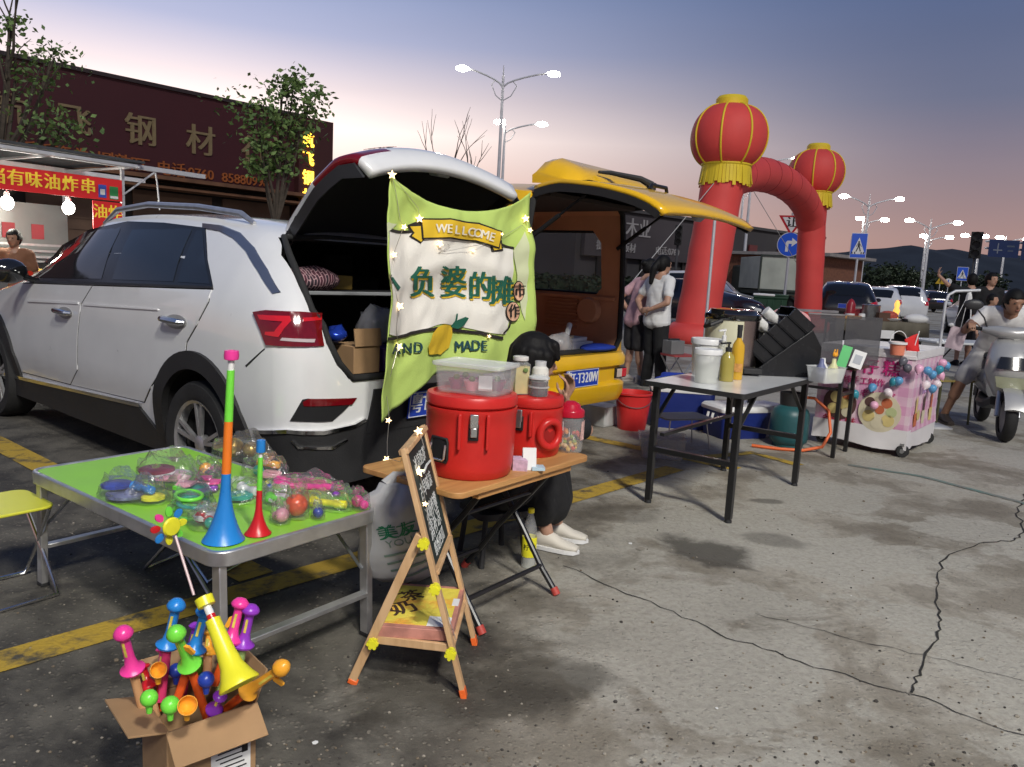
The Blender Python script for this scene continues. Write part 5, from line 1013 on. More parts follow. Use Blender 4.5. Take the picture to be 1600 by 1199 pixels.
# big yellow horn, cups, balls
a = PD(332, 968, 1.66); g = PD(374, 1070, 1.60); t = thing('toy_horn', 'large yellow plastic horn lying mouth down across the carton', 'toy horn', tuple(g), 0, 'plastic toys standing in the cardboard box'); ln = (a-g).length; T = axis_m((0, 0, 0), a-g)
mb = MB(); mb.lathe([(.036, .004), (.045, -.002), (.046, .002), (.036, .020), (.026, .045), (.021, .08), (.018, ln*.8), (.017, ln), (.010, ln), (.012, ln*.5), (.028, .02)], T, 32); mb.build('bell', TY, parent=t, smooth=60)
mb = MB(); mb.lathe([(.001, .004), (.030, .006), (.034, .012), (.030, .016)], T, 28); mb.build('bell_lining', TG, parent=t)
mb = MB(); mb.use(TR).lathe([(.010, ln), (.010, ln+.012)], T, 18); mb.use(TW).lathe([(.009, ln+.012), (.009, ln+.035)], T, 18); mb.use(TY).lathe([(.009, ln+.032), (.020, ln+.034), (.021, ln+.055), (.014, ln+.057), (.012, ln+.045)], T, 22); mb.build('mouthpiece', parent=t)
def toy_ball(label, px, py, d, r, c, cup=False):
    p = PD(px, py, d); t = thing('toy_cup' if cup else 'toy_ball', label, 'toy', tuple(p), 0, 'plastic toys standing in the cardboard box'); mb = MB()
    if cup: T = M.Rotation(rad(60), 4, 'X') @ M.Rotation(rad(25), 4, 'Y'); mb.lathe([(.008, -.05), (.009, -.03), (r*.5, -.024), (r*.95, .0), (r, .018), (r*.94, .018), (r*.8, 0), (.001, -.012)], T, 24)
    else: mb.ball((0, 0, 0), r, 20)
    mb.build('cup' if cup else 'ball', c, parent=t, smooth=70)
    mb = MB(); mb.lathe([(.006, -.035), (.008, -.02), (.010, -.012)], None, 14); mb.build('stem', c, parent=t)
toy_ball('orange toy cup standing upright near the left sword', 247, 1047, 1.72, .019, TA, True)
toy_ball('orange toy cup lying at the front of the carton', 292, 1102, 1.58, .021, TA, True)
toy_ball('navy toy ball in the middle of the carton', 322, 1062, 1.68, .019, TDB)
toy_ball('navy toy ball farther back between the swords', 275, 1048, 1.78, .018, TDB)
toy_ball('round green toy head at the left front of the carton', 233, 1091, 1.58, .019, TG)
toy_ball('green toy disc beside the round green head', 266, 1102, 1.57, .020, TG)
toy_ball('green toy head low in the back of the carton', 312, 1040, 1.78, .020, TG)
# ---- wooden folding table
ZW = .57; w2 = V((.606, .795, 0)); w1 = V((-.795, .606, 0)); Wn = G(716, 773, ZW)
WL, WW = .84, .50; wc = Wn+w2*WL/2+w1*WW/2
wt = thing('folding_table', 'small folding table with an orange wooden top and black tube legs', 'table', (wc.x, wc.y, 0), atan2(w2.y, w2.x))
mb = MB(); mb.prism(rrect(WL, WW, .04), .022, None, ZW-.022); mb.build('tabletop', WOODT, parent=wt, bevel=.003)
BT = mat('black_tube', (.014, .014, .015), .3, var=.1, spec=.6)
mb = MB(); mb.box((0, -WW/2+.03, ZW-.035), (WL*.7, .03, .022)); mb.box((0, WW/2-.03, ZW-.035), (WL*.7, .03, .022)); mb.build('under_rail', WOODT, parent=wt)
for s, xx in ((1, 0.0), (-1, .035)):
    for ex_ in (-1, 1):
        X = ex_*(.235-xx); mb = MB(); mb.use(BT).tube([(X*1.1, s*.20, ZW-.03), (X*1.05, s*.10, .42), (X, -s*.05, .25), (X, -s*.16, .10), (X*1.02, -s*.235, .012)], .0125, 10); mb.use(mat('red_foot_cap', (.45, .06, .045), .5)).cyl((X*1.02, -s*.222, .03), (X*1.02, -s*.240, .004), .0165, .0165, 12); mb.build('leg', parent=wt)
    mb = MB(); mb.tube([((.235-xx)*q, -s*.155, .11) for q in (-1, 1)], .010, 8); mb.build('cross_bar', BT, parent=wt); mb = MB(); mb.tube([((.235-xx)*1.05*q, s*.10, .42) for q in (-1, 1)], .009, 8); mb.build('cross_bar', BT, parent=wt)
# ---- red insulated barrels
LATCH = mat('latch_steel', (.5, .5, .5), .25, .9)
def barrel(label, cx, R, Hh, zb, yaw, handles, latches, group='red insulated barrels on the wooden table'):
    t = thing('insulated_barrel', label, 'barrel', (cx.x, cx.y, zb), yaw, group); mb = MB(); h1 = Hh*.76
    mb.lathe([(.001, .0), (R*.86, .0), (R*.915, .008), (R*.96, .05), (R*.985, h1*.7), (R*.985, h1*.90), (R*1.0, h1*.92), (R*1.0, h1), (R*.9, h1+.003), (.001, h1+.003)], None, 48); bo = mb.build('barrel_body', REDP, parent=t, smooth=40)
    mb = MB(); z = h1+.006; mb.lathe([(.001, z), (R*.97, z), (R*1.0, z+.006), (R*1.0, z+.030), (R*.97, z+.04), (R*.86, z+.044), (R*.83, z+.034), (R*.80, z+.032), (R*.6, z+.036), (.001, z+.04)], None, 48); mb.build('lid', REDP, parent=t, smooth=40)
    for a in latches:
        T = M.Rotation(a, 4, 'Z'); mb = MB(); mb.use(REDP); x = R*.985; mb.box((x, .05, h1*.72), (.022, .012, h1*.5), 0, T); mb.box((x, -.05, h1*.72), (.022, .012, h1*.5), 0, T); mb.use(LATCH).box((x+.012, 0, h1*.88), (.012, .030, .05), 0, T); mb.box((x+.009, 0, h1*.72), (.016, .024, .035), 0, T); mb.use(BLK).box((x+.004, 0, h1*.72), (.012, .036, .06), 0, T); mb.build('latch', parent=t, bevel=.003)
    for a, steel in handles:
        T = M.Rotation(a, 4, 'Z'); mb = MB(); x = R*.975
        def on(ph, z, off): return T @ V(((x+off)*cos(ph), (x+off)*sin(ph), z))
        w_, hh, zc = (.46, .085, h1*.42)
        if steel:
            mb.use(BLK); n = 10
            for i in range(n):
                p0, p1 = -w_/2+w_*i/n, -w_/2+w_*(i+1)/n; mb.add([on(p0, zc-hh*.5, .003), on(p1, zc-hh*.5, .003), on(p1, zc+hh*.5, .003), on(p0, zc+hh*.5, .003)], [(0, 1, 2, 3)])
            mb.use(INK).tube([on(-w_/2+.02, zc-hh*.5, .004), on(w_/2-.02, zc-hh*.5, .004), on(w_/2, zc-hh*.35, .004), on(w_/2, zc+hh*.35, .004), on(w_/2-.02, zc+hh*.5, .004), on(-w_/2+.02, zc+hh*.5, .004), on(-w_/2, zc+hh*.35, .004), on(-w_/2, zc-hh*.35, .004)], .005, 8, True)
            mb.use(CHROME).tube([on(-w_*.42, zc+hh*.25, .008), on(-w_*.44, zc-hh*.30, .02), on(-w_*.38, zc-hh*.38, .02), on(w_*.38, zc-hh*.38, .02), on(w_*.44, zc-hh*.30, .02), on(w_*.42, zc+hh*.25, .008)], .0045, 8)
        else:
            mb.use(REDP); mb.tube([on(.34*cos(q), zc+hh*.62*sin(q)+.02, .012) for q in [2*pi*i/24 for i in range(24)]], .016, 10, True); mb.use(mat('deep_red_recess', (.30, .012, .010), .45)).add([on(.34*cos(q)*.95, zc+hh*.60*sin(q)+.02, .004) for q in [2*pi*i/24 for i in range(24)]], [tuple(range(24))])
        mb.build('handle', parent=t, smooth=50)
    return t
b1f = G(732, 752, ZW); R1 = .170; vdir = V((b1f.x, b1f.y, 0)).normalized(); bc1 = V((b1f.x, b1f.y, 0))+vdir*R1*.86
aV = atan2(-vdir.y, -vdir.x)
barrel('large red insulated barrel with a steel handle and latch', bc1, R1, .335, ZW, aV, [(-.72, True), (2.4, True)], [.06, pi+.06])
b2f = G(826, 716, ZW); R2_ = .135; vd2 = V((b2f.x, b2f.y, 0)).normalized(); bc2 = V((b2f.x, b2f.y, 0))+vd2*R2_*.86
barrel('smaller red insulated barrel with a moulded red grip beside the candy jar', bc2, R2_, .265, ZW, atan2(-vd2.y, -vd2.x), [(.62, False), (3.7, False)], [-.35, 2.8])
ZB1 = ZW+.335*.76+.046; ZB2 = ZW+.265*.76+.046
# clear food box on the big barrel
fb = thing('food_box', 'clear plastic food box with violet cups on the large red barrel', 'food box', (bc1.x+.01, bc1.y+.01, ZB1), rad(-24))
mb = MB(); w_, d_, h_ = .27, .185, .095
mb.rings([[V((x*a, y*b, z)) for x, y in rrect(1, 1, .08, 4)] for a, b, z in ((w_*.88, d_*.86, 0), (w_*.90, d_*.88, .004), (w_*.97, d_*.97, h_), (w_*1.0, d_*1.0, h_+.002), (w_*1.0, d_*1.0, h_+.006), (w_*.94, d_*.94, h_), (w_*.87, d_*.85, .006))]); mb.build('tray', mat('clear_tray', (.80, .80, .80), .15, var=0, alpha=.2, spec=.8), parent=fb, smooth=40)
mb = MB(); mb.rings([[V((x*a, y*b, z)) for x, y in rrect(1, 1, .08, 4)] for a, b, z in ((w_*1.02, d_*1.03, h_+.002), (w_*1.04, d_*1.05, h_+.008), (w_*1.03, d_*1.04, h_+.016), (w_*.9, d_*.88, h_+.018), (w_*.88, d_*.86, h_+.012))]); mb.build('lid', FROST, parent=fb, smooth=40)
VIO = mat('violet_cup', (.26, .05, .16), .4, var=.2)
for x, y in ((-.07, -.02), (-.07, .05), (.0, -.03), (.0, .045), (.07, .04)):
    mb = MB(); mb.use(VIO if (x, y) != (.0, -.03) else TPALE).lathe([(.001, .008), (.02, .008), (.033, .045), (.030, .045), (.02, .02)], M.Translation((x, y, 0)), 18); mb.use(LEAF2).ball((x, y, .05), (.012, .016, .012), 8); mb.build('cup', parent=fb)
mb = MB(); mb.bar((.07, -.06, .02), (.04, .0, .06), .05, .008); mb.build('packet', PAPER, parent=fb)
# drinks
def jar(label, c, z, r, h, liquid, name='drink_jar', sq=False, lv=.78):
    t = thing(name, label, 'drink', (c.x, c.y, z), rad(20), None); seg = 4 if sq else 22; T = M.Rotation(pi/4, 4, 'Z')
    mb = MB(); mb.lathe([(.001, .0), (r, .0), (r*1.02, .006), (r*1.02, h*.84), (r*.6, h*.92), (r*.6, h*.98)], T, seg, False); mb.build('jar_glass', CLEAR, parent=t, smooth=30)
    mb = MB(); mb.lathe([(.001, .003), (r*.93, .003), (r*.93, h*lv), (.001, h*lv)], T, seg); mb.build('drink_liquid', liquid, parent=t, smooth=30)
    return t, r, h
LEM = mat('lemon_drink', (.55, .46, .14), .15, var=.15, vs_=20, alpha=.92); DKL = mat('dark_plum_drink', (.03, .008, .016), .12, var=0)
cj = G(812, 622, ZB2+.0); tj, r, h = jar('square glass jar of lemon drink with a mint leaf on the smaller barrel', bc2+V((-.055, -.005, 0)), ZB2, .045, .15, LEM, 'drink_jar', True)
mb = MB(); mb.use(mat('pearl_cap', (.72, .70, .66), .25)).lathe([(r*.7, h*.93), (r*.72, h*.95), (r*.72, h*1.04), (r*.6, h*1.05), (.001, h*1.05)], None, 20); mb.build('cap', parent=tj)
mb = MB(); mb.ball((.01, -.035, h*.68), (.012, .006, .010), 8); mb.build('mint_leaf', LEAF2, parent=tj)
tj, r, h = jar('round tub of dark plum drink stacked under a milk topped bottle', bc2+V((.025, -.03, 0)), ZB2, .040, .075, DKL, 'drink_tub', False, .80)
mb = MB()
for z in (.036, .072): mb.lathe([(r*1.0, z-.004), (r*1.1, z-.002), (r*1.1, z+.003), (r*1.0, z+.004)], None, 24)
mb.lathe([(r*1.1, .072), (r*1.08, .078), (r*.8, .084), (.001, .084)], None, 24); mb.build('lid', FROST, parent=tj)
tj = thing('milk_bottle', 'small bottle of milk foam behind the dark plum tub', 'drink', (bc2.x+.03, bc2.y+.045, ZB2), 0); mb = MB(); mb.lathe([(.001, 0), (.036, 0), (.036, .09), (.033, .105), (.022, .115)], None, 20); mb.build('bottle', mat('milk_foam', (.72, .70, .63), .3), parent=tj); mb = MB(); mb.lathe([(.024, .113), (.025, .135), (.001, .136)], None, 20); mb.build('cap', mat('clear_cap', (.8, .8, .8), .1, alpha=.6), parent=tj)
# candy jar
cj = G(889, 708, ZW); k = cj.y/FPX; t = thing('candy_jar', 'clear plastic jar of lollipops with a domed red lid', 'jar', (cj.x, cj.y+.05, ZW), 0)
rj, hj = 46*k/2, 82*k; mb = MB(); mb.lathe([(.001, .0), (rj*.92, .0), (rj, .012), (rj*.97, hj*.35), (rj*1.0, hj*.62), (rj*.85, hj*.70)], None, 24, False); mb.build('jar_body', CLEAR, parent=t, smooth=60)
mb = MB(); mb.lathe([(rj*.9, hj*.69), (rj*.98, hj*.70), (rj*1.0, hj*.80), (rj*.94, hj*.83), (rj*.7, hj*.87), (rj*.66, hj*.93), (rj*.3, hj*.99), (.001, hj)], None, 28); mb.build('lid', plast('crimson_lid', (.45, .01, .03), .25), parent=t, smooth=50)
random.seed(4); sw = [mat('candy_'+n, c, .2, coat=.5) for n, c in (('amber', (.55, .22, .05)), ('gold', (.5, .35, .08)), ('red', (.45, .06, .04)), ('green', (.22, .30, .06)), ('cream', (.6, .45, .25)))]
for i in range(46):
    a = random.random()*2*pi; q = sqrt(random.random())*rj*.82; z = .014+random.random()*hj*.36; mb = MB(); mb.use(sw[i % 5]).ball((q*cos(a), q*sin(a), z), rj*.17, 8)
    if i % 7 == 0: mb.use(WHT).cyl((q*cos(a), q*sin(a), z), (q*cos(a)*1.05, q*sin(a), z+.05), .0015, .0015, 5)
    mb.build('candy', parent=t)
mb = MB(); mb.patch([(-.9, .25), (.1, .25), (.2, .62), (-.8, .62)], lambda a, b, o: V((rj*(1.01+o)*cos(a+.1), rj*(1.01+o)*sin(a+.1), hj*b)), .2, 0, .015); mb.build('paper_label', mat('pink_white_label', (.72, .45, .40), .5, var=.5, vs_=60), parent=t)
# code card (left blank) on a small leaflet pile
cp = G(822, 737, ZW); t = thing('paper_stand', 'folded white card standing on leaflets at the foot of the small barrel', 'card stand', (cp.x, cp.y+.03, ZW), rad(8))
mb = MB(); mb.box((.012, .0, .041), (.052, .0015, .085), M.Rotation(rad(-16), 4, 'X')); mb.build('front_card', PAPER, parent=t); mb = MB(); mb.box((.012, .030, .041), (.052, .0015, .085), M.Rotation(rad(16), 4, 'X')); mb.build('back_card', PAPER, parent=t)
mb = MB(); mb.use(mat('lilac_leaflet', (.6, .42, .55), .5, var=.3, vs_=40)).prism([(-.055, -.02), (.0, -.03), (-.01, .03), (-.05, .03)], .045, M.Rotation(rad(4), 4, 'X')); mb.use(mat('pale_blue_leaflet', (.45, .6, .68), .5)).box((.045, .0, .008), (.05, .05, .012)); mb.build('leaflets', parent=t)
# ---- easel with chalk board
ye = V((.056, .998, 0)).normalized(); f1 = G(725, 1088); f2 = G(742, 1006); l1 = G(551, 1066)
ez = thing('easel', 'pale wooden easel with a chalk board, yellow flower screws and a low shelf', 'easel', tuple(f1), 0)
yv = (f2-f1); yv.z = 0; WE = yv.length; yv.normalize(); back = (l1-f1); back.z = 0
tp = PD(630, 700, f1.y+.02)-f1; tp = V((tp.x, tp.y, tp.z)); top1 = tp
up = top1.normalized(); LB = top1.length
def ept(u, v): return up*(u*LB)+yv*(v*WE)
for v in (0, 1):
    mb = MB(); mb.use(WOODE).bar(ept(.012, v), ept(1.0, v), .030, .016, up=yv.cross(up)); mb.use(plast('orange_foot', (.85, .15, .03))).bar(ept(-.004, v), ept(.035, v), .032, .019, up=yv.cross(up)); mb.build('front_leg', parent=ez, bevel=.002)
piv = .64
for v in (-.02, 1.02):
    mb = MB(); a = ept(piv+.02, v)-yv.cross(up)*0; b = back+yv*(v*WE); mb.use(WOODE).bar(a+back.normalized()*.012, b+V((0, 0, .01)), .028, .016, up=yv); mb.use(plast('orange_foot', (.85, .15, .03))).bar(b+(a-b)*.03, b, .031, .019, up=yv); mb.build('back_leg', parent=ez, bevel=.002)
mb = MB(); mb.bar(ept(.985, -.03), ept(.985, 1.03), .030, .016, up=up); mb.bar(ept(.50, .02), ept(.50, .98), .028, .014, up=up); mb.build('board_rail', WOODE, parent=ez, bevel=.002)
nrm = yv.cross(up).normalized()
nrm = nrm if nrm.x > 0 else -nrm
CHB = mat('chalk_board_green', (.012, .026, .024), .7, var=.5, vs_=10)
mb = MB(); c = [ept(.515, .045), ept(.515, .955), ept(.97, .955), ept(.97, .045)]; mb.add([p-nrm*.004 for p in c]+[p+nrm*.002 for p in c], [(0, 1, 2, 3), (4, 5, 6, 7), (0, 4, 5, 1), (1, 5, 6, 2), (2, 6, 7, 3), (3, 7, 4, 0)]); cb = mb.build('chalk_board', CHB, parent=ez, smooth=0)
CHALK = mat('chalk', (.62, .64, .62), .9, var=.3, vs_=80)
mb = MB(); mb.use(CHALK)
for s_, u, sz in (('冰凉奶茶', .90, .052), ('古早味凉', .79, .056), ('冰粉柠檬', .70, .054), ('清补凉', .63, .072), ('缤纷西瓜', .555, .05)): mb.text(s_, sz, frame(ept(u, .5)+nrm*.0028, yv, up), .0004, -.0022, sx=.95)
mb.tube([ept(.845, .5)+nrm*.004, ept(.855, .7)+nrm*.004, ept(.85, .92)+nrm*.004], .004, 6); mb.build('chalk_writing', parent=cb, smooth=0)
FLO = plast('yellow_screw', (.78, .74, .03))
for u, v in ((piv, -.05), (.46, -.045), (.20, -.05)):
    p = ept(u, v)-yv*.02; T = frame(p, up.cross(yv), up); mb = MB(); zz = T.to_3x3() @ V((0, 0, 1)); T = T if zz.dot(yv) < 0 else frame(p, -up.cross(yv), up)
    mb.cyl(T @ V((0, 0, -.02)), T @ V((0, 0, .012)), .013, .012, 14)
    for q in range(6): mb.cyl(T @ V((.013*cos(q*pi/3), .013*sin(q*pi/3), 0)), T @ V((.013*cos(q*pi/3), .013*sin(q*pi/3), .011)), .0065, .006, 8)
    mb.build('flower_screw', FLO, parent=ez)
pb = (ept(piv+.02, -.02)*.0+back*1.)
bsh = back+(ept(piv, 0)-back)*.31
p = bsh-yv*.026; T = frame(p, back.normalized(), V((0, 0, 1))); mb = MB(); T = frame(p, V((1, 0, 0)), V((0, 0, 1)))
mb.cyl(T @ V((0, 0, -.02)), T @ V((0, 0, .012)), .013, .012, 14)
for q in range(6): mb.cyl(T @ V((.013*cos(q*pi/3), .013*sin(q*pi/3), 0)), T @ V((.013*cos(q*pi/3), .013*sin(q*pi/3), .011)), .0065, .006, 8)
mb.build('flower_screw', FLO, parent=ez)
fs_ = ept(.20, 0); mb = MB(); zs_ = fs_.z
for v in (-.03, 1.03): mb.bar(V((bsh.x, bsh.y, zs_))+yv*(v*WE+.01), fs_+yv*(v*WE+.01), .012, .026, up=(0, 0, 1))
mb.bar(V((bsh.x+.01, bsh.y, zs_)), V((bsh.x+.01, bsh.y, zs_))+yv*WE, .014, .014); mb.bar(fs_, fs_+yv*WE, .014, .014); mb.build('shelf_frame', WOODE, parent=ez, bevel=.0015)
cs = (V((bsh.x, bsh.y, zs_))+fs_)/2+yv*WE/2+f1
# tea carton on the shelf
ln_ = abs(fs_.x-bsh.x)*.98
t = thing('display_box', 'flat yellow display box with brushed tea lettering on the easel shelf', 'box', (cs.x, cs.y, cs.z+.010), atan2(yv.y, yv.x)-pi/2)
mb = MB(); mb.use(mat('faded_pink_card', (.50, .22, .17), .5, var=.3, vs_=20)).box((0, 0, .02), (ln_, WE*.98, .036)); mb.build('carton', parent=t, bevel=.002)
PY = noise_mask_paint('yellow_orange_print', (.75, .62, .08), (.80, .36, .05), .46, 7)
mb = MB(); mb.use(PY).box((0, 0, .039), (ln_*.88, WE*.84, .003)); top_ = mb.build('printed_top', parent=t, smooth=0)
mb = MB(); mb.use(mat('dark_brush_ink', (.06, .03, .02), .6)).text('奶', .10, frame((-ln_*.25, -.04, .0412), (.8, .6, 0), (-.6, .8, 0)), .0006, .002); mb.text('茶', .085, frame((-ln_*.20, .06, .0412), (.8, .6, 0), (-.6, .8, 0)), .0006, .001); mb.build('lettering', parent=top_, smooth=0)
mb = MB(); mb.use(PAPER).box((ln_*.30, -WE*.34, .0412), (ln_*.3, WE*.2, .001)); mb.box((ln_*.44, WE*.1, .0412), (ln_*.09, WE*.16, .001)); mb.build('paper_sticker', parent=top_, smooth=0)
# ---- soda bottle
pb_ = G(825, 886); t = thing('soda_bottle', 'clear soda bottle with yellow label and cap standing on the ground', 'bottle', tuple(pb_), 0)
mb = MB(); mb.lathe([(.001, .004), (.028, 0), (.033, .008), (.033, .16), (.030, .19), (.016, .235), (.0125, .245), (.0125, .262)], None, 24, False); mb.build('bottle', CLEAR, parent=t, smooth=60)
mb = MB(); mb.use(TY).lathe([(.0335, .055), (.0338, .056), (.0338, .145), (.0335, .146)], None, 24, False); lb = mb.build('label', mat('yellow_label', (.75, .66, .03), .35, var=.05), parent=t)
mb = MB(); mb.text('柠檬', .03, None, .0006, .0006, fn=lambda x, y, z: V((.0342*sin(x/.034), -.0342*cos(x/.034), .10+y)), step=.008); mb.build('label_print', INK, parent=lb, smooth=0)
mb = MB(); mb.lathe([(.014, .255), (.015, .257), (.015, .274), (.001, .275)], None, 18); mb.build('cap', plc('cap_yellow', (.8, .65, .02)), parent=t)
mb = MB(); mb.lathe([(.001, .004), (.031, .005), (.031, .05), (.001, .05)], None, 20); mb.build('drink', mat('pale_drink', (.6, .62, .55), .1, alpha=.4), parent=t)
# ---- white carrier bag hanging from the wooden table
hb = G(632, 762, .53); t = thing('carrier_bag', 'white plastic carrier bag with green print hanging behind the easel', 'bag', (hb.x, hb.y, 0), rad(12))
BAGM = mat('white_bag_film', (.44, .44, .43), .35, var=.12, vs_=9, bump=.7, bs=9, alpha=.96)
def bagp(a, z, off=0.):          # a = angle round the bag
    f = (z-.19)/.36; wv = (.085+.045*sin(pi*min(1, max(0, 1-f))**.8*.9))*(.75 if f > .9 else 1); n_ = mnoise.noise(V((cos(a)*2.6, sin(a)*2.6, z*9)))*.028; return V(((wv*1.25+n_+off)*cos(a), (wv*.65+n_+off)*sin(a), z))
mb = MB(); mb.rings([[bagp(2*pi*i/36, .19+.36*k/14) if k else V((bagp(2*pi*i/36, .19).x*.6, bagp(2*pi*i/36, .19).y*.6, .185)) for i in range(36)] for k in range(15)], True); bgo = mb.build('bag_body', BAGM, parent=t, smooth=180)
mb = MB(); mb.tube([(-.06, 0, .54), (-.035, .01, .575), (.0, .03, .57), (.03, 0, .54)], [.03, .014, .012, .03], 8); mb.build('bag_handle', BAGM, parent=t)
PG = mat('green_print', (.01, .16, .07), .5); mb = MB(); mb.use(PG)
def bf(a0, z0, rot=.28): return lambda x, y, z: bagp(-pi/2+a0+(x*cos(rot)-y*sin(rot))/.12, z0+x*sin(rot)+y*cos(rot), .003+z)
mb.text('美友', .055, None, .0005, .003, fn=bf(-.15, .395), step=.012); mb.text('港', .05, None, .0005, .002, fn=bf(.62, .45), step=.012); mb.use(mat('grey_print', (.15, .22, .18), .5)).text('YOU', .035, None, .0005, 0, fn=bf(-.1, .355), step=.01)
for q in range(4): mb.patch([(-.06, -.004), (.08, -.004), (.08, .004), (-.06, .004)], lambda a, b, o, q=q: bf(.05+.06*q, .32-.03*q)(a, b, o), .02, 0, .001)
mb.build('bag_print', parent=bgo, smooth=0)
# ---- loose grit and scraps on the concrete: nobody could count it
random.seed(21); mb = MB(); gm = [mat('grit_'+n, c, .9, var=.2) for n, c in (('pale', (.30, .27, .22)), ('dark', (.05, .045, .04)), ('brown', (.15, .12, .085)))]
for i in range(750):
    p = G(random.uniform(0, 1600), 1199-470*random.random()**1.6); r = random.uniform(.0018, .006)*(1.6 if random.random() < .06 else 1); mb.use(random.choice(gm)); a = random.random()*6
    mb.rings([[(p.x+r*k*cos(a+q), p.y+r*k*.8*sin(a+q), z*r) for q in (0, 1.1, 2.3, 3.3, 4.2, 5.3)] for k, z in ((.8, -.1), (1, .4), (.55, .9))])
for px, py, r in ((493, 1162, .012), (1000, 858, .03), (985, 850, .015), (1330, 932, .006), (1120, 1108, .007)):
    p = G(px, py); mb.use(PAPER if r < .02 else gm[0]).add([(p.x+r*cos(q)*random.uniform(.6, 1), p.y+r*sin(q)*random.uniform(.6, 1), .003) for q in (0, 1, 2, 3, 4, 5)], [(0, 1, 2, 3, 4, 5)])
tag(mb.build('ground_grit', smooth=0), 'loose grit and paper scraps scattered over the worn concrete', 'grit', None, 'stuff')
# ---- green cloth hung from the tailgate (car coordinates)
def carpx(px, py, x):            # photo pixel -> car coordinates on the plane x = const
    o = CMI @ V((0, 0, HCAM)); d = CMI.to_3x3() @ _ray(px, py); t = (x-o.x)/d.x; return o+d*t
XB = -1.0
TLp, TRp = carpx(606, 272, XB), carpx(824, 300, XB); BLp, BRp = carpx(577, 655, XB), carpx(820, 575, XB)
ban = thing('hanging_cloth', 'green and white printed market cloth hanging from the raised white tailgate', 'banner', (0, 0, 0)); ban.matrix_world = CM
def cloth(u, v, off=0.):
    yl = TLp.y+(BLp.y-TLp.y)*v+.04*sin(pi*min(1, v*1.3))+.015*sin(v*9); yr = TRp.y+(BRp.y-TRp.y)*v
    zt_ = TLp.z+(TRp.z-TLp.z)*u-.135*max(0, 1-(2*u-1)**2)**.8
    zb_b = cr([0, .14, .30, .42, .7, 1.0], [BLp.z, BLp.z+.035, .74, .79, .765, .79], u)
    y = yl+(yr-yl)*u; z = zt_+(zb_b-zt_)*v
    e = abs(2*u-1)
    sag = max(0, 1-v/.30)
    d = .035*sag*cos(pi*(u-.5)*2)*sin(pi*min(1, v/.30)) * 1.2
    d += .028*sin(u*7.5+1.2+v*1.1)*(.35+v*.75)*(1-.5*sag) + .012*sin(u*19+v*3)*(.4+.6*v) + .024*mnoise.noise(V((u*5, v*5, 1)))+.009*mnoise.noise(V((u*15+v*6, v*8-u*5, 4)))+.012*max(0, v-.75)*sin(u*26)
    d += .05*max(0, (.13-u)/.13)*(1 if v > .12 else v/.12) + .06*max(0, (u-.90)/.10)*v
    d += .014*math.exp(-((v-.28-.18*e)/.05)**2)*(1-e*.4)
    return V((XB-d-.02-off, y, z))
import numpy as np
_GI, _GJ = 80, 100; _gp = np.zeros((_GI+1, _GJ+1, 2))
for i in range(_GI+1):
    for j in range(_GJ+1):
        q = CM @ cloth(i/_GI, j/_GJ)-V((0, 0, HCAM)); zz = q.dot(_F); _gp[i, j] = (800+FPX*q.dot(_R)/zz, 599.5-FPX*q.dot(_U)/zz)
def cl_uv(px, py):               # photo pixel -> (u, v) on the cloth
    k = int(np.argmin(((_gp-(px, py))**2).sum(2))); i, j = divmod(k, _GJ+1); i = min(max(i, 1), _GI-1); j = min(max(j, 1), _GJ-1)
    du = (_gp[i+1, j]-_gp[i-1, j])/2; dv = (_gp[i, j+1]-_gp[i, j-1])/2; d = np.array((px, py))-_gp[i, j]; det = du[0]*dv[1]-du[1]*dv[0]
    a, b = (d[0]*dv[1]-d[1]*dv[0])/det, (du[0]*d[1]-du[1]*d[0])/det; return (i+max(-2, min(2, a)))/_GI, (j+max(-2, min(2, b)))/_GJ
CGRN = mat('lime_green_cloth', (.47, .62, .15), .85, var=.06, vs_=3, bump=.25, bs=200); CWHT = mat('off_white_cloth', (.80, .77, .69), .85, var=.05, vs_=4, bump=.25, bs=200); CDG = mat('bottle_green_print', (.015, .12, .075), .85, var=0); CBLK = mat('brown_black_print', (.02, .016, .014), .85, var=0); CYEL = mat('yellow_print', (.70, .46, .025), .85, var=.05); CPCH = mat('peach_print', (.68, .40, .26), .85, var=0); CLW = mat('white_print', (.78, .74, .60), .8, var=0)
mb = MB(); NU, NV = 54, 64; mb.use(CGRN); mb.add([cloth(i/NU, j/NV) for j in range(NV+1) for i in range(NU+1)], [(j*(NU+1)+i, j*(NU+1)+i+1, (j+1)*(NU+1)+i+1, (j+1)*(NU+1)+i) for j in range(NV) for i in range(NU)])
cl = mb.build('cloth', parent=ban, smooth=180, fix=False); so_ = cl.modifiers.new('solid', 'SOLIDIFY'); so_.thickness = .003; so_.offset = 0
def C2(pts): return [cl_uv(*p) for p in pts]
def cpatch(mb, px, lay): mb.patch(interp_poly(C2(px), .05), lambda u, v, t: cloth(u, v, .007+lay*.003+t), .02, -.0012, .0008)
def pr(name, items):
    mb = MB()
    for m_, px, lay in items: mb.use(m_); cpatch(mb, px, lay)
    return mb.build(name, parent=cl, smooth=60)
pr('white_panel', [(CWHT, [(607, 360), (650, 362), (720, 372), (800, 388), (801, 420), (796, 480), (789, 522), (740, 515), (670, 512), (607, 522)], 0),
    (CBLK, [(607, 356), (655, 358), (655, 362), (607, 361)], 1), (CBLK, [(776, 378), (801, 386), (801, 390), (776, 382)], 1), (CBLK, [(596, 526), (640, 518), (700, 513), (750, 518), (784, 526), (784, 531), (750, 523), (700, 518), (640, 523), (596, 531)], 1)])
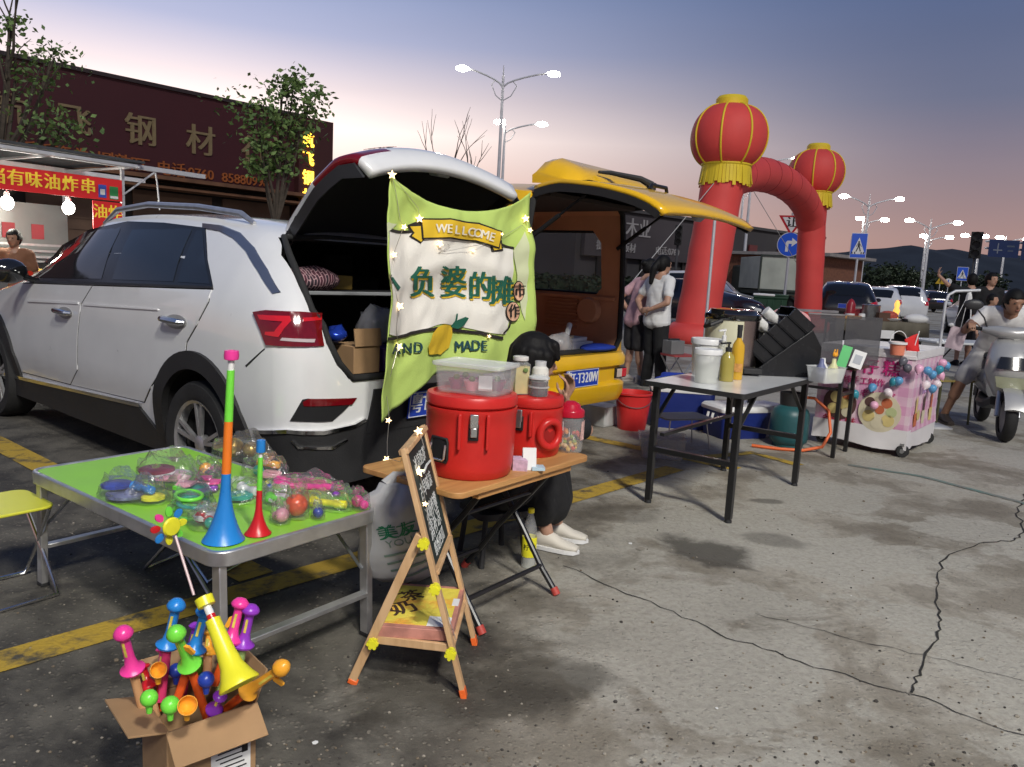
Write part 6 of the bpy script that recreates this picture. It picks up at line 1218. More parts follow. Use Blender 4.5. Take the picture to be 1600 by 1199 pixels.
pr('ribbon', [(CBLK, [(634, 352), (642, 364), (637, 370), (655, 381), (664, 371), (664, 350), (650, 346)], 1), (CYEL, [(638, 354), (645, 364), (641, 369), (655, 378), (662, 370), (662, 353)], 2), (CBLK, [(764, 384), (766, 394), (784, 392), (782, 376), (778, 372)], 1), (CYEL, [(767, 385), (769, 391), (781, 389), (779, 377)], 2),
    (CBLK, [(654, 341), (700, 341), (745, 348), (781, 361), (777, 389), (740, 378), (700, 373), (656, 374)], 3), (CYEL, [(656, 343.5), (700, 343.5), (744, 350.5), (778.5, 362.5), (775, 386), (740, 375.5), (700, 370.5), (658, 371.5)], 4)])
def ctext(mb, s_, px, py, hpx, lay, off=.0, sx=1., rot=0.):
    c, s2 = cos(rot), sin(rot)
    def fn(x, y, z): u, v = cl_uv(px+x*c+y*s2, py-y*c+x*s2); return cloth(u, v, .009+lay*.0035+max(0, z)*.01)
    mb.text(s_, hpx*1.12, None, .05, off, fn=fn, sx=sx, step=6)
mb = MB(); mb.use(CLW)
for ch, px, py, rt in (('W', 684, 357.5, .02), ('E', 697, 358, .05), ('L', 709, 360, .08), ('L', 720, 361.5, .1), ('C', 731, 363.5, .12), ('O', 741, 365, .14), ('M', 752, 367.5, .2), ('E', 763, 371, .25)): ctext(mb, ch, px, py, 17, 5, .4, .9, rt)
mb.build('welcome_lettering', parent=cl, smooth=0)
mb = MB(); sh = MB(); sh.use(CYEL); mb.use(CDG)
for ch, px, py, h in (('负', 657, 444, 46), ('婆', 705, 444, 47), ('的', 747, 450, 42), ('摊', 780, 457, 43)): ctext(mb, ch, px, py, h, 2, 1.4, .80, .02); ctext(sh, ch, px+2, py+3, h, 1, 1.3, .80, .02)
mb.use(CDG); cpatch(mb, [(607, 434), (611, 433), (623, 449), (619, 454)], 2); cpatch(mb, [(602, 470), (609, 464), (608, 472)], 2)
sh.build('lettering_shadow', parent=cl, smooth=0); mb.build('main_lettering', parent=cl, smooth=0)
def ell(cx, cy, a, b, n=22, r=0): return [(cx+a*cos(q)*cos(r)-b*sin(q)*sin(r), cy+a*cos(q)*sin(r)+b*sin(q)*cos(r)) for q in [2*pi*i/n for i in range(n)]]
mb = MB()
for cx, cy, a, b, ch in ((600, 440, 8, 17, '手'), (807, 455, 9, 16, '市'), (798, 487, 11, 16, '作')):
    mb.use(CBLK); cpatch(mb, ell(cx, cy, a, b), 3); mb.use(CPCH); cpatch(mb, ell(cx, cy, a-1.3, b-1.5), 4); mb.use(CBLK); ctext(mb, ch, cx, cy, 20, 5, .5, .8)
mb.use(CBLK); cpatch(mb, [(794, 502), (796, 502), (793, 512), (784, 522), (783, 520), (791, 511)], 3); mb.build('round_stamps', parent=cl, smooth=0)
mb = MB(); mb.use(CYEL); cpatch(mb, [(692, 507), (703, 509), (704, 523), (699, 543), (686, 554), (668, 554), (667, 541), (674, 521), (682, 511)], 2); mb.use(CDG); cpatch(mb, [(703, 508), (712, 500), (724, 495), (729, 497), (722, 508), (712, 514), (704, 512)], 3); cpatch(mb, [(701, 510), (708, 501), (710, 490), (712, 490), (710, 503), (703, 511)], 3); mb.build('lemon_print', parent=cl, smooth=0)
mb = MB(); mb.use(mat('navy_green_print', (.01, .055, .065), .85, var=0)); 
for ch, px, py in (('A', 616, 546), ('N', 633, 545), ('D', 650, 543.5), ('M', 714, 542), ('A', 727, 541), ('D', 740, 540.5), ('E', 753, 541)): ctext(mb, ch, px, py, 21, 2, .6, .85, .0)
mb.build('hand_made_lettering', parent=cl, smooth=0)
# folded-over flaps: pale reverse side
mb = MB(); mb.use(mat('pale_cloth_reverse', (.58, .62, .38), .9, var=.06, vs_=5)); cpatch(mb, [(596, 342), (618, 350), (605, 362), (594, 378), (586, 372)], 1); cpatch(mb, [(800, 392), (818, 362), (824, 400), (822, 470), (818, 500), (806, 430)], 1); mb.build('turned_edge', parent=cl, smooth=60)
# ---- string of star lights on the cloth
STAR = mat('lit_star', (1, .8, .5), .4, var=0, emit=(1., .70, .36), es=3.2)
stl = thing('star_light_string', 'thin wire string of small lit stars running down the green cloth to the easel', 'fairy lights', (0, 0, 0))
def star(P, r, yaw=None, tilt=0.):
    T = facing(P, tilt); mb = MB(); r *= .82; mb.prism([(r*(1 if i % 2 == 0 else .42)*sin(i*pi/5), r*(1 if i % 2 == 0 else .42)*cos(i*pi/5)) for i in range(10)], .006, T); mb.build('star', STAR, parent=stl, smooth=0)
sp_ = [(607, 268), (615, 300), (622, 345), (627, 355), (611, 398), (608, 430), (620, 478), (616, 515), (619, 541), (610, 575)]
pts = []
def oncl(px, py, off=.015): u, v = cl_uv(px, py); return CM @ cloth(u, v, off)
for i, q in enumerate(sp_): pts.append(oncl(*q))
for i, q in enumerate(sp_):
    if i in (0, 3, 4, 6, 8): star(oncl(*q, .02), .026 if i in (0, 6, 8) else .02, tilt=i*.7)
mb = MB(); mb.tube(pts, .0014, 5); last = pts[-1]
dl = [(603, 612), (607, 640), (608, 656), (605, 690), (605, 716), (625, 722), (655, 672), (663, 700), (655, 735), (665, 785), (680, 890), (712, 1000)]
dd = [3.6, 3.4, 3.3, 3.05, 2.95, 2.75, 2.45, 2.40, 2.36, 2.33, 2.30, 2.25]
P2 = [PD(*q, d) for q, d in zip(dl, dd)]; mb.tube([last]+P2, .0013, 5)
up_ = [oncl(*q) for q in ((607, 268), (650, 325), (652, 345), (700, 385), (682, 395), (770, 378), (812, 352), (822, 362))]; mb.tube(up_, .0012, 5); mb.build('wire', mat('thin_wire', (.45, .42, .36), .3, .6), parent=stl)
for i, r in ((0, .022), (2, .022), (4, .022), (6, .026), (8, .032), (9, .016), (10, .013)): star(P2[i]+V((0, -.015, 0)), r*(.8 if i < 5 else .72), tilt=i*1.1)
for q, r in (((651, 342), .026), ((683, 381), .024), ((735, 392), .014), ((817, 342), .028), ((824, 360), .02), ((780, 366), .012), ((760, 525), .014)): star(oncl(*q, .02), r, tilt=q[0])
# ---- things in the white car's boot
def incar(label, name, cat, x, y, z, group=None): p = CM @ V((x, y, z)); t = thing(name, label, cat, tuple(p), CARY, group); return t
t = incar('open cardboard carton on the left of the white boot', 'cardboard_box', 'box', -.60, .36, .765); mb = MB(); mb.box((0, 0, .07), (.22, .17, .14)); mb.build('carton', CARD, parent=t, bevel=.003); mb = MB(); mb.use(CARD).box((-.112, 0, .185), (.006, .17, .09), M.Rotation(rad(8), 4, 'Y')); mb.build('flap', parent=t)
t = incar('violet printed box under a clear bag in the white boot', 'gift_box', 'box', -.60, .16, .765); mb = MB(); mb.box((0, 0, .06), (.2, .16, .12)); mb.build('carton', mat('violet_box', (.10, .03, .22), .4, var=.4, vs_=30), parent=t, bevel=.003)
t = incar('crumpled clear carrier bag heaped beside the carton', 'carrier_bag', 'bag', -.56, .17, .92); mb = MB(); mb.ball((0, 0, .07), (.10, .11, .10), 18)
mb.v = [tuple(V(p)*(1+.35*mnoise.noise(V(p)*18))) for p in mb.v]; mb.build('bag_body', mat('cloudy_film', (.5, .5, .52), .2, var=.1, alpha=.5, bump=.8, bs=20), parent=t, smooth=180)
t = incar('shiny blue bag at the left edge of the white boot', 'gift_bag', 'bag', -.60, .47, .93); mb = MB(); mb.ball((0, 0, .03), (.05, .05, .045), 14); mb.v = [tuple(V(p)*(1+.3*mnoise.noise(V(p)*25))) for p in mb.v]; mb.build('bag_body', mat('blue_foil', (.02, .06, .45), .2, .5), parent=t, smooth=180)
t = incar('dark plaid blanket with pink stripes on the parcel shelf', 'blanket', 'blanket', -.20, .36, 1.165); mb = MB(); mb.ball((0, 0, .05), (.13, .17, .075), 20); mb.v = [tuple(V(p)*(1+.25*mnoise.noise(V(p)*9))) for p in mb.v]
PL = D.materials.new('plaid_cloth'); PL.use_nodes = True; b_ = PL.node_tree.nodes['Principled BSDF']; b_.inputs['Roughness'].default_value = .9; tcx = PL.node_tree.nodes.new('ShaderNodeTexCoord'); bk = PL.node_tree.nodes.new('ShaderNodeTexBrick'); bk.inputs['Scale'].default_value = 14; bk.inputs['Color1'].default_value = (.03, .02, .03, 1); bk.inputs['Color2'].default_value = (.08, .02, .035, 1); bk.inputs['Mortar'].default_value = (.45, .28, .30, 1); bk.inputs['Mortar Size'].default_value = .03; PL.node_tree.links.new(tcx.outputs['Object'], bk.inputs[0]); PL.node_tree.links.new(bk.outputs[0], b_.inputs['Base Color'])
mb.build('cloth', PL, parent=t, smooth=180)
t = incar('small yellow box on the parcel shelf behind the blanket', 'carton', 'box', -.10, .10, 1.165); mb = MB(); mb.box((0, 0, .04), (.1, .17, .08)); mb.build('box_body', mat('ochre_card', (.42, .28, .06), .6), parent=t, bevel=.003)
# ---- things on the van's load floor
VM = M.Translation((vc.x, vc.y, 0)) @ M.Rotation(CARY, 4, 'Z')
def invan(label, name, cat, x, y, z): p = VM @ V((x, y, z)); return thing(name, label, cat, tuple(p), CARY)
def lump(r, seed, amp=.3, f=9, seg=20): 
    mb = MB(); mb.ball((0, 0, 0), r, seg); mb.v = [tuple(V(p)*(1+amp*mnoise.noise(V(p)*f+V((seed, 0, 0))))) for p in mb.v]; return mb
t = invan('blue cloth folded over the yellow van bumper', 'blue_cloth', 'cloth', .0, -.36, .735); lump((.09, .24, .035), 2, .2).build('cloth', mat('royal_blue_cloth', (.015, .05, .40), .85, var=.2, bump=.3), parent=t, smooth=180)
t = invan('white paper pile in the open yellow van', 'paper_pile', 'papers', .20, -.22, .72); mb = MB(); mb.box((0, 0, .03), (.25, .36, .06)); mb.box((.02, -.02, .075), (.22, .30, .03), rad(12)); mb.build('sheets', PAPER, parent=t, bevel=.004); mb = MB(); mb.box((-.02, .1, .10), (.14, .10, .02), rad(-14)); mb.build('top_sheet', mat('cream_card', (.66, .56, .38), .7), parent=t)
t = invan('clear bag with a white tube leaning in the van opening', 'clear_bag', 'bag', .10, .05, .76); lump((.10, .12, .10), 6, .4).build('bag_body', _mats['cloudy_film'], parent=t, smooth=180); mb = MB(); mb.cyl((-.05, -.02, .06), (.02, -.16, .16), .022, .022, 14); mb.build('tube', PAPER, parent=t)
# ================================================================== BLACK AND WHITE TABLE AND WHAT STANDS ON IT
ZK = .735; Nk = G(1163, 617, ZK); Rk = G(1279, 597, ZK); k2 = (Rk-Nk); k2.z = 0; k2.normalize(); k2 = (M.Rotation(rad(5), 4, 'Z') @ k2); k1 = V((-k2.y, k2.x, 0)); KL, KW = 1.25, .60
kc = Nk+k2*KL/2+k1*KW/2; kt = thing('folding_table', 'white topped folding table with a black steel frame', 'table', (kc.x, kc.y, 0), atan2(k2.y, k2.x))
TOPW = mat('white_laminate', (.80, .81, .80), .2, var=.05, vs_=3, coat=.5)
mb = MB(); mb.prism(rrect(KL, KW, .02), .014, None, ZK-.014); mb.build('tabletop', TOPW, parent=kt)
mb = MB(); o_ = rrect(KL+.012, KW+.012, .022); i_ = rrect(KL+.0004, KW+.0004, .02); n = len(o_); vs = [(x, y, z) for z in (ZK+.001, ZK-.026) for x, y in o_]+[(x, y, z) for z in (ZK+.001, ZK-.026) for x, y in i_]
mb.add(vs, [f for q in range(n) for r in [(q+1) % n] for f in ((q, r, n+r, n+q), (2*n+q, 3*n+q, 3*n+r, 2*n+r), (q, 2*n+q, 2*n+r, r), (n+q, n+r, 3*n+r, 3*n+q))]); mb.build('edge_band', BLKPL, parent=kt)
for sx in (-1, 1):
    xx = sx*(KL/2-.07)
    for sy in (-1, 1):
        mb = MB(); mb.use(BT).bar((xx, sy*(KW/2-.05), ZK-.026), (xx, sy*(KW/2-.05), .02), .036, .036, up=(0, 1, 0)); mb.use(BLKPL).cyl((xx, sy*(KW/2-.05), .02), (xx, sy*(KW/2-.05), 0), .018, .022, 12); mb.build('leg', parent=kt, bevel=.003)
        mb = MB(); mb.use(BT).bar((xx, sy*(KW/2-.055), .50), (xx-sx*.26, sy*(KW/2-.055), ZK-.03), .022, .012); mb.build('strut', parent=kt)
    mb = MB(); mb.bar((xx, -KW/2+.06, .33), (xx, KW/2-.06, .33), .036, .03); mb.build('cross_bar', BT, parent=kt, bevel=.003)
mb = MB(); mb.bar((-KL/2+.08, KW/2-.1, .42), (KL/2-.08, KW/2-.1, .42), .03, .02); mb.build('long_bar', BT, parent=kt, bevel=.003)
mb = MB()
for sy in (-1, 1): mb.bar((-KL/2+.06, sy*(KW/2-.06), ZK-.04), (KL/2-.06, sy*(KW/2-.06), ZK-.04), .022, .022)
mb.build('under_frame', BT, parent=kt)
def onk(px, py): return G(px, py, ZK+.001)
def pail(label, px, py, wpx, hpx, lidc, body, liquid=None):
    p = onk(px, py); k = p.y/FPX; r = wpx*k/2; h = hpx*k; t = thing('pail', label, 'pail', (p.x, p.y+r*.7, ZK+.001), 0, 'plastic pails on the white table'); mb = MB(); mb.lathe([(.001, 0), (r*.82, 0), (r*.84, .006), (r*.97, h*.86), (r*.97, h*.9)], None, 28, False); mb.build('pail_body', body, parent=t, smooth=50)
    mb = MB(); mb.lathe([(r*.97, h*.84), (r*1.05, h*.85), (r*1.06, h*.97), (r*1.02, h), (r*.9, h*.985), (.001, h*.985)], None, 28); mb.build('lid', lidc, parent=t)
    if liquid:
        mb = MB(); mb.lathe([(.001, .004), (r*.80, .004), (r*.88, h*.55), (.001, h*.55)], None, 24); mb.build('water', liquid, parent=t)
    return t
pail('larger white lidded pail at the back left of the white table', 1107, 588, 52, 58, WHT, mat('milky_plastic', (.66, .66, .62), .35, var=.04))
pail('smaller translucent pail half full of water in front of the larger pail', 1106, 600, 42, 54, WHT, FROST, mat('murky_water', (.55, .56, .46), .1, alpha=.55))
def pump(label, px, py, wpx, hpx, col, capc, kind):
    p = onk(px, py); k = p.y/FPX; r = wpx*k/2; h = hpx*k; t = thing('pump_bottle', label, 'bottle', (p.x, p.y+r, ZK+.001), .3); mb = MB(); mb.lathe([(.001, 0), (r*.95, 0), (r, .006), (r, h*.55), (r*.9, h*.64), (r*.4, h*.74), (r*.36, h*.78)], None, 20); mb.build('bottle', col, parent=t, smooth=50)
    mb = MB()
    if kind: mb.lathe([(r*.44, h*.76), (r*.46, h*.86), (r*.2, h*.87), (r*.14, h*.95), (r*.3, h*.955), (r*.3, h), (.001, h)], None, 14); mb.bar((0, 0, h*.975), (-r*1.3, 0, h*.96), .012, .010)
    else: mb.lathe([(r*.38, h*.76), (r*.38, h*.9), (r*.42, h*.9), (r*.42, h), (.001, h)], None, 14)
    mb.build('pump_head' if kind else 'cap', capc, parent=t)
    mb = MB(); mb.lathe([(r*1.012, h*.12), (r*1.014, h*.122), (r*1.014, h*.48), (r*1.012, h*.482)], None, 20, False); return t
pump('olive pump bottle with a black pump beside the pails', 1137, 597, 22, 62, mat('olive_syrup', (.36, .30, .07), .15, var=.1), BLKPL, True)
t = pump('amber syrup bottle with a tall clear neck and dark cap', 1152, 594, 20, 86, mat('amber_syrup', (.62, .36, .03), .12, var=.06), BLKPL, False)
mb = MB(); mb.patch([(-.9, .05), (.3, .05), (.3, .10), (-.9, .10)], lambda a, b, o: V(((.043+o)*sin(a), -(.043+o)*cos(a), b)), .3, -.001, .001); mb.build('paper_label', mat('orange_label', (.62, .30, .08), .5, var=.3, vs_=40), parent=t)
pump('white pump stem bottle half hidden behind the pails', 1128, 592, 16, 78, mat('clear_syrup', (.6, .6, .5), .15, alpha=.5), WHT, True)
# tea dispenser
dp = onk(1140, 588); p = PD(1145, 583, dp.y+.16); k = p.y/FPX; r = 42*k; h = 99*k
t = thing('tea_dispenser', 'large cream and steel insulated tea dispenser with a black lid', 'tea dispenser', (p.x, p.y+.12, ZK+.001), 0)
CREAM = mat('cream_enamel', (.62, .60, .43), .35, var=.04); mb = MB(); mb.use(BLKPL).lathe([(.001, 0), (r*.98, 0), (r, .01), (r, .035)], None, 40); mb.use(CREAM).lathe([(r*.985, .035), (r*.985, h*.85)], None, 40, False); mb.build('dispenser_body', parent=t, smooth=50)
mb = MB(); mb.use(mat('brushed_steel_panel', (.50, .42, .39), .22, 1., var=.1)); mb.patch([(-.28, .05), (.62, .05), (.62, h*.84), (-.28, h*.84)], lambda a, b, o: V(((r+o)*sin(a+.45), -(r+o)*cos(a+.45), b)), .1, -.006, .004); mb.build('steel_panel', parent=t, smooth=60)
mb = MB(); mb.lathe([(r*1.02, h*.84), (r*1.05, h*.86), (r*1.04, h*.93), (r*.9, h*.955), (r*.86, h*1.0), (r*.5, h*1.02), (.001, h*1.02)], None, 40); mb.build('lid', mat('gloss_black', (.01, .01, .01), .12), parent=t, smooth=50)
mb = MB(); mb.tube([(-r*.98, -.05, h*.80), (-r*1.12, -.08, h*.72), (-r*1.0, -.15, h*.76), (-r*.6, -r*.8, h*.83)], .014, 8); mb.build('carry_handle', BLKPL, parent=t)
mb = MB(); mb.box((.10, -r*1.05, .03), (.12, .08, .035)); mb.build('drip_tray', BLKPL, parent=t, bevel=.005)
# cup dispenser
cp0 = onk(1188, 580); cp1 = onk(1275, 597); cx_ = k2*-1
t = thing('cup_dispenser', 'black slanted cup and lid dispenser stuffed with bagged cups', 'cup dispenser', (0, 0, ZK+.001), atan2(k2.y, k2.x)); cc_ = Nk+k2*(KL-.06)+k1*.25; t.location = (cc_.x+.01, cc_.y-.03, ZK+.001); t.rotation_euler = (0, 0, rad(4))
# profile in local (y away, z): open slots lean toward the left; front edge low on the left, tall right side
mb = MB(); prof = [(-.20, .0), (.20, .0), (.20, .20), (.13, .31), (-.20, .05)]
T = frame((0, 0, 0), (1, 0, 0), (0, 0, 1)); mb.use(mat('black_acrylic', (.012, .013, .015), .25, var=.05))
mb.prism(prof, .02, T, -.15); mb.prism(prof, .02, T, .13); mb.prism([(-.17, .0), (.18, .0), (.18, .03), (-.17, .03)], .28, T, -.14); mb.prism([(.18, .0), (.195, .0), (.195, .21), (.18, .21)], .28, T, -.14); mb.build('case', parent=t, smooth=0, bevel=.002)
sl = V((-.83, 0, .56)).normalized()
for i in range(5):
    f = i/4; c = V((-.16+.25*f, 0, .12+.22*f)); ax = V((-.62, 0, .52)).normalized(); mb = MB(); Tb = frame(c, V((0, 1, 0)), V((.55, 0, .70))); mb.use(_mats['black_acrylic'])
    for s in (-1, 1): mb.box((s*.118, 0, -.035), (.012, .06, .18), 0, Tb)
    for s in (-1, 1): mb.box((0, s*.034, -.035), (.24, .008, .19), 0, Tb)
    mb.build('slot_tube', parent=t, bevel=.002)
    if i in (0, 1, 2, 3):
        mb = MB(); mb.lathe([(.001, -.245+.03*(i % 2)), (.034, -.24+.03*(i % 2)), (.033, .03+.03*(i % 2)), (.028, .05+.03*(i % 2)), (.001, .05+.03*(i % 2))], Tb, 14); mb.build('cup_stack', mat('white_cups_in_film', (.62, .62, .60), .25, var=.2, vs_=30, bump=.5, bs=60), parent=t, smooth=60)
# pink cushion in film, grey screens, second table
Pt = G(1352, 572, .72); s2d = (G(1352, 572, .72)-G(1285, 606, .72)).normalized()
sb0 = G(1316, 716); st0 = thing('side_table', 'dark wood topped side table with black legs next to the pink cart', 'table', (0, 0, 0), 0); e_ = V((.62, .78, 0)).normalized()
cpt = V((sb0.x-.10, sb0.y, 0))+V((-.78, .62, 0))*.40+e_*.17; st0.location = (cpt.x, cpt.y, 0); st0.rotation_euler = (0, 0, atan2(.62, -.78))
mb = MB(); mb.prism(rrect(1.05, .42, .02), .022, None, .705); mb.build('tabletop', mat('dark_wood_laminate', (.075, .04, .03), .4, var=.15, vs_=5), parent=st0, bevel=.003)
for sx in (-1, 1):
    for sy in (-1, 1): mb = MB(); mb.bar((sx*.42, sy*.17, .70), (sx*.42, sy*.17, 0), .03, .03); mb.build('leg', BT, parent=st0, bevel=.003)
    mb = MB(); mb.bar((sx*.42, -.17, .50), (sx*.42, .17, .50), .025, .025); mb.build('cross_bar', BT, parent=st0)
mb = MB(); mb.bar((-.42, .16, .54), (.42, .16, .54), .03, .02); mb.build('long_bar', BT, parent=st0)
def on2(px, py): return G(px, py, .728)
SMOKE = mat('smoked_acrylic', (.10, .10, .11), .15, var=.05, alpha=.62)
sA = PD(1300, 560, 6.15)
t = thing('acrylic_screen', 'grey smoked acrylic splash screen standing on the dark wood table', 'screen', (sA.x, sA.y, .728), rad(4)); mb = MB(); mb.box((-.08, .0, .19), (.30, .006, .38)); mb.box((.20, -.06, .19), (.26, .006, .38), rad(-25)); mb.build('panel', SMOKE, parent=t); mb = MB(); mb.box((-.08, 0, .385), (.31, .012, .012)); mb.box((-.08, .2, .40), (.36, .05, .02)); mb.build('top_rail', STEEL, parent=t)
pc = PD(1232, 498, 6.0); t = thing('bagged_cushion', 'pink cushion wrapped in clear film behind the cup dispenser', 'cushion', (pc.x, pc.y, .73), 0); mb = MB(); mb.ball((0, 0, .33), (.17, .12, .09), 20); mb.v = [tuple(V(p)+V(p)*.0+V((0, 0, 1))*.02*mnoise.noise(V(p)*9)) for p in mb.v]; mb.build('cushion', mat('pale_pink_plush', (.62, .32, .31), .9, var=.1, bump=.3), parent=t, smooth=180)
mb = MB(); mb.ball((0, .0, .2), (.19, .14, .21), 22); mb.v = [tuple(V(p)*(1+.2*mnoise.noise(V(p)*8))) for p in mb.v]; mb.build('film_bag', mat('thin_film', (.55, .55, .56), .12, var=0, alpha=.22, bump=1, bs=18), parent=t, smooth=180)
mb = MB(); mb.cyl((-.02, -.17, .42), (.12, -.17, .30), .012, .012, 8); mb.build('strap', BLKPL, parent=t)
q = on2(1297, 600); t = thing('plastic_tub', 'clear tub of bottles on the dark wood table', 'tub', (q.x, q.y+.08, .728), .5); mb = MB(); mb.rings([[V((x*a, y*b, z)) for x, y in rrect(1, 1, .1, 4)] for a, b, z in ((.17, .13, 0), (.20, .16, .10), (.21, .17, .10), (.195, .155, .095), (.165, .125, .006))]); mb.build('tub_body', FROST, parent=t, smooth=40)
for x, y, c in ((-.05, 0, TSIL), (.0, .03, PAPER), (.05, -.01, mat('pale_lemon_bottle', (.72, .70, .38), .3))):
    mb = MB(); mb.lathe([(.001, .008), (.03, .008), (.032, .09), (.015, .12), (.012, .15), (.001, .15)], M.Translation((x, y, 0)), 14); mb.build('bottle', c, parent=t)
mb = MB(); mb.ball((.055, -.01, .175), (.02, .016, .016), 10); mb.cyl((.04, -.01, .18), (.05, -.01, .21), .006, .004, 6); mb.cyl((.07, -.01, .18), (.07, -.01, .21), .006, .004, 6); mb.build('yellow_stopper', TA, parent=t)
q = on2(1333, 577); t = thing('card_stand', 'green and white pay cards leaning together on the dark wood table', 'card stand', (q.x, q.y+.05, .728), rad(-18)); mb = MB(); mb.use(mat('bright_green_card', (.06, .48, .12), .4)).box((-.05, 0, .085), (.07, .004, .17), M.Rotation(rad(-18), 4, 'X') @ M.Rotation(rad(14), 4, 'Y')); mb.build('green_card', parent=t); mb = MB(); mb.use(PAPER).box((.045, .0, .07), (.09, .004, .14), M.Rotation(rad(-22), 4, 'X') @ M.Rotation(rad(16), 4, 'Y')); mb.use(mat('faint_print', (.4, .42, .45), .6)).box((.045, -.003, .07), (.055, .004, .07), M.Rotation(rad(-22), 4, 'X') @ M.Rotation(rad(16), 4, 'Y')); mb.build('white_card', parent=t)
# under and behind the table
def cooler(label, px, py, w_, d_, h_, yaw, c, off=.2):
    p = G(px, py); t = thing('cool_box', label, 'cool box', (p.x, p.y+off, 0), yaw, 'blue cool boxes under the white table'); mb = MB(); mb.rings([[V((x*a, y*b, z)) for x, y in rrect(1, 1, .1, 5)] for a, b, z in ((w_*.92, d_*.9, 0), (w_*.94, d_*.92, .02), (w_*1.0, d_*1.0, h_*.82))]); mb.build('box_body', c, parent=t, smooth=40)
    mb = MB(); mb.rings([[V((x*a, y*b, z)) for x, y in rrect(1, 1, .1, 5)] for a, b, z in ((w_*1.03, d_*1.03, h_*.82), (w_*1.05, d_*1.05, h_*.85), (w_*1.05, d_*1.05, h_*.93), (w_*.98, d_*.98, h_))]); mb.build('lid', WHT, parent=t, smooth=40)
    mb = MB(); mb.tube([(-w_*.52, -d_*.1, h_*.75), (-w_*.56, -d_*.1, h_*.45), (-w_*.56, d_*.1, h_*.45), (-w_*.52, d_*.1, h_*.75)], .012, 8); mb.build('handle', WHT, parent=t)
NAVY = mat('navy_cooler_blue', (.012, .025, .16), .4, var=.08)
cooler('large blue cool box with a white lid left under the white table', 1068, 672, .56, .36, .40, rad(-6), NAVY)
cooler('lower blue and white cool box at the back under the white table', 1160, 690, .5, .34, .28, rad(20), NAVY, .25)
t = thing('blue_bag', 'crumpled blue bag with a clear bottle lying behind the white table', 'bag', tuple(G(1045, 672)+V((.15, .45, .40))), .2); lump((.24, .14, .06), 3, .3).build('bag_body', mat('royal_blue_cloth', (.015, .05, .40), .8), parent=t, smooth=180); mb = MB(); mb.cyl((.08, -.06, .06), (.2, -.06, .05), .035, .035, 14); mb.build('bottle', CLEAR, parent=t)
p = G(990, 675); t = thing('bucket', 'red plastic bucket with a wire handle behind the yellow bumper', 'bucket', (p.x, p.y+.14, 0), 0); mb = MB(); mb.lathe([(.001, 0), (.12, 0), (.123, .01), (.158, .31), (.172, .315), (.172, .33), (.155, .33), (.15, .31), (.116, .02), (.001, .02)], None, 36); mb.build('bucket_body', plast('bucket_red', (.62, .03, .03), .35), parent=t, smooth=40); mb = MB(); mb.tube([(.165*cos(a), -.165*abs(sin(a))*.95, .31-.10*abs(sin(a))) for a in [pi+pi*i/12 for i in range(13)]], .0035, 6); mb.build('handle', STEEL, parent=t)
p = G(945, 672); t = thing('water_jug_crate', 'clear plastic crate of bottles beside the red bucket', 'crate', (p.x, p.y+.25, 0), CARY); mb = MB(); mb.box((0, 0, .09), (.22, .26, .18)); mb.build('crate_body', FROST, parent=t, bevel=.01); mb = MB(); [mb.cyl((x, y, .01), (x, y, .17), .03, .03, 12) for x in (-.06, .06) for y in (-.07, .03)]; mb.build('bottle', mat('dim_white_bottles', (.5, .5, .5), .3), parent=t)
p = G(1040, 722); t = thing('storage_box', 'clear plastic storage box lying in the shade under the white table', 'storage box', (p.x, p.y+.18, 0), rad(-8)); mb = MB(); mb.rings([[V((x*a, y*b, z)) for x, y in rrect(1, 1, .08, 4)] for a, b, z in ((.30, .24, 0), (.34, .28, .15), (.36, .30, .15), (.36, .30, .16), (.33, .27, .155), (.29, .23, .006))]); mb.build('box_body', mat('smoky_clear_plastic', (.45, .45, .44), .2, var=.05, alpha=.35), parent=t, smooth=40)
p = G(1062, 705); t = thing('low_stool', 'low stool with a thin grey top and wire legs under the white table', 'stool', (p.x+.02, p.y+.12, 0), rad(20)); mb = MB(); mb.prism(rrect(.42, .28, .03), .012, None, .25); mb.build('seat', mat('grey_board', (.22, .21, .20), .6), parent=t)
for sx in (-1, 1):
    for sy in (-1, 1): mb = MB(); mb.cyl((sx*.16, sy*.1, .25), (sx*.2, sy*.13, 0), .005, .005, 8); mb.build('leg', STEEL, parent=t)
for k_, (px, py, lab, c, wz) in enumerate(((1195, 690, 'pale box stacked under the white table near the gas cylinder', mat('lilac_white_box', (.45, .43, .46), .5), (.26, .22, .26)),)):
    p = G(px, py); t = thing('storage_carton', lab, 'box', (p.x+.06, p.y+.3, 0), rad(30)); mb = MB(); mb.box((0, 0, wz[2]/2), wz); mb.build('carton', c, parent=t, bevel=.006); mb = MB(); mb.box((0, 0, wz[2]+.012), (wz[0]+.02, wz[1]+.02, .022)); mb.build('lid', WHT, parent=t, bevel=.004)
p = G(1240, 703); t = thing('gas_cylinder', 'teal gas cylinder with an orange hose in front of the pink cart', 'gas cylinder', (p.x, p.y+.15, 0), 0); mb = MB(); mb.lathe([(.001, .02), (.12, .02), (.15, .05), (.155, .08), (.155, .26), (.14, .31), (.09, .345), (.03, .36), (.03, .38)], None, 28); mb.lathe([(.12, 0), (.125, .04), (.115, .04), (.11, 0)], None, 28); mb.build('cylinder', mat('teal_steel', (.02, .09, .10), .4, var=.2, vs_=6), parent=t, smooth=50)
mb = MB(); mb.lathe([(.09, .34), (.10, .45), (.094, .45), (.085, .34)], None, 20); mb.cyl((0, 0, .36), (0, 0, .43), .02, .018, 10); mb.build('valve_guard', BLKPL, parent=t)
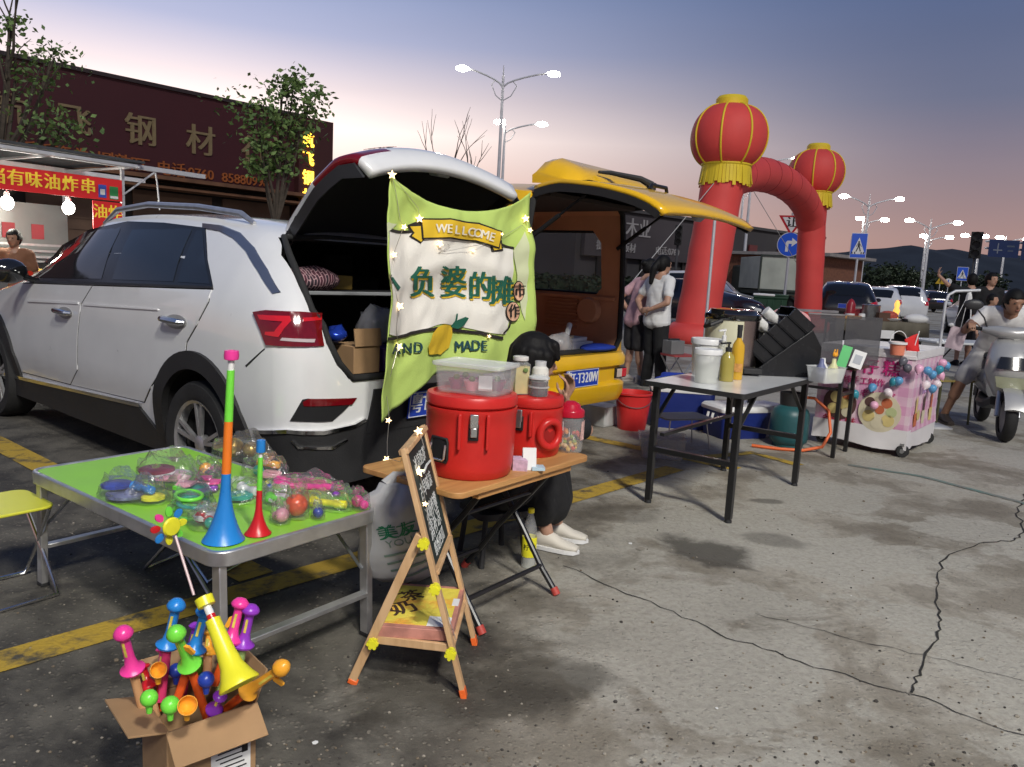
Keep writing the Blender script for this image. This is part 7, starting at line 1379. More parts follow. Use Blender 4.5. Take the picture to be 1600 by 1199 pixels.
mb = MB(); mb.tube([(.04, -.02, .42), (.16, -.06, .42), (.27, -.10, .33), (.28, -.16, .16), (.20, -.22, .05), (.04, -.24, .018), (-.14, -.22, .016), (-.34, -.14, .016)], .013, 10); mb.build('hose', plast('orange_hose', (.72, .14, .035), .45), parent=t, smooth=60)
p = G(1062, 560); p = PD(1060, 545, 9.0); t = thing('folding_stool', 'folding stool with crossed steel legs and a red seat by the arch foot', 'stool', (p.x, p.y, 0), rad(30)); mb = MB(); mb.prism(rrect(.34, .28, .04), .02, None, .44); mb.build('seat', mat('dull_red_seat', (.30, .05, .05), .7), parent=t)
for s in (-1, 1): mb = MB(); mb.tube([(s*.15, -.12, .44), (-s*.16, -.13, .01), (-s*.16, .13, .01), (s*.15, .12, .44)], .010, 8); mb.build('leg_frame', STEEL, parent=t)
t = thing('parts_box', 'grey tool box standing on the folding stool by the arch foot', 'box', (p.x-.06, p.y, .46), rad(30)); mb = MB(); mb.box((0, 0, .08), (.20, .16, .16)); mb.build('box_body', mat('grey_tool_box', (.16, .16, .16), .6), parent=t, bevel=.006); mb = MB(); mb.box((0, 0, .17), (.16, .02, .02)); mb.build('handle', BLKPL, parent=t)
# ================================================================== PINK CAKE CART
Nc, Lc, Rc = G(1412, 716), G(1268, 690), G(1468, 694); a_ = (Nc-Lc); wa = a_.length; a_.normalize(); b_ = V((-a_.y, a_.x, 0)); wb_ = (Rc-Nc).dot(b_)
wb_ = max(.5, wb_); HC = .80
ct = thing('cake_cart', 'pink checked cake cart on castors with food pictures and small balloons', 'food cart', (Lc.x, Lc.y, 0), atan2(a_.y, a_.x))
def pink_mat():
    m = D.materials.new('pink_checked_vinyl'); m.use_nodes = True; t = m.node_tree; b = t.nodes['Principled BSDF']; b.inputs['Roughness'].default_value = .35
    tcn = t.nodes.new('ShaderNodeTexCoord'); sp = t.nodes.new('ShaderNodeSeparateXYZ'); t.links.new(tcn.outputs['Object'], sp.inputs[0]); o = []
    ad = t.nodes.new('ShaderNodeMath'); ad.operation = 'ADD'; t.links.new(sp.outputs[0], ad.inputs[0]); t.links.new(sp.outputs[1], ad.inputs[1])
    for src in (ad.outputs[0], sp.outputs[2]):
        k = t.nodes.new('ShaderNodeMath'); k.operation = 'PINGPONG'; k.inputs[1].default_value = .075; t.links.new(src, k.inputs[0]); g = t.nodes.new('ShaderNodeMath'); g.operation = 'GREATER_THAN'; g.inputs[1].default_value = .0375; t.links.new(k.outputs[0], g.inputs[0]); o.append(g.outputs[0])
    s = t.nodes.new('ShaderNodeMath'); s.operation = 'ADD'; t.links.new(o[0], s.inputs[0]); t.links.new(o[1], s.inputs[1]); r = t.nodes.new('ShaderNodeValToRGB'); r.color_ramp.interpolation = 'CONSTANT'
    e = r.color_ramp.elements; e[0].position = 0; e[0].color = (.74, .56, .62, 1); e[1].position = .34; e[1].color = (.70, .44, .56, 1); e.new(.75).color = (.64, .32, .48, 1)
    d = t.nodes.new('ShaderNodeMath'); d.operation = 'MULTIPLY'; d.inputs[1].default_value = .5; t.links.new(s.outputs[0], d.inputs[0]); t.links.new(d.outputs[0], r.inputs[0]); t.links.new(r.outputs[0], b.inputs['Base Color'])
    n = t.nodes.new('ShaderNodeTexNoise'); n.inputs['Scale'].default_value = 5; bp = t.nodes.new('ShaderNodeBump'); bp.inputs['Strength'].default_value = .4; bp.inputs['Distance'].default_value = .04; t.links.new(tcn.outputs['Object'], n.inputs[0]); t.links.new(n.outputs[0], bp.inputs['Height']); t.links.new(bp.outputs[0], b.inputs['Normal']); return m
PKV = pink_mat(); CWV = mat('white_vinyl', (.70, .68, .68), .4, var=.05, bump=.3, bs=5)
# local: x 0..wa (left to near corner), y 0..wb_ (away), z; front face at y = 0, right face at x = wa
mb = MB(); mb.use(PKV)
def wv(s): return .006*sin(s*23)
R = []
for z in (.20, .30, .50, .68, HC-.06, HC): R.append([(x, y+(0 if 0 < y else .004+.004*sin(x*17+z*9)), z) for x, y in [(wa*i/10, 0) for i in range(11)]+[(wa+(.012 if z < .25 else 0), wb_*i/6) for i in range(1, 7)]+[(wa*(1-i/6), wb_) for i in range(1, 7)]+[(0, wb_*.5)]])
mb.rings(R); cb_ = mb.build('cart_body', parent=ct, smooth=40)
mb = MB(); mb.use(CWV).box((wa/2, wb_/2, HC+.005), (wa+.01, wb_+.01, .03))
for (x, y, w_, d_) in ((wa/2, .006, wa+.012, .012), (wa-.006+.006, wb_/2, .012, wb_), (wa/2, wb_, wa, .012), (0, wb_/2, .012, wb_)): mb.box((x, y, HC+.03), (w_, d_, .06))
mb.build('rim', parent=ct, bevel=.003)
mb = MB(); mb.use(CWV); R = []
for z in (.055, .12, .22): R.append([(x-.004 if x < wa*.5 else x+.006+.01*(z < .1)*sin(y*20), (y-.008-.012*(z < .1)*sin(x*14+1)) if y < .1 else y, z+(.012*sin(x*9+y*7) if z < .1 else 0)) for x, y in [(wa*i/12, 0) for i in range(13)]+[(wa, wb_*i/8) for i in range(1, 9)]+[(wa*(1-i/4), wb_) for i in range(1, 4)]])
mb.rings(R, False); mb.build('skirt', parent=ct, smooth=60)
for x, y in ((.06, .06), (wa-.03, .03), (wa-.03, wb_-.06), (.06, wb_-.06)):
    mb = MB(); mb.use(RUBBER).lathe([(.02, -.016), (.048, -.016), (.052, 0), (.048, .016), (.02, .016)], M.Translation((x+.01, y-.015, .052)) @ M.Rotation(pi/2, 4, 'X') @ M.Rotation(.5, 4, 'Y'), 20); mb.use(STEEL).box((x+.01, y-.015, .105), (.03, .05, .02)); mb.cyl((x+.01, y-.04, .052), (x+.01, y+.01, .052), .018, .018, 12); mb.build('castor', parent=ct)
FA = frame((0, -.004, 0), (1, 0, 0), (0, 0, 1)); FB = frame((wa+.008, 0, 0), (0, 1, 0), (0, 0, 1))
MAG = mat('magenta_print', (.48, .02, .16), .5, var=0); REDW = mat('dark_red_print', (.40, .03, .06), .5, var=0)
mb = MB(); mb.use(MAG)
for ch, f in (('钵', .32), ('仔', .55), ('糕', .77)): mb.text(ch, .135, FA @ M.Translation((wa*f, .695, 0)), .001, .003)
mb.text('纯手工制作', .066, FA @ M.Translation((wa*.50, .575, 0)), .001, .0012); mb.text('老少皆宜', .068, FA @ M.Translation((wa*.66, .475, 0)), .001, .0012)
mb.use(REDW).text('各种口味', .068, FA @ M.Translation((wa*.28, .225, 0)), .001, .0015); mb.text('欢迎品尝', .066, FA @ M.Translation((wa*.70, .222, 0)), .001, .0015); mb.build('cart_lettering', parent=cb_, smooth=0)
def disc(mb, T, cx, cy, r, lay, rx=1., th=.002): mb.cyl(T @ V((cx, cy, lay*.0025)), T @ V((cx, cy, lay*.0025+th)), r, r, 24)
mb = MB(); PLT = mat('plate_print', (.62, .56, .40), .5, var=.1); DKP2 = mat('dark_bowl_print', (.10, .05, .045), .5); YLP = mat('yellow_cake_print', (.62, .50, .20), .5, var=.15); RDP = mat('red_cake_print', (.50, .14, .06), .5); GRP = mat('green_cake_print', (.45, .50, .25), .5)
mb.use(DKP2); disc(mb, FA, wa*.27, .37, .135, 1)
for x, y, m_, r in ((-.03, .05, YLP, .05), (-.05, -.05, YLP, .045), (.03, .0, YLP, .048), (.06, -.07, PLT, .04), (.05, .07, RDP, .035)): mb.use(m_); disc(mb, FA, wa*.27+x, .37+y, r, 2)
mb.use(PLT); disc(mb, FA, wa*.70, .34, .165, 1)
for x, y, m_, r in ((-.08, .075, DKP2, .04), (.05, .08, RDP, .042), (0, .02, RDP, .036), (-.08, -.04, YLP, .048), (.07, -.06, YLP, .05), (.09, .01, GRP, .042), (-.01, -.09, PLT, .05)): mb.use(m_); disc(mb, FA, wa*.70+x, .34+y, r, 2)
mb.build('food_picture', parent=cb_, smooth=0)
mb = MB()
for i, (y, c1_, c2_) in enumerate(((.18, YLP, RDP), (.45, DKP2, PLT), (.72, RDP, YLP))):
    yy = wb_*y; mb.use(c1_).prism([(-.02, .02), (.02, .02), (.026, .12), (0, .16), (-.026, .12)], .002, FB @ M.Translation((yy, .33, .002))); mb.use(c2_).prism([(-.04, -.09), (.04, -.09), (.05, .02), (-.05, .02)], .002, FB @ M.Translation((yy, .33, .002)))
mb.use(YLP); disc(mb, FB, wb_*.24, .33, .045, 3); mb.use(mat('lilac_print', (.45, .30, .55), .5)).text('好吃', .06, FB @ M.Translation((wb_*.40, .52, 0)), .001, .001); mb.build('food_picture', parent=cb_, smooth=0)
BCOL = {'pink': (.72, .38, .52), 'blue': (.10, .30, .52), 'teal': (.04, .26, .34), 'white': (.70, .62, .64), 'grey': (.11, .11, .13)}
BMAT = {k: mat('balloon_'+k, c, .25, var=.04) for k, c in BCOL.items()}
CTM = M.Translation((Lc.x, Lc.y, 0)) @ M.Rotation(atan2(a_.y, a_.x), 4, 'Z')
def onfrontA(px, py, off):        # photo pixel -> local point on the front face
    I = CTM.inverted(); o = I @ V((0, 0, HCAM)); d = I.to_3x3() @ _ray(px, py); t = (-off-o.y)/d.y; return o+d*t
def onB(px, py, off):
    I = CTM.inverted(); o = I @ V((0, 0, HCAM)); d = I.to_3x3() @ _ray(px, py); t = (wa+off-o.x)/d.x; return o+d*t
BL = {(1411, 565): 'upper of the two dark grey balloons at the corner of the pink cart', (1418, 576): 'lower of the two dark grey balloons at the corner of the pink cart', (1396, 597): 'teal balloon touching a blue one below the grey pair', (1404, 596): 'blue balloon touching a teal one below the grey pair', (1363, 606): 'blue balloon over the small handmade lettering on the cart front', (1336, 616): 'teal balloon farthest left on the cart front', (1331, 604): 'white balloon above the leftmost teal balloon', (1388, 614): 'white balloon below the touching blue and teal pair', (1366, 634): 'pale pink balloon over the round plate picture', (1436, 577): 'pale pink balloon just below the red flag', (1450, 580): 'light blue balloon highest left in the cluster on the cart end', (1457, 586): 'light blue balloon in the middle of the cluster on the cart end', (1468, 578): 'teal balloon in the cluster on the cart end', (1470, 587): 'pale pink balloon lowest of the pink ones on the cart end', (1473, 568): 'pale pink balloon highest on the cart end', (1479, 572): 'light blue balloon farthest right on the cart end', (1447, 602): 'whitish balloon lower left on the cart end', (1457, 608): 'light blue balloon lowest on the cart end', (1464, 601): 'whitish balloon lower right on the cart end'}
for fn_, lst in ((onfrontA, ((1411, 565, 'grey'), (1418, 576, 'grey'), (1396, 597, 'teal'), (1404, 596, 'blue'), (1363, 606, 'blue'), (1336, 616, 'teal'), (1331, 604, 'white'), (1388, 614, 'white'), (1366, 634, 'pink'))), (onB, ((1436, 577, 'pink'), (1450, 580, 'blue'), (1457, 586, 'blue'), (1468, 578, 'teal'), (1470, 587, 'pink'), (1473, 568, 'pink'), (1479, 572, 'blue'), (1447, 602, 'white'), (1457, 608, 'blue'), (1464, 601, 'white')))):
    for px, py, c in lst:
        lp = fn_(px, py, .045); wp = CTM @ lp
        t = thing('balloon', '', 'balloon', tuple(wp), 0, 'small balloons taped to the pink cart')
        t['label'] = BL[(px, py)]
        mb = MB(); mb.lathe([(.001, -.043), (.006, -.048), (.003, -.040), (.016, -.033), (.030, -.012), (.034, .006), (.030, .022), (.018, .034), (.001, .038)], M.Rotation(random.uniform(-.7, .7), 4, 'X') @ M.Rotation(random.uniform(-.7, .7), 4, 'Y'), 16); mb.build('balloon_body', BMAT[c], parent=t, smooth=180)
fp = CTM @ V((wa-.05, .02, HC)); t = thing('flag', 'small red flag stuck on the corner of the pink cart', 'flag', tuple(fp), 0); mb = MB(); mb.cyl((0, 0, -.02), (.045, 0, .22), .004, .004, 6); mb.build('stick', WHT, parent=t)
mb = MB(); vs = []; 
for j in range(9):
    for i in range(9):
        u, v = i/8, j/8; vs.append((.045-.11*u*(1-.15*v)+.035*v-.005, .012*sin(u*5+v*3), .20-.16*v*(1-.1*u)-.05*u))
mb.add(vs, [(j*9+i, j*9+i+1, (j+1)*9+i+1, (j+1)*9+i) for j in range(8) for i in range(8)]); fl = mb.build('flag_cloth', mat('red_flag_cloth', (.60, .02, .02), .7, var=.05), parent=t, smooth=180); s_ = fl.modifiers.new('s', 'SOLIDIFY'); s_.thickness = .002
bp2 = G(1407, 556, HC+.02); t = thing('small_bucket', 'little orange bucket with a white rim and handle on the pink cart', 'bucket', (bp2.x, bp2.y+.06, HC+.02), 0); mb = MB(); mb.lathe([(.001, 0), (.05, 0), (.062, .10)], None, 24); mb.build('bucket_body', plast('coral_tub', (.70, .22, .13), .35), parent=t); mb = MB(); mb.lathe([(.062, .085), (.07, .087), (.07, .105), (.06, .105), (.06, .085)], None, 24); mb.tube([(.066*cos(q), 0, .10+.09*sin(q)) for q in [pi*i/14 for i in range(15)]], .0035, 6); mb.build('rim_handle', WHT, parent=t)
# ================================================================== INFLATABLE ARCH
RED = mat('red_inflatable_cloth', (.72, .072, .062), .6, var=.10, vs_=1.2, bump=.6, bs=3.2); YCL = mat('yellow_satin', (.80, .60, .03), .55, var=.08, vs_=3)
La, Ra = PD(1083, 530, 16.6), PD(1262, 505, 23.0); La.z = Ra.z = 0
arch = thing('inflatable_arch', 'red inflatable arch with two yellow fringed lantern balloons on its legs', 'inflatable arch', (La.x, La.y, 0), atan2((Ra-La).y, (Ra-La).x)); SPN = (Ra-La).length
CRV = [(0, 0), (SPN, 0)]
topL = PD(1134, 262, 16.9); topR = PD(1271, 305, 22.8)
AI = (M.Translation(La) @ M.Rotation(atan2((Ra-La).y, (Ra-La).x), 4, 'Z')).inverted(); tl_, tr_ = AI @ topL, AI @ topR
def wob(c, r, n, s):
    return [(c[0]+r*(1+.012*sin(3*q+s))*cos(q), c[1]+r*(1+.012*cos(2*q+s*1.7))*sin(q), c[2]) for q in [2*pi*i/n for i in range(n)]]
for nm, bx_, tx_, lr in (('leg', V((0, 0, 0)), tl_, .45), ('leg', V((SPN, 0, 0)), tr_, .385)):
    mb = MB(); mb.rings([wob(bx_.lerp(tx_, f), lr*(1.06 if f < .02 else 1+.012*sin(f*38)), 36, f*9) for f in [i/24 for i in range(25)]]); lg = mb.build(nm, RED, parent=arch, smooth=60)
    mb = MB(); mb.rings([[(bx_.x+.62*cos(q)*k, bx_.y+.62*sin(q)*k, z+.04*sin(5*q)*(.5-z)) for q in [2*pi*i/30 for i in range(30)]] for z, k in ((.0, .9), (.12, 1.02), (.30, .98), (.42, .72))]); mb.build('base_skirt', RED, parent=lg, smooth=60)
mb = MB(); P0, P1 = tl_+V((0, 0, -.52)), tr_+V((0, 0, -.80)); pts = []
for i in range(33):
    f = i/32; p = P0.lerp(P1, f); pts.append(p+V((0, 0, (.72+.1*f)*(1-(2*f-1)**2)**.55)))
mb.tube(pts, [.40*(1+.01*sin(i*1.9)) for i in range(33)], 28); mb.build('arch_tube', RED, parent=arch, smooth=60)
mb = MB()
for i in range(0, 33, 4): mb.tube([pts[i]+V((0, .405*cos(q), .405*sin(q))) for q in [2*pi*j/24 for j in range(24)]], .004, 6, True)
mb.build('seam', mat('dark_red_seam', (.25, .015, .02), .7), parent=arch)
for top_, R in ((tl_, .79), (tr_, .76)):
    T = M.Translation(top_+V((0.02, 0, 0))); zc_ = .62; mb = MB(); prof = [(R*max(.02, abs(cos(a)))**.72, zc_+R*.86*sin(a)) for a in [-pi/2*.88+pi*.88*i/28 for i in range(29)]]; mb.lathe([(.001, prof[0][1])]+prof+[(.001, prof[-1][1])], T, 48); ln = mb.build('lantern', RED, parent=arch, smooth=60)
    mb = MB(); mb.use(YCL)
    for k in range(8):
        a = 2*pi*k/8+.2; mb.tube([T @ V(((r+.012)*cos(a), (r+.012)*sin(a), z)) for r, z in prof], .020, 6)
    mb.build('rib', parent=ln, smooth=60)
    mb = MB(); zt2 = prof[-1][1]; mb.lathe([(R*.42, zt2-.10), (R*.42, zt2+.10), (R*.36, zt2+.16), (.001, zt2+.18)], T, 30); mb.build('cap', YCL, parent=ln)
    mb = MB(); zb2 = prof[0][1]+.10
    for k in range(46):
        a, b = 2*pi*k/46, 2*pi*(k+.92)/46; r0, r1 = R*.64, R*.69+random.uniform(-.01, .03); z1 = zb2-.42+random.uniform(-.05, .05)
        mb.add([T @ V((r0*cos(a), r0*sin(a), zb2)), T @ V((r0*cos(b), r0*sin(b), zb2)), T @ V((r1*cos(b), r1*sin(b), z1)), T @ V((r1*cos(a), r1*sin(a), z1)), T @ V(((r0-.015)*cos(a), (r0-.015)*sin(a), zb2)), T @ V(((r0-.015)*cos(b), (r0-.015)*sin(b), zb2)), T @ V(((r1-.012)*cos(b), (r1-.012)*sin(b), z1)), T @ V(((r1-.012)*cos(a), (r1-.012)*sin(a), z1))], [(0, 1, 2, 3), (7, 6, 5, 4), (0, 3, 7, 4), (1, 5, 6, 2), (3, 2, 6, 7), (0, 4, 5, 1)])
    mb.lathe([(R*.645, zb2-.04), (R*.67, zb2-.02), (R*.67, zb2+.06), (R*.5, zb2+.07)], T, 40); mb.build('fringe', YCL, parent=ln, smooth=30)
AM = AI.inverted()
for lab, s_, e_ in (('thin guy rope running left from the left arch leg', AM @ (tl_+V((-.4, 0, -.3))), PD(930, 510, 14)), ('thin guy rope running from the arch top to the right', PD(1178, 300, 17.2), PD(1250, 420, 24))):
    mb = MB(); mb.cyl(s_, e_, .008, .008, 5); tag(mb.build('guy_rope', mat('pale_rope', (.5, .5, .48), .8), smooth=60), lab, 'rope')
pA, pB = G(1118, 532), None; pz = PD(1123, 300, 11.5); b0 = V((pz.x-.02, pz.y, 0)); mb = MB(); mb.cyl((0, 0, 0), (.0, 0, PD(1123, 345, 11.5).z), .022, .022, 10); mb.cyl((0, 0, 0), (0, 0, .03), .15, .14, 14); tag(mb.build('tent_pole', POLE, smooth=40), 'thin steel pole standing just in front of the left arch leg', 'pole').location = b0
# ================================================================== STALLS
# left: fried skewer stall
S0 = PD(-90, 330, 8.6); S1 = PD(192, 330, 10.3); sx_ = V((S1.x-S0.x, S1.y-S0.y, 0)); SL = sx_.length; sx_.normalize()
fs = thing('food_stall', 'fried skewer stall with red banner and lit bulbs left of the white car', 'market stall', (S0.x, S0.y, 0), atan2(sx_.y, sx_.x)); FI = (M.Translation((S0.x, S0.y, 0)) @ M.Rotation(atan2(sx_.y, sx_.x), 4, 'Z')).inverted()
def onst(px, py, y=0.): o = FI @ V((0, 0, HCAM)); d = FI.to_3x3() @ _ray(px, py); t = (y-o.y)/d.y; return o+d*t
for x in (.05, SL):
    for y in (0, 1.5): mb = MB(); mb.bar((x, y, 0), (x, y, onst(193, 262).z+.02), .04, .04); mb.build('post', POLE, parent=fs)
zt3 = onst(193, 262).z; mb = MB(); mb.bar((-.5, -.02, zt3+.03), (SL+1.2, -.02, zt3+.03), .05, .06); mb.bar((-.5, -.35, zt3+.0), (SL+.0, -.35, zt3), .035, .04); mb.bar((-.5, 1.5, zt3+.0), (SL+1.2, 1.5, zt3+.0), .05, .06)
for x in (.05, SL*.5, SL): mb.bar((x, -.4, zt3-.01), (x, 1.5, zt3-.01), .03, .03)
mb.tube([(SL+.45, -.02, zt3), (SL+.5, .02, zt3-.15), (SL+.52, .0, zt3-.5)], .012, 6); mb.bar((SL, -.02, zt3-.35), (SL+.45, -.02, zt3), .02, .02); mb.build('roof_frame', POLE, parent=fs, bevel=.003)
mb = MB(); mb.box((SL/2, .75, zt3+.08), (SL+.4, 1.9, .03)); mb.build('roof', mat('dark_tarpaulin', (.05, .055, .06), .7, var=.2), parent=fs)
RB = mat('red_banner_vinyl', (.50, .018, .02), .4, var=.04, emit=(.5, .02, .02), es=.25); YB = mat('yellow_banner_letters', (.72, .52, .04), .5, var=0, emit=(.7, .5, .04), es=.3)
zb1 = onst(100, 275, -.03).z+.035; zb0 = onst(100, 306, -.03).z-.0
mb = MB(); mb.box((SL/2-.1, -.03, (zb1+zb0)/2), (SL+.15, .012, zb1-zb0)); bn = mb.build('banner', RB, parent=fs)
T = frame((0, -.038, 0), (1, 0, 0), (0, 0, 1)); mb = MB()
for ch, px, py in (('当', -4, 281), ('有', 25, 284), ('味', 53, 287), ('油', 82, 291), ('炸', 110, 294), ('串', 138, 297)):
    p = onst(px, py, -.038); mb.text(ch, (zb1-zb0)*.72, T @ M.Translation((p.x, (zb0+zb1)/2, 0)), .001, .006)
mb.build('banner_lettering', YB, parent=bn, smooth=0)
mb = MB(); p = onst(160, 299, -.04); mb.use(mat('blue_pay_sticker', (.05, .10, .45), .4)).box((p.x, -.040, p.z), (.10, .006, .16)); mb.use(PAPER).box((p.x, -.045, p.z-.01), (.06, .004, .07)); p2 = onst(178, 302, -.04); mb.use(mat('green_pay_sticker', (.04, .28, .08), .4)).box((p2.x, -.040, p2.z), (.11, .006, .16)); mb.use(PAPER).box((p2.x, -.045, p2.z-.055), (.1, .004, .03)); mb.build('sticker', parent=bn, smooth=0)
p = onst(168, 325, -.03); mb = MB(); mb.box((p.x+.0, -.03, zb0-.27), (.38, .012, .5)); b2 = mb.build('side_banner', RB, parent=fs); mb = MB(); mb.text('油炸', .19, frame((p.x, -.038, zb0-.16), (1, 0, 0), (0, 0, 1)), .001, .004); mb.build('banner_lettering', YB, parent=b2, smooth=0)
mb = MB(); mb.use(mat('stainless_back_panel', (.28, .30, .29), .35, .5, var=.15, vs_=2)).box((SL/2, 1.45, 1.45), (SL, .03, .9)); bk_ = mb.build('back_panel', parent=fs)
mb = MB(); mb.use(mat('faded_red_notice', (.35, .05, .06), .6))
for x in (.35, .62, .8): mb.box((SL*x, 1.425, 1.52), (.16, .006, .2))
mb.build('notice', parent=bk_)
mb = MB(); mb.use(ALU)
for z in (1.18, 1.26, 1.34): mb.bar((0, 1.2, z), (SL, 1.2, z), .03, .03)
mb.box((SL/2, 1.2, 1.12), (SL, .35, .02)); mb.build('shelf_rails', parent=fs)
mb = MB(); mb.box((SL/2, .35, .45), (SL-.1, .7, .9)); mb.build('counter', mat('stall_counter_steel', (.25, .25, .25), .4, .6), parent=fs, bevel=.01)
t = thing('food_tray', 'long red tray heaped with yellow snacks on the skewer stall', 'tray', tuple(FI.inverted() @ V((SL*.42, .15, .905))), atan2(sx_.y, sx_.x)); mb = MB(); mb.rings([[V((x*a, y*b, z)) for x, y in rrect(1, 1, .05, 3)] for a, b, z in ((1.2, .36, 0), (1.3, .42, .12), (1.28, .40, .12), (1.18, .35, .02))]); mb.build('tray_body', plast('tray_red', (.65, .04, .02), .3), parent=t)
mb = MB(); random.seed(2)
for i in range(40): mb.ball((random.uniform(-.5, .45), random.uniform(-.12, .12), .10+random.uniform(0, .05)), (.06, .035, .03), 8)
mb.build('snacks', mat('fried_yellow', (.62, .42, .08), .6, var=.3, vs_=20), parent=t, smooth=60)
BULB = mat('lit_bulb', (1, 1, .95), .3, var=0, emit=(1, .97, .86), es=22)
for lab, px, py in (('bare lit bulb hanging in the middle of the skewer stall', 107, 325), ('bare lit bulb hanging at the left frame edge of the skewer stall', 11, 317)):
    p = FI.inverted() @ onst(px, py, .25); t = thing('light_bulb', lab, 'light bulb', tuple(p), 0); mb = MB(); mb.ball((0, 0, 0), (.072, .072, .085), 16); mb.build('globe', BULB, parent=t, smooth=180); mb = MB(); mb.use(WHT).lathe([(.035, .07), (.028, .13), (.001, .135)], None, 14); mb.cyl((0, 0, .13), (0, 0, .32), .006, .006, 6); mb.build('socket', parent=t)
    ld = D.lights.new('bulb_light', 'POINT'); ld.energy = 38; ld.color = (1, .95, .82); ld.shadow_soft_size = .09; lo = D.objects.new('bulb_light', ld); COL.objects.link(lo); lo.parent = t; lo.location = (0, -.1, -.12)
# rear stall table with a grey brown cloth
TC = mat('khaki_cloth', (.16, .145, .11), .85, var=.12, vs_=3, bump=.3, bs=30)
q0, q1 = PD(1302, 505, 15.2), PD(1448, 512, 15.2)
t = thing('market_table', 'long market table under a draped khaki cloth behind the pink cart', 'table', ((q0.x+q1.x)/2, 15.2, 0), 0); wq = (q1.x-q0.x); hq = q0.z-.0; hq = PD(1380, 502, 15.2).z
mb = MB(); mb.box((0, .3, hq-.02), (wq, .75, .03)); mb.build('tabletop', mat('dull_wood', (.12, .09, .06), .7), parent=t)
mb = MB(); n = 40; R = [[(-wq/2+wq*i/n, -.09-.03*sin(i*1.3)*(1 if k else 0)-.02*k, hq+.004 if k == 0 else hq-.30+.09*sin(i*.31)) for i in range(n+1)] for k in (0, 1)]; mb.add([p for r in R for p in r]+[(-wq/2+wq*i/n, .65, hq+.004) for i in range(n+1)], [(i, i+1, n+2+i, n+1+i) for i in range(n)]+[(2*(n+1)+i, 2*(n+1)+i+1, i+1, i) for i in range(n)]); c_ = mb.build('table_cloth', TC, parent=t, smooth=60); c_.modifiers.new('s', 'SOLIDIFY').thickness = .006
for x in (-wq/2+.1, wq/2-.1):
    for y in (0, .6): mb = MB(); mb.bar((x, y, 0), (x, y, hq-.02), .04, .04); mb.build('leg', BT, parent=t)
mb = MB(); mb.box((.1, -.14, hq-.25), (.26, .004, .16)); mb.build('notice', PAPER, parent=t)
mb = MB(); mb.box((0, .4, .35), (wq*.8, .4, .5)); mb.build('dark_crate', BLKPL, parent=t)
def ontab(px, py, d=15.3): p = PD(px, py, d); return V((p.x, p.y, hq+.006))
items = [('steel pot standing on the khaki cloth of the rear market table', 'cooking_pot', 'pot', 1359, 15.4, lambda mb: mb.use(STEEL).lathe([(.001, 0), (.16, 0), (.17, .02), (.17, .28), (.18, .29), (.16, .30), (.001, .31)], None, 24)),
  ('heap of red meat on a pale plate on the rear market table', 'food_plate', 'plate', 1388, 15.3, lambda mb: (mb.use(PAPER).lathe([(.001, 0), (.2, .01), (.24, .05)], None, 20), mb.use(mat('red_meat', (.45, .08, .05), .5, var=.4, vs_=30)).ball((0, .02, .10), (.2, .12, .10), 12))),
  ('small yellow figurine lamp on the rear market table', 'figurine', 'figurine', 1399, 15.5, lambda mb: mb.use(mat('warm_glow_yellow', (.8, .45, .08), .4, emit=(1, .5, .1), es=1.2)).lathe([(.001, 0), (.05, 0), (.04, .12), (.065, .2), (.04, .26), (.055, .33), (.03, .4), (.001, .42)], None, 14)),
  ('flat tray of sauces at the left of the rear market table', 'sauce_tray', 'tray', 1322, 15.2, lambda mb: (mb.use(mat('orange_sauce', (.5, .25, .08), .4, var=.4, vs_=20)).box((0, 0, .04), (.5, .25, .06)), mb.use(WHT).cyl((.3, 0, 0), (.3, 0, .12), .07, .06, 14))),
  ('red thermos flask beside the sauce tray on the rear table', 'flask', 'flask', 1327, 15.6, lambda mb: (mb.use(mat('deep_red_flask', (.30, .02, .03), .3)).lathe([(.001, 0), (.09, 0), (.09, .28), (.05, .36), (.001, .4)], None, 16), mb.use(WHT).lathe([(.091, .0), (.092, .1), (.09, .1)], None, 16))),
  ('red cloth bundle behind the steel pot on the rear table', 'cloth_bundle', 'cloth', 1340, 15.7, lambda mb: mb.use(mat('dull_red_cloth', (.38, .05, .05), .8)).ball((0, 0, .08), (.3, .16, .12), 14)),
  ('white crumpled bag on the right of the rear market table', 'plastic_bag', 'bag', 1432, 15.2, lambda mb: mb.use(PAPER).ball((0, 0, .07), (.25, .15, .10), 14)),
  ('row of small sauce bowls on the right half of the rear table', 'bowl_row', 'bowls', 1415, 15.2, lambda mb: [mb.use(m_).lathe([(.001, 0), (.05, 0), (.08, .06), (.07, .06), (.001, .02)], M.Translation((x, 0, 0)), 14) for x, m_ in ((-.2, WHT), (0, BLKPL), (.18, TR))]),
  ('brown wooden box with tongs in the middle of the rear table', 'tool_box', 'box', 1378, 15.2, lambda mb: mb.use(mat('brown_box', (.10, .05, .03), .6)).box((0, 0, .08), (.22, .2, .16)))]
for lab, nm, cat, px, d, f in items:
    t2 = thing(nm, lab, cat, tuple(ontab(px, 500, d)), 0); mb = MB(); f(mb); mb.build({'cooking_pot': 'pot_body', 'food_plate': 'plate', 'figurine': 'figure'}.get(nm, nm+'_body'), parent=t2, smooth=50)
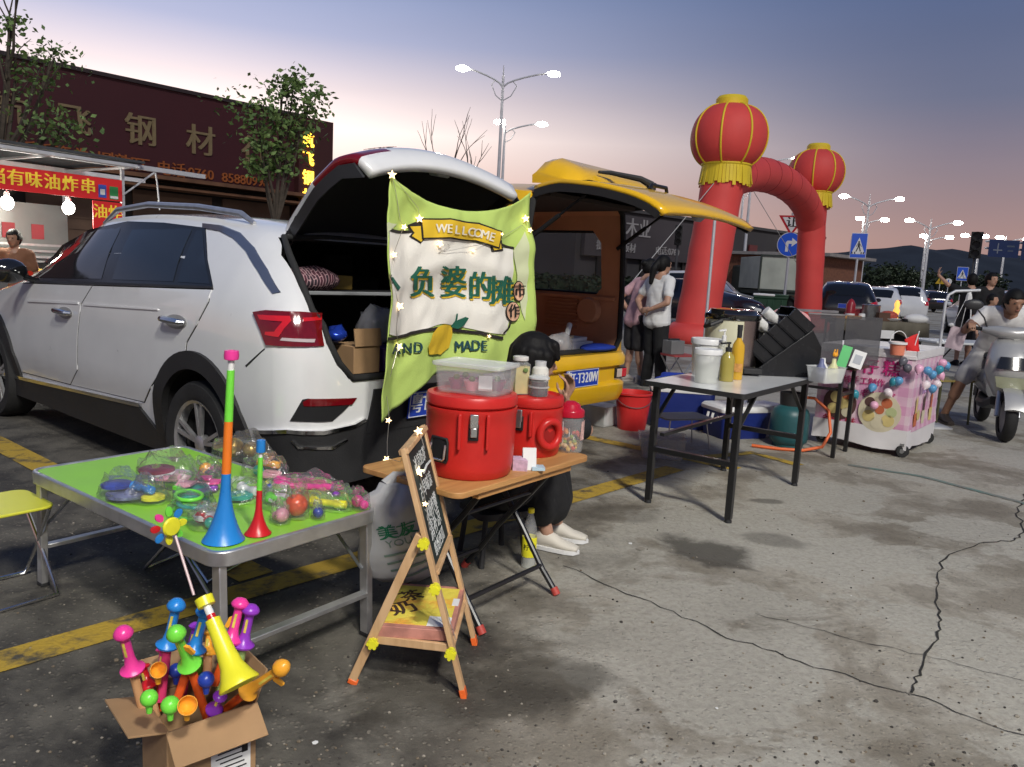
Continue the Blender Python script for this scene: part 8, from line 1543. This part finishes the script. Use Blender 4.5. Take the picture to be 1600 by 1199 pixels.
# white table right, with yellow stool under it
w0, w1 = PD(1452, 537, 9.6), PD(1575, 540, 9.6); zw = .74
t = thing('folding_table', 'pale grey folding table behind the pink cart near the scooter', 'table', ((w0.x+w1.x)/2+.05, 9.8, 0), rad(6)); mb = MB(); mb.box((0, .0, zw-.015), (1.15, .62, .03)); mb.build('tabletop', mat('pale_grey_plastic_top', (.58, .60, .60), .35), parent=t, bevel=.008)
for s in (-1, 1): mb = MB(); mb.tube([(s*.45, -.25, zw-.03), (s*.43, -.25, .02), (s*.43, .25, .02), (s*.45, .25, zw-.03)], .014, 8); mb.bar((s*.44, -.25, .38), (s*.44, .25, .38), .02, .02); mb.build('leg', BT, parent=t); mb = MB(); mb.cyl((s*.44, 0, .3), (s*.1, 0, zw-.03), .010, .010, 8); mb.build('strut', BT, parent=t)
y0 = PD(1478, 610, 7.9); t = thing('folding_stool', 'low stool with a yellowish wooden seat and thin legs behind the cart', 'stool', (y0.x, y0.y, 0), rad(12)); mb = MB(); mb.box((0, 0, .45), (.42, .32, .02)); mb.build('seat', mat('yellowish_ply', (.42, .33, .10), .5), parent=t, bevel=.004)
for sx in (-1, 1):
    for sy in (-1, 1): mb = MB(); mb.bar((sx*.18, sy*.13, .44), (sx*.19, sy*.14, 0), .016, .016); mb.build('leg', mat('khaki_leg', (.12, .12, .05), .6), parent=t)
# pipe stand with hanging things
r0 = PD(1466, 560, 7.6); t = thing('pipe_stand', 'white bent pipe stand with a pink board hanging from it behind the pink cart', 'stand', (r0.x, r0.y, 0), 0); hz = PD(1490, 455, 7.6).z; mb = MB(); mb.tube([(0, 0, 0), (.0, 0, hz-.12), (.02, 0, hz-.04), (.08, 0, hz), (.32, 0, hz+.02)], .014, 8); mb.box((0, 0, .01), (.3, .3, .02)); mb.build('pipe', POLE, parent=t, smooth=60)
t2 = thing('hanging_board', 'pinkish grey board hanging by strings from the white pipe stand', 'board', (r0.x+.15, r0.y, hz-.46), 0); mb = MB(); mb.box((0, 0, 0), (.17, .01, .22), M.Rotation(rad(12), 4, 'Y')); mb.build('board', mat('pinkish_grey_board', (.48, .38, .42), .6), parent=t2); mb = MB(); mb.cyl((.03, 0, .1), (.07, 0, .46), .003, .003, 5); mb.cyl((-.06, 0, .1), (.07, 0, .46), .003, .003, 5); mb.tube([(.12, 0, .1), (.11, 0, .25), (.08, 0, .46)], .006, 6); mb.ball((.07, 0, .40), (.03, .03, .06), 8); mb.ball((-.07, -.01, .13), (.03, .02, .02), 8); mb.build('string', mat('white_ribbon', (.6, .6, .6), .7), parent=t2)
# ================================================================== PEOPLE
def capsule(mb, a, b, r0, r1, seg=12):
    a, b = V(a), V(b); l = max(1e-4, (b-a).length); T = axis_m(a, b) if (b-a).length > 1e-4 else M.Translation(a)
    pr = [(max(1e-4, r0*cos(q)), r0*sin(q)) for q in [-pi/2+pi/2*i/4 for i in range(5)]]+[(max(1e-4, r1*cos(q)), l+r1*sin(q)) for q in [pi/2*i/4 for i in range(5)]]
    mb.lathe(pr, T, seg)
def grow_skin(name, mb, m, parent, voxel, smooth=6, fac=.5):
    o = mb.build(name, m, smooth=0); r = o.modifiers.new('r', 'REMESH'); r.mode = 'VOXEL'; r.voxel_size = voxel; r.use_smooth_shade = True
    s = o.modifiers.new('s', 'SMOOTH'); s.iterations = smooth; s.factor = fac; bake(o); o.data.shade_smooth(); o.parent = parent; return o
def ellips(mb, c, r, fwd=None, upv=None, seg=16):
    if fwd is None: mb.ball(c, r, seg); return
    f = V(fwd).normalized(); u = V(upv or (0, 0, 1)); x = f.cross(u).normalized(); u = x.cross(f); T = M.Identity(4)
    for i in range(3): T[i][0], T[i][1], T[i][2], T[i][3] = x[i], f[i], u[i], c[i]
    mb.ball((0, 0, 0), r, seg, T)
def hand(mb, wr, d, up, side, curl=.5, s=1.):
    """palm, four fingers of different lengths and a thumb; up = back of the hand"""
    d = V(d).normalized(); up = V(up); up = (up-d*up.dot(d)).normalized(); x = d.cross(up)*side
    wr = V(wr)
    for k in (-1.5, -.5, .5, 1.5): capsule(mb, wr, wr+d*.085*s+x*k*.019*s, .016*s, .012*s, 8)
    for k, ln in zip((-1.5, -.5, .5, 1.5), (.062, .075, .080, .072)):
        p = wr+d*.085*s+x*k*.020*s; a = curl*.6; dd = d
        for q, f in enumerate((.45, .32, .23)):
            dd = (dd*cos(a)-up*sin(a)).normalized(); e = p+dd*ln*f*s; capsule(mb, p, e, (.0095-.001*q)*s, (.0088-.001*q)*s, 8); upn = (up*cos(a)+dd*sin(a)); p = e; a = curl*.75; up2 = upn
    p = wr+d*.025*s+x*.028*s; e = p+(d*.55+x*.75-up*.35).normalized()*.04*s; capsule(mb, p, e, .013*s, .011*s, 8); capsule(mb, e, e+(d*.85+x*.3-up*.4).normalized()*.032*s, .0105*s, .009*s, 8)
def person(label, loc, rz, J, look, skin=SKIN, vox=.012, group=None, hands=(.5, .5), s=1.):
    """J: joints in local metres, facing +y"""
    t = thing('person', label, 'person', loc, rz, group); j = {k: V(v) for k, v in J.items()}; mb = MB()
    hd, hc = V(look['dir']).normalized(), j['head']; hu = V(look.get('up', (0, 0, 1)))
    ellips(mb, hc, (.073*s, .092*s, .108*s), hd, hu); x_ = hd.cross(hu).normalized(); u_ = x_.cross(hd)
    ellips(mb, hc+hd*.028*s-u_*.055*s, (.054*s, .058*s, .055*s), hd, hu); ellips(mb, hc+hd*.05*s-u_*.088*s, (.030*s, .034*s, .026*s), hd, hu)
    capsule(mb, hc+hd*.085*s+u_*.008*s, hc+hd*.106*s-u_*.022*s, .009*s, .014*s, 8)          # nose
    ellips(mb, hc+hd*.088*s-u_*.052*s, (.024*s, .010*s, .009*s), hd, hu, 10)                    # lips
    ellips(mb, hc+hd*.083*s+u_*.028*s, (.050*s, .012*s, .010*s), hd, hu, 10)                    # brow
    for q in (-1, 1): ellips(mb, hc+x_*.074*s*q-hd*.005*s-u_*.008*s, (.010*s, .018*s, .030*s), hd, hu, 10)
    capsule(mb, j['neck'], hc-u_*.04*s-hd*.012*s, .055*s, .050*s)
    sh = (j['shl']+j['shr'])/2; hp = (j['hipl']+j['hipr'])/2
    wsh = (j['shl']-j['shr']).length/2; xs = (j['shr']-j['shl']).normalized(); fw = V((0, 1, 0)); tv = (sh-hp)
    bk = look.get('bulk', 1.)
    for f, wd, dp in ((.02, .150, .105), (.3, .135, .095), (.55, .145, .10), (.80, .150, .105), (.97, .12, .085)):
        c = hp+tv*f; ellips(mb, c, (wd*s*bk, dp*s*bk, .115*s), None if abs(xs.y) < .1 else xs.cross(tv).normalized()*-1, tv.normalized())
    capsule(mb, j['neck'], sh, .055*s, .07*s)
    for q in 'lr':
        sg = -1 if q == 'l' else 1
        capsule(mb, sh+(j['sh'+q]-sh)*.3, j['sh'+q], .07*s, .058*s); capsule(mb, j['sh'+q], j['el'+q], .053*s*bk**.5, .039*s); capsule(mb, j['el'+q], j['wr'+q], .040*s, .027*s)
        dv = (j['wr'+q]-j['el'+q]).normalized(); hdv = look.get('hand'+q, dv); hand(mb, j['wr'+q], hdv, look.get('back'+q, V((sg, 0, .3))), sg*-1, hands[0 if q == 'l' else 1], s)
        capsule(mb, j['hip'+q], j['kn'+q], .085*s*bk**.5, .056*s); capsule(mb, j['kn'+q], j['an'+q]+(j['kn'+q]-j['an'+q])*.55, .055*s, .056*s); capsule(mb, j['kn'+q], j['an'+q], .050*s, .036*s)
        td = V(look.get('toe'+q, (0, 1, 0))).normalized(); capsule(mb, j['an'+q]-V((0, 0, .045*s))-td*.03*s, j['an'+q]+td*.13*s-V((0, 0, .055*s)), .028*s, .02*s)
    b = grow_skin('body', mb, skin, t, vox)
    mb = MB()
    for q in (-1, 1): ellips(mb, hc+x_*.031*s*q+hd*.083*s+u_*.010*s, (.012*s, .006*s, .006*s), hd, hu, 8)
    mb.build('eyes', mat('dark_eye', (.02, .015, .012), .2, var=0), parent=b, smooth=180)
    mb = MB(); ellips(mb, hc+hd*.097*s-u_*.052*s, (.021*s, .004*s, .004*s), hd, hu, 8); mb.build('mouth', mat('lip', (.30, .10, .08), .5, var=0), parent=b, smooth=180)
    return t, j, (hc, hd, u_, x_), s
def shirt(t, j, m, s=1., sleeve=.62, low=.0, vox=.012, bulk=1., name='shirt', fwdless=False):
    mb = MB(); sh = (j['shl']+j['shr'])/2; hp = (j['hipl']+j['hipr'])/2; tv = sh-hp; xs = (j['shr']-j['shl']).normalized()
    K = (low-.05, low+.12, .3, .5, .70, .88, .98)
    for f, wd, dp in [(q, cr(K, (.178, .174, .166, .166, .170, .158, .11), q), cr(K, (.138, .136, .126, .122, .122, .106, .075), q)) for q in [low-.05+(1.03-low)*i/13 for i in range(14)]]:
        c = hp+tv*f; ellips(mb, c, (wd*s*bulk, dp*s*bulk, .105*s), None if abs(xs.y) < .1 else xs.cross(tv).normalized()*-1, tv.normalized())
    for q in 'lr':
        a, e = j['sh'+q], j['el'+q]; capsule(mb, sh+(a-sh)*.3, a, .082*s, .072*s); f = min(1, sleeve); capsule(mb, a, a+(e-a)*f, .070*s, .060*s*(1.08 if sleeve < 1 else .95))
        if sleeve > 1: capsule(mb, e, e+(j['wr'+q]-e)*(sleeve-1), .056*s, .045*s)
    o = grow_skin(name, mb, m, t, vox, 14)
    for v in o.data.vertices: n_ = mnoise.noise(V((v.co.x*9, v.co.y*9, v.co.z*5+v.co.x*6)))+.4*mnoise.noise(v.co*19); v.co += v.normal*.011*n_
    return o
def trousers(t, j, m, s=1., leg=.95, vox=.012, bulk=1., name='trousers', flare=.0):
    mb = MB(); hp = (j['hipl']+j['hipr'])/2
    ellips(mb, hp+V((0, 0, .04*s)), (.148*s*bulk, .108*s*bulk, .12*s)); ellips(mb, hp-V((0, 0, .04*s)), (.162*s*bulk, .120*s*bulk, .10*s))
    for q in 'lr':
        h, k, a = j['hip'+q], j['kn'+q], j['an'+q]; f = min(1, leg*2); capsule(mb, h, h+(k-h)*f, .102*s*bulk**.5, (.078+flare)*s)
        if leg > .5: capsule(mb, k, k+(a-k)*(leg*2-1), (.076)*s, (.062+flare)*s)
    o = grow_skin(name, mb, m, t, vox, 5)
    for v in o.data.vertices: v.co += v.normal*.006*mnoise.noise(v.co*14)
    return o
def hair(t, H, kind, vox=.009, s=1.):
    hc, hd, u, x = H; mb = MB()
    ellips(mb, hc+u*.018*s-hd*.014*s, (.085*s, .100*s, .105*s), hd, u)
    ellips(mb, hc+u*.0*s-hd*.045*s, (.082*s, .072*s, .10*s), hd, u)
    if kind == 'bun': ellips(mb, hc-hd*.115*s+u*.03*s, (.045*s, .045*s, .045*s), hd, u)
    if kind == 'pony': capsule(mb, hc-hd*.09*s+u*.03*s, hc-hd*.15*s-u*.06*s, .04*s, .045*s); capsule(mb, hc-hd*.15*s-u*.06*s, hc-hd*.17*s-u*.24*s, .045*s, .022*s)
    if kind == 'bob':
        ellips(mb, hc+u*.025*s-hd*.02*s, (.095*s, .112*s, .108*s), hd, u)
        for k in range(11):
            a = rad(62)+rad(236)*k/10; p = hc+x*.082*s*sin(a)+hd*(.092*cos(a)-.015)*s; capsule(mb, p+u*.03*s, p-u*.098*s, .034*s, .028*s, 8)
        for k in (-1, -.5, 0, .5, 1): capsule(mb, hc+hd*.06*s+x*.05*k*s+u*.085*s, hc+hd*.088*s+x*.055*k*s+u*.03*s, .026*s, .014*s, 8)
    if kind == 'long':
        for k in (-1, 0, 1): capsule(mb, hc-hd*.06*s+x*.05*k*s, hc-hd*.09*s+x*.05*k*s-u*.22*s, .045*s, .03*s)
    o = grow_skin('hair', mb, HAIR, t, vox*s, 5)
    if kind == 'bob': return o
    # cut the fringe back from the face
    bm = bmesh.new(); bm.from_mesh(o.data); kill = []
    for v in bm.verts:
        d = v.co-hc; f, z, xx = d.dot(hd), d.dot(u), abs(d.dot(x))
        lim = .045*s if kind != 'bob' else -.005*s
        if f > .048*s and z < lim and xx < (.066 if kind != 'bob' else .058)*s: kill.append(v)
        elif kind in ('short',) and z < -.02*s and f > -.02*s: kill.append(v)
        elif kind in ('bun', 'pony') and z < -.025*s and f > -.01*s: kill.append(v)
    bmesh.ops.delete(bm, geom=kill, context='VERTS'); bm.to_mesh(o.data); bm.free()
    so_ = o.modifiers.new('s', 'SOLIDIFY'); so_.thickness = .004; so_.offset = 1
    return o
def shoes(t, j, m, look, s=1., name='shoe', sole=None):
    for q in 'lr':
        td = V(look.get('toe'+q, (0, 1, 0))).normalized(); a = j['an'+q]; xs = td.cross(V((0, 0, 1))); mb = MB(); R = []
        for f, w_, h_ in ((-.07, .028, .055), (-.05, .038, .095), (.0, .042, .100), (.05, .044, .080), (.10, .046, .052), (.15, .042, .042), (.185, .028, .030)):
            c = a+td*f*s; z0 = max(0., a.z-.095*s); R.append([c+xs*w_*s*cos(b)+V((0, 0, z0-c.z+.012*s+h_*s*.5+h_*s*.5*sin(b))) for b in [2*pi*i/14 for i in range(14)]])
        mb.use(m).rings(R); 
        R2 = [[V((p.x, p.y, max(0., a.z-.095*s)+z)) for p in [a+td*f*s+xs*w_*s*1.08*k for f, w_, k in ((-.075, .02, -1), (-.05, .037, -1), (.05, .044, -1), (.12, .047, -1), (.17, .038, -1), (.195, .015, 0), (.17, .038, 1), (.12, .047, 1), (.05, .044, 1), (-.05, .037, 1), (-.075, .02, 1))]] for z in (.001, .022*s)]
        mb.use(sole or m).rings(R2); mb.build(name, parent=t, smooth=60)
def stand(H, dx=.0, lean=0., arms=None, step=.06):
    s = H/1.65; J = dict(hipl=(-.085*s, 0, .86*s), hipr=(.085*s, 0, .86*s), knl=(-.09*s, .015, .46*s), knr=(.09*s, .015, .46*s), anl=(-.10*s, -step*.3, .09*s), anr=(.10*s, step, .09*s), shl=(-.165*s, lean*.9, 1.34*s), shr=(.165*s, lean*.9, 1.34*s), neck=(0, lean, 1.40*s), head=(0, lean*1.15+.025, 1.54*s), ell=(-.22*s, lean*.7-.03, 1.08*s), elr=(.22*s, lean*.7-.03, 1.08*s), wrl=(-.21*s, lean*.5+.05, .86*s), wrr=(.21*s, lean*.5+.05, .86*s))
    if arms: J.update({k: tuple(c*s for c in v) for k, v in arms.items()})
    return J, s
def face_to(px): return 0
WHC = mat('white_tee_cloth', (.66, .66, .65), .85, var=.06, bump=.2, bs=70); PKC = mat('pink_tee_cloth', (.55, .33, .36), .85, var=.10, vs_=9, bump=.25, bs=70); BKC = mat('black_cloth', (.012, .012, .013), .85, var=.2, bump=.25, bs=60); DGC = mat('charcoal_cloth', (.035, .033, .035), .85, var=.2, bump=.2, bs=60)
# woman in white seen from behind, facing right and away, hands held behind her
p = G(1018, 605); look = dict(dir=(.10, 1, -.05), handl=(.5, -.1, .1), handr=(-.6, -.1, -.1), backl=(0, -1, 0), backr=(0, -1, 0), bulk=1.12)
J, s = stand(1.60, 0, .02, dict(ell=(-.27, -.10, 1.08), elr=(.27, -.10, 1.08), wrl=(-.08, -.20, .96), wrr=(.07, -.21, .98)), .05)
t, j, H, s = person('woman in a white tee and black trousers, hands clasped behind her back', (p.x, p.y, 0), rad(-58), J, look, vox=.010, s=s, group=None)
shirt(t, j, WHC, s, .60, -.02, .010, 1.14); trousers(t, j, BKC, s, .97, .010, 1.10, flare=.012); hair(t, H, 'pony', .009, s); shoes(t, j, BKC, look, s)
p = G(986, 597); look = dict(dir=(.05, 1, -.22), bulk=.98)
J, s = stand(1.56, 0, .13, dict(ell=(-.30, -.07, 1.12), elr=(.27, .02, 1.10), wrl=(-.17, .02, .93), wrr=(.12, .24, .98)), .07)
t, j, H, s = person('woman in a pink tee and dark shorts leaning forward beside the van', (p.x, p.y, 0), rad(-62), J, look, vox=.010, s=s)
shirt(t, j, PKC, s, .60, -.02, .010, 1.04); trousers(t, j, DGC, s, .44, .010, 1.06, 'shorts', flare=.02); hair(t, H, 'bun', .009, s); shoes(t, j, mat('pale_sandal', (.40, .36, .33), .6), look, s, 'sandal')
hc, hd, u, x = H; mb = MB(); ellips(mb, hc+hd*.075*s-u*.045*s, (.056*s, .036*s, .042*s), hd, u); mb.build('face_mask', mat('dark_mask', (.05, .055, .06), .8), parent=t, smooth=180)
# girl sitting behind the barrels, chin in hand
fL, fR = G(853, 858), G(868, 842); hpos = PD(838, 562, 3.52); rz_ = rad(-62); Rm = M.Rotation(rz_, 4, 'Z'); base = V((hpos.x, hpos.y, 0)); inv = (M.Translation(base) @ Rm).inverted()
hl = inv @ hpos; fl_, fr_ = inv @ V((fL.x, fL.y, .085)), inv @ V((fR.x, fR.y, .085)); zh = hpos.z
s = .92; look = dict(dir=(.35, .92, -.18), handl=(.1, .25, 1), handr=(.1, .1, 1), backl=(-.3, 1, 0), backr=(.4, .9, .1), toel=(.75, .66, 0), toer=(.7, .71, 0))
hipz = .36
J = dict(hipl=(-.10, -.16, hipz), hipr=(.08, -.16, hipz), knl=(fl_.x-.06, fl_.y-.10, .44), knr=(fr_.x+.02, fr_.y-.10, .45), anl=tuple(fl_), anr=tuple(fr_), shl=(-.15, -.09, zh-.23), shr=(.14, -.09, zh-.23), neck=(0, -.055, zh-.155), head=(0, 0, zh), ell=(-.17, .13, zh-.33), elr=(.19, .17, zh-.30), wrl=(-.05, .20, zh-.21), wrr=(.085, .11, zh-.19))
t, j, H, s = person('girl with a black bob sitting behind the red barrels, chin in her hand', tuple(base), rz_, J, look, vox=.008, s=s, hands=(.7, .9))
shirt(t, j, BKC, s, .9, .0, .010, 1.0, 'dress_top'); hair(t, H, 'bob', .007, .98); shoes(t, j, mat('cream_sneaker', (.62, .58, .50), .6, var=.1), look, .86, 'sneaker', WHT)
mb = MB()
for q in 'lr': capsule(mb, j['hip'+q], j['kn'+q], .12, .10); capsule(mb, j['kn'+q], j['kn'+q].lerp(j['an'+q], .62), .10, .105)
capsule(mb, (j['knl']+j['knr'])/2, (j['anl']+j['anr'])/2+V((0, -.03, .14)), .12, .12); ellips(mb, (j['hipl']+j['hipr'])/2, (.19, .16, .14)); o = grow_skin('long_skirt', mb, BKC, t, .012, 5)
for v in o.data.vertices: v.co += v.normal*.010*mnoise.noise(V((v.co.x*16, v.co.y*16, v.co.z*4)))
sp2 = M.Translation(base) @ Rm @ V((0, -.18, 0)); t = thing('low_stool', 'low black stool under the seated girl', 'stool', (sp2.x, sp2.y, 0), rz_); mb = MB(); mb.prism(rrect(.28, .26, .05), .03, None, .22); mb.build('seat', BLKPL, parent=t)
for sx in (-1, 1):
    for sy in (-1, 1): mb = MB(); mb.cyl((sx*.1, sy*.09, .22), (sx*.12, sy*.11, 0), .012, .014, 8); mb.build('leg', BLKPL, parent=t)
# far people on the right
p = PD(1512, 565, 14.5); look = dict(dir=(.1, 1, .05), handl=(0, .2, 1))
J, s = stand(1.72, 0, 0, dict(ell=(-.34, .10, 1.42), wrl=(-.50, .20, 1.60)))
t, j, H, s = person('man in black with one arm raised, seen from behind at the rear stall', (p.x-.12, p.y, 0), rad(-8), J, look, vox=.013, s=s); shirt(t, j, BKC, s, .7, -.03, .013, 1.05); trousers(t, j, DGC, s, .55, .013); hair(t, H, 'short', .011, s); shoes(t, j, BKC, look, s)
p = PD(1524, 565, 14.0); look = dict(dir=(-.45, 1, .0)); J, s = stand(1.74); t, j, H, s = person('man in a dark jacket facing the camera behind the child', (p.x+.08, p.y, 0), rad(172), J, look, vox=.013, s=s); shirt(t, j, BKC, s, 1.6, -.03, .013, 1.05, 'jacket'); trousers(t, j, DGC, s, .97, .013); hair(t, H, 'short', .011, s); shoes(t, j, BKC, look, s)
p = PD(1536, 570, 12.6); look = dict(dir=(-.8, .6, .1)); J, s = stand(1.36); t, j, H, s = person('child in a white tee looking left behind the scooter rider', (p.x, p.y, 0), rad(165), J, look, vox=.012, s=s); shirt(t, j, WHC, s, .62, -.03, .012, 1.05); trousers(t, j, DGC, s, .5, .012, 1, 'shorts'); hair(t, H, 'short', .010, s); shoes(t, j, BKC, look, s)
# stall keeper at the left edge
p = PD(-6, 378, 8.9); look = dict(dir=(.25, 1, -.1)); J, s = stand(1.5); t, j, H, s = person('stall keeper in a brown apron at the skewer stall, left edge of the view', (p.x-.02, p.y+.35, 0), rad(200), J, look, SKIN2, .012, s=s); shirt(t, j, mat('brown_apron', (.16, .07, .035), .8), s, .7, -.05, .012, 1.05, 'apron'); trousers(t, j, BKC, s, .97, .012); hair(t, H, 'short', .011, s)
# ================================================================== SCOOTER AND RIDER
wc_ = G(1568, 690); rc = PD(1640, 650, 8.2); yw = rad(-112)            # scooter heading toward the camera
sw_ = thing('scooter', 'silver grey motor scooter facing the camera at the right edge', 'scooter', (wc_.x, wc_.y, 0), yw)
SILV = mat('silver_scooter_plastic', (.42, .42, .41), .28, .35, var=.08, coat=.5); DPL = mat('dark_scooter_plastic', (.03, .03, .032), .4)
# local: x forward, y left, z up; origin under the front wheel
def tyre(x, nm):
    mb = MB(); T = frame((x, 0, .23), (1, 0, 0), (0, 0, 1)); mb.use(RUBBER).lathe([(.15, -.045), (.20, -.052), (.225, -.03), (.232, 0), (.225, .03), (.20, .052), (.15, .045)], T, 32, False); w_ = mb.build(nm, parent=sw_, smooth=50)
    mb = MB(); mb.use(STEEL).lathe([(.001, -.03), (.04, -.03), (.04, .03), (.001, .03)], T, 16); mb.lathe([(.14, -.035), (.155, -.035), (.155, .035), (.14, .035)], T, 28)
    for k in range(5): a = 2*pi*k/5; mb.bar(T @ V((.03*cos(a), .03*sin(a), 0)), T @ V((.15*cos(a), .15*sin(a), 0)), .03, .025)
    mb.build('rim', parent=w_)
tyre(0, 'front_wheel'); tyre(-1.22, 'rear_wheel')
mb = MB(); R = []
for i in range(11):
    a = rad(20+150*i/10); R.append([(.265*cos(a), y, .23+.265*sin(a)+.012*(1-(y/.07)**2)) for y in (-.075, -.05, 0, .05, .075)]+[(.25*cos(a), y, .23+.25*sin(a)) for y in (.07, 0, -.07)])
mb.rings(R); mb.build('front_mudguard', SILV, parent=sw_, smooth=50)
mb = MB()
for y in (-.085, .085): mb.cyl((0, y, .23), (-.16, y*.7, .62), .022, .024, 10)
mb.build('fork', STEEL, parent=sw_)
mb = MB(); secs = []
for z, x0, hw, dp in ((.40, -.10, .10, .10), (.52, .0, .17, .16), (.64, .05, .21, .20), (.76, .02, .20, .20), (.88, -.07, .17, .16), (.95, -.14, .12, .10)):
    secs.append([(x0-dp*(1-cos(a))*.9, hw*sin(a)*1.0, z) for a in [-pi*.62+pi*1.24*i/16 for i in range(17)]])
mb.rings(secs); mb.build('front_fairing', SILV, parent=sw_, smooth=50)
mb = MB(); mb.patch([(-.15, .60), (.15, .60), (.12, .50), (0, .47), (-.12, .50)], lambda y, z, t: V((.055-.25*y*y*3+t+(z-.6)*.5, y, z)), .04, -.01, .012); mb.build('headlamp', mat('greenish_lens', (.40, .42, .28), .08, coat=1), parent=sw_, smooth=60)
mb = MB(); mb.patch([(-.12, .78), (.12, .78), (.15, .67), (-.15, .67)], lambda y, z, t: V((.055-.25*y*y*3+t-(z-.64)*.35, y, z)), .04, -.01, .012); mb.build('dark_grille', mat('gloss_black', (.01, .01, .01), .12), parent=sw_, smooth=60)
mb = MB()
R = [[(x-.19-.03*abs(y)/.2, y+w_*cos(a)*.0, z+.05*k*sin(a)) if False else (-.17-.10*(abs(y)/.34)**1.5+.055*k*cos(a), y, .985+.045*k*sin(a)+.03*(abs(y)/.34)) for a in [2*pi*i/14 for i in range(14)]] for y, k in ((-.26, .55), (-.22, .8), (-.12, 1.3), (0, 1.5), (.12, 1.3), (.22, .8), (.26, .55))]
mb.rings(R); mb.build('handlebar_cowl', SILV, parent=sw_, smooth=50)
for q in (-1, 1):
    mb = MB(); mb.cyl((-.24, q*.25, 1.01), (-.31, q*.37, 1.02), .018, .018, 12); mb.build('hand_grip', RUBBER, parent=sw_)
    mb = MB(); mb.tube([(-.21, q*.22, 1.02), (-.20, q*.26, 1.12), (-.20, q*.33, 1.20)], .007, 8); ellips(mb, V((-.20, q*.36, 1.235)), (.085, .022, .05), (1, 0, 0), (0, 0, 1)); mb.build('mirror', DPL, parent=sw_, smooth=60)
mb = MB(); mb.rings([[(x, y*w_, z+dz) for y, dz in ((-1, 0), (-.9, -.05), (.9, -.05), (1, 0), (.9, .03), (-.9, .03))] for x, w_, z in ((-.18, .13, .36), (-.35, .17, .30), (-.62, .17, .29), (-.72, .14, .34))]); mb.build('foot_board', DPL, parent=sw_)
mb = MB(); R = []
for x, hw, zb_1, zt_1 in ((-.60, .10, .30, .58), (-.70, .17, .32, .68), (-.95, .20, .36, .72), (-1.25, .18, .46, .76), (-1.45, .12, .62, .78), (-1.55, .05, .70, .77)): R.append([(x, hw*cos(a), (zb_1+zt_1)/2+(zt_1-zb_1)/2*sin(a)) for a in [2*pi*i/18 for i in range(18)]])
mb.rings(R); mb.build('rear_body', SILV, parent=sw_, smooth=50)
mb = MB(); mb.rings([[(x, hw*cos(a), z+.045*sin(a)) for a in [2*pi*i/16 for i in range(16)]] for x, hw, z in ((-.62, .10, .70), (-.75, .16, .745), (-1.0, .17, .76), (-1.25, .15, .80), (-1.42, .09, .81))]); mb.build('seat', mat('black_vinyl', (.015, .015, .016), .4), parent=sw_, smooth=50)
mb = MB(); mb.box((0, 0, 0), (.02, .02, .02)) if False else mb.cyl((-.95, .16, .42), (-1.32, .20, .36), .04, .05, 14); mb.build('exhaust', STEEL, parent=sw_)
# rider in scooter coordinates turned so that +y is the scooter's forward direction
SM = M.Translation((wc_.x, wc_.y, 0)) @ M.Rotation(yw, 4, 'Z')
ro = SM @ V((-.86, 0, 0)); s = 1.02
look = dict(dir=(-.25, .95, -.30), handl=(0, 1, -.2), handr=(0, 1, -.2), backl=(0, .2, 1), backr=(0, .2, 1), toel=(.1, 1, 0), toer=(-.25, 1, 0), bulk=1.18)
J = dict(hipl=(-.10, 0, .80), hipr=(.10, 0, .80), knl=(-.20, .40, .68), knr=(.30, .20, .48), anl=(-.16, .36, .40), anr=(.40, .06, .09), shl=(-.18, .30, 1.15), shr=(.18, .30, 1.15), neck=(0, .36, 1.20), head=(0, .47, 1.28), ell=(-.36, .36, .98), elr=(.36, .36, .98), wrl=(-.34, .50, 1.07), wrr=(.34, .50, 1.07))
t, j, H, s = person('man in a white polo and shorts leaning over the silver scooter', (ro.x, ro.y, 0), yw-pi/2, J, look, SKIN2, .010, s=s, hands=(1., 1.)); shirt(t, j, mat('white_polo_cloth', (.62, .61, .60), .85, var=.06), s, .68, .04, .010, 1.2, 'polo_shirt'); trousers(t, j, mat('pale_grey_shorts', (.34, .33, .33), .85), s, .46, .010, 1.0, 'shorts', .01); hair(t, H, 'short', .009, s); shoes(t, j, mat('brown_shoe', (.05, .04, .035), .6), look, s)
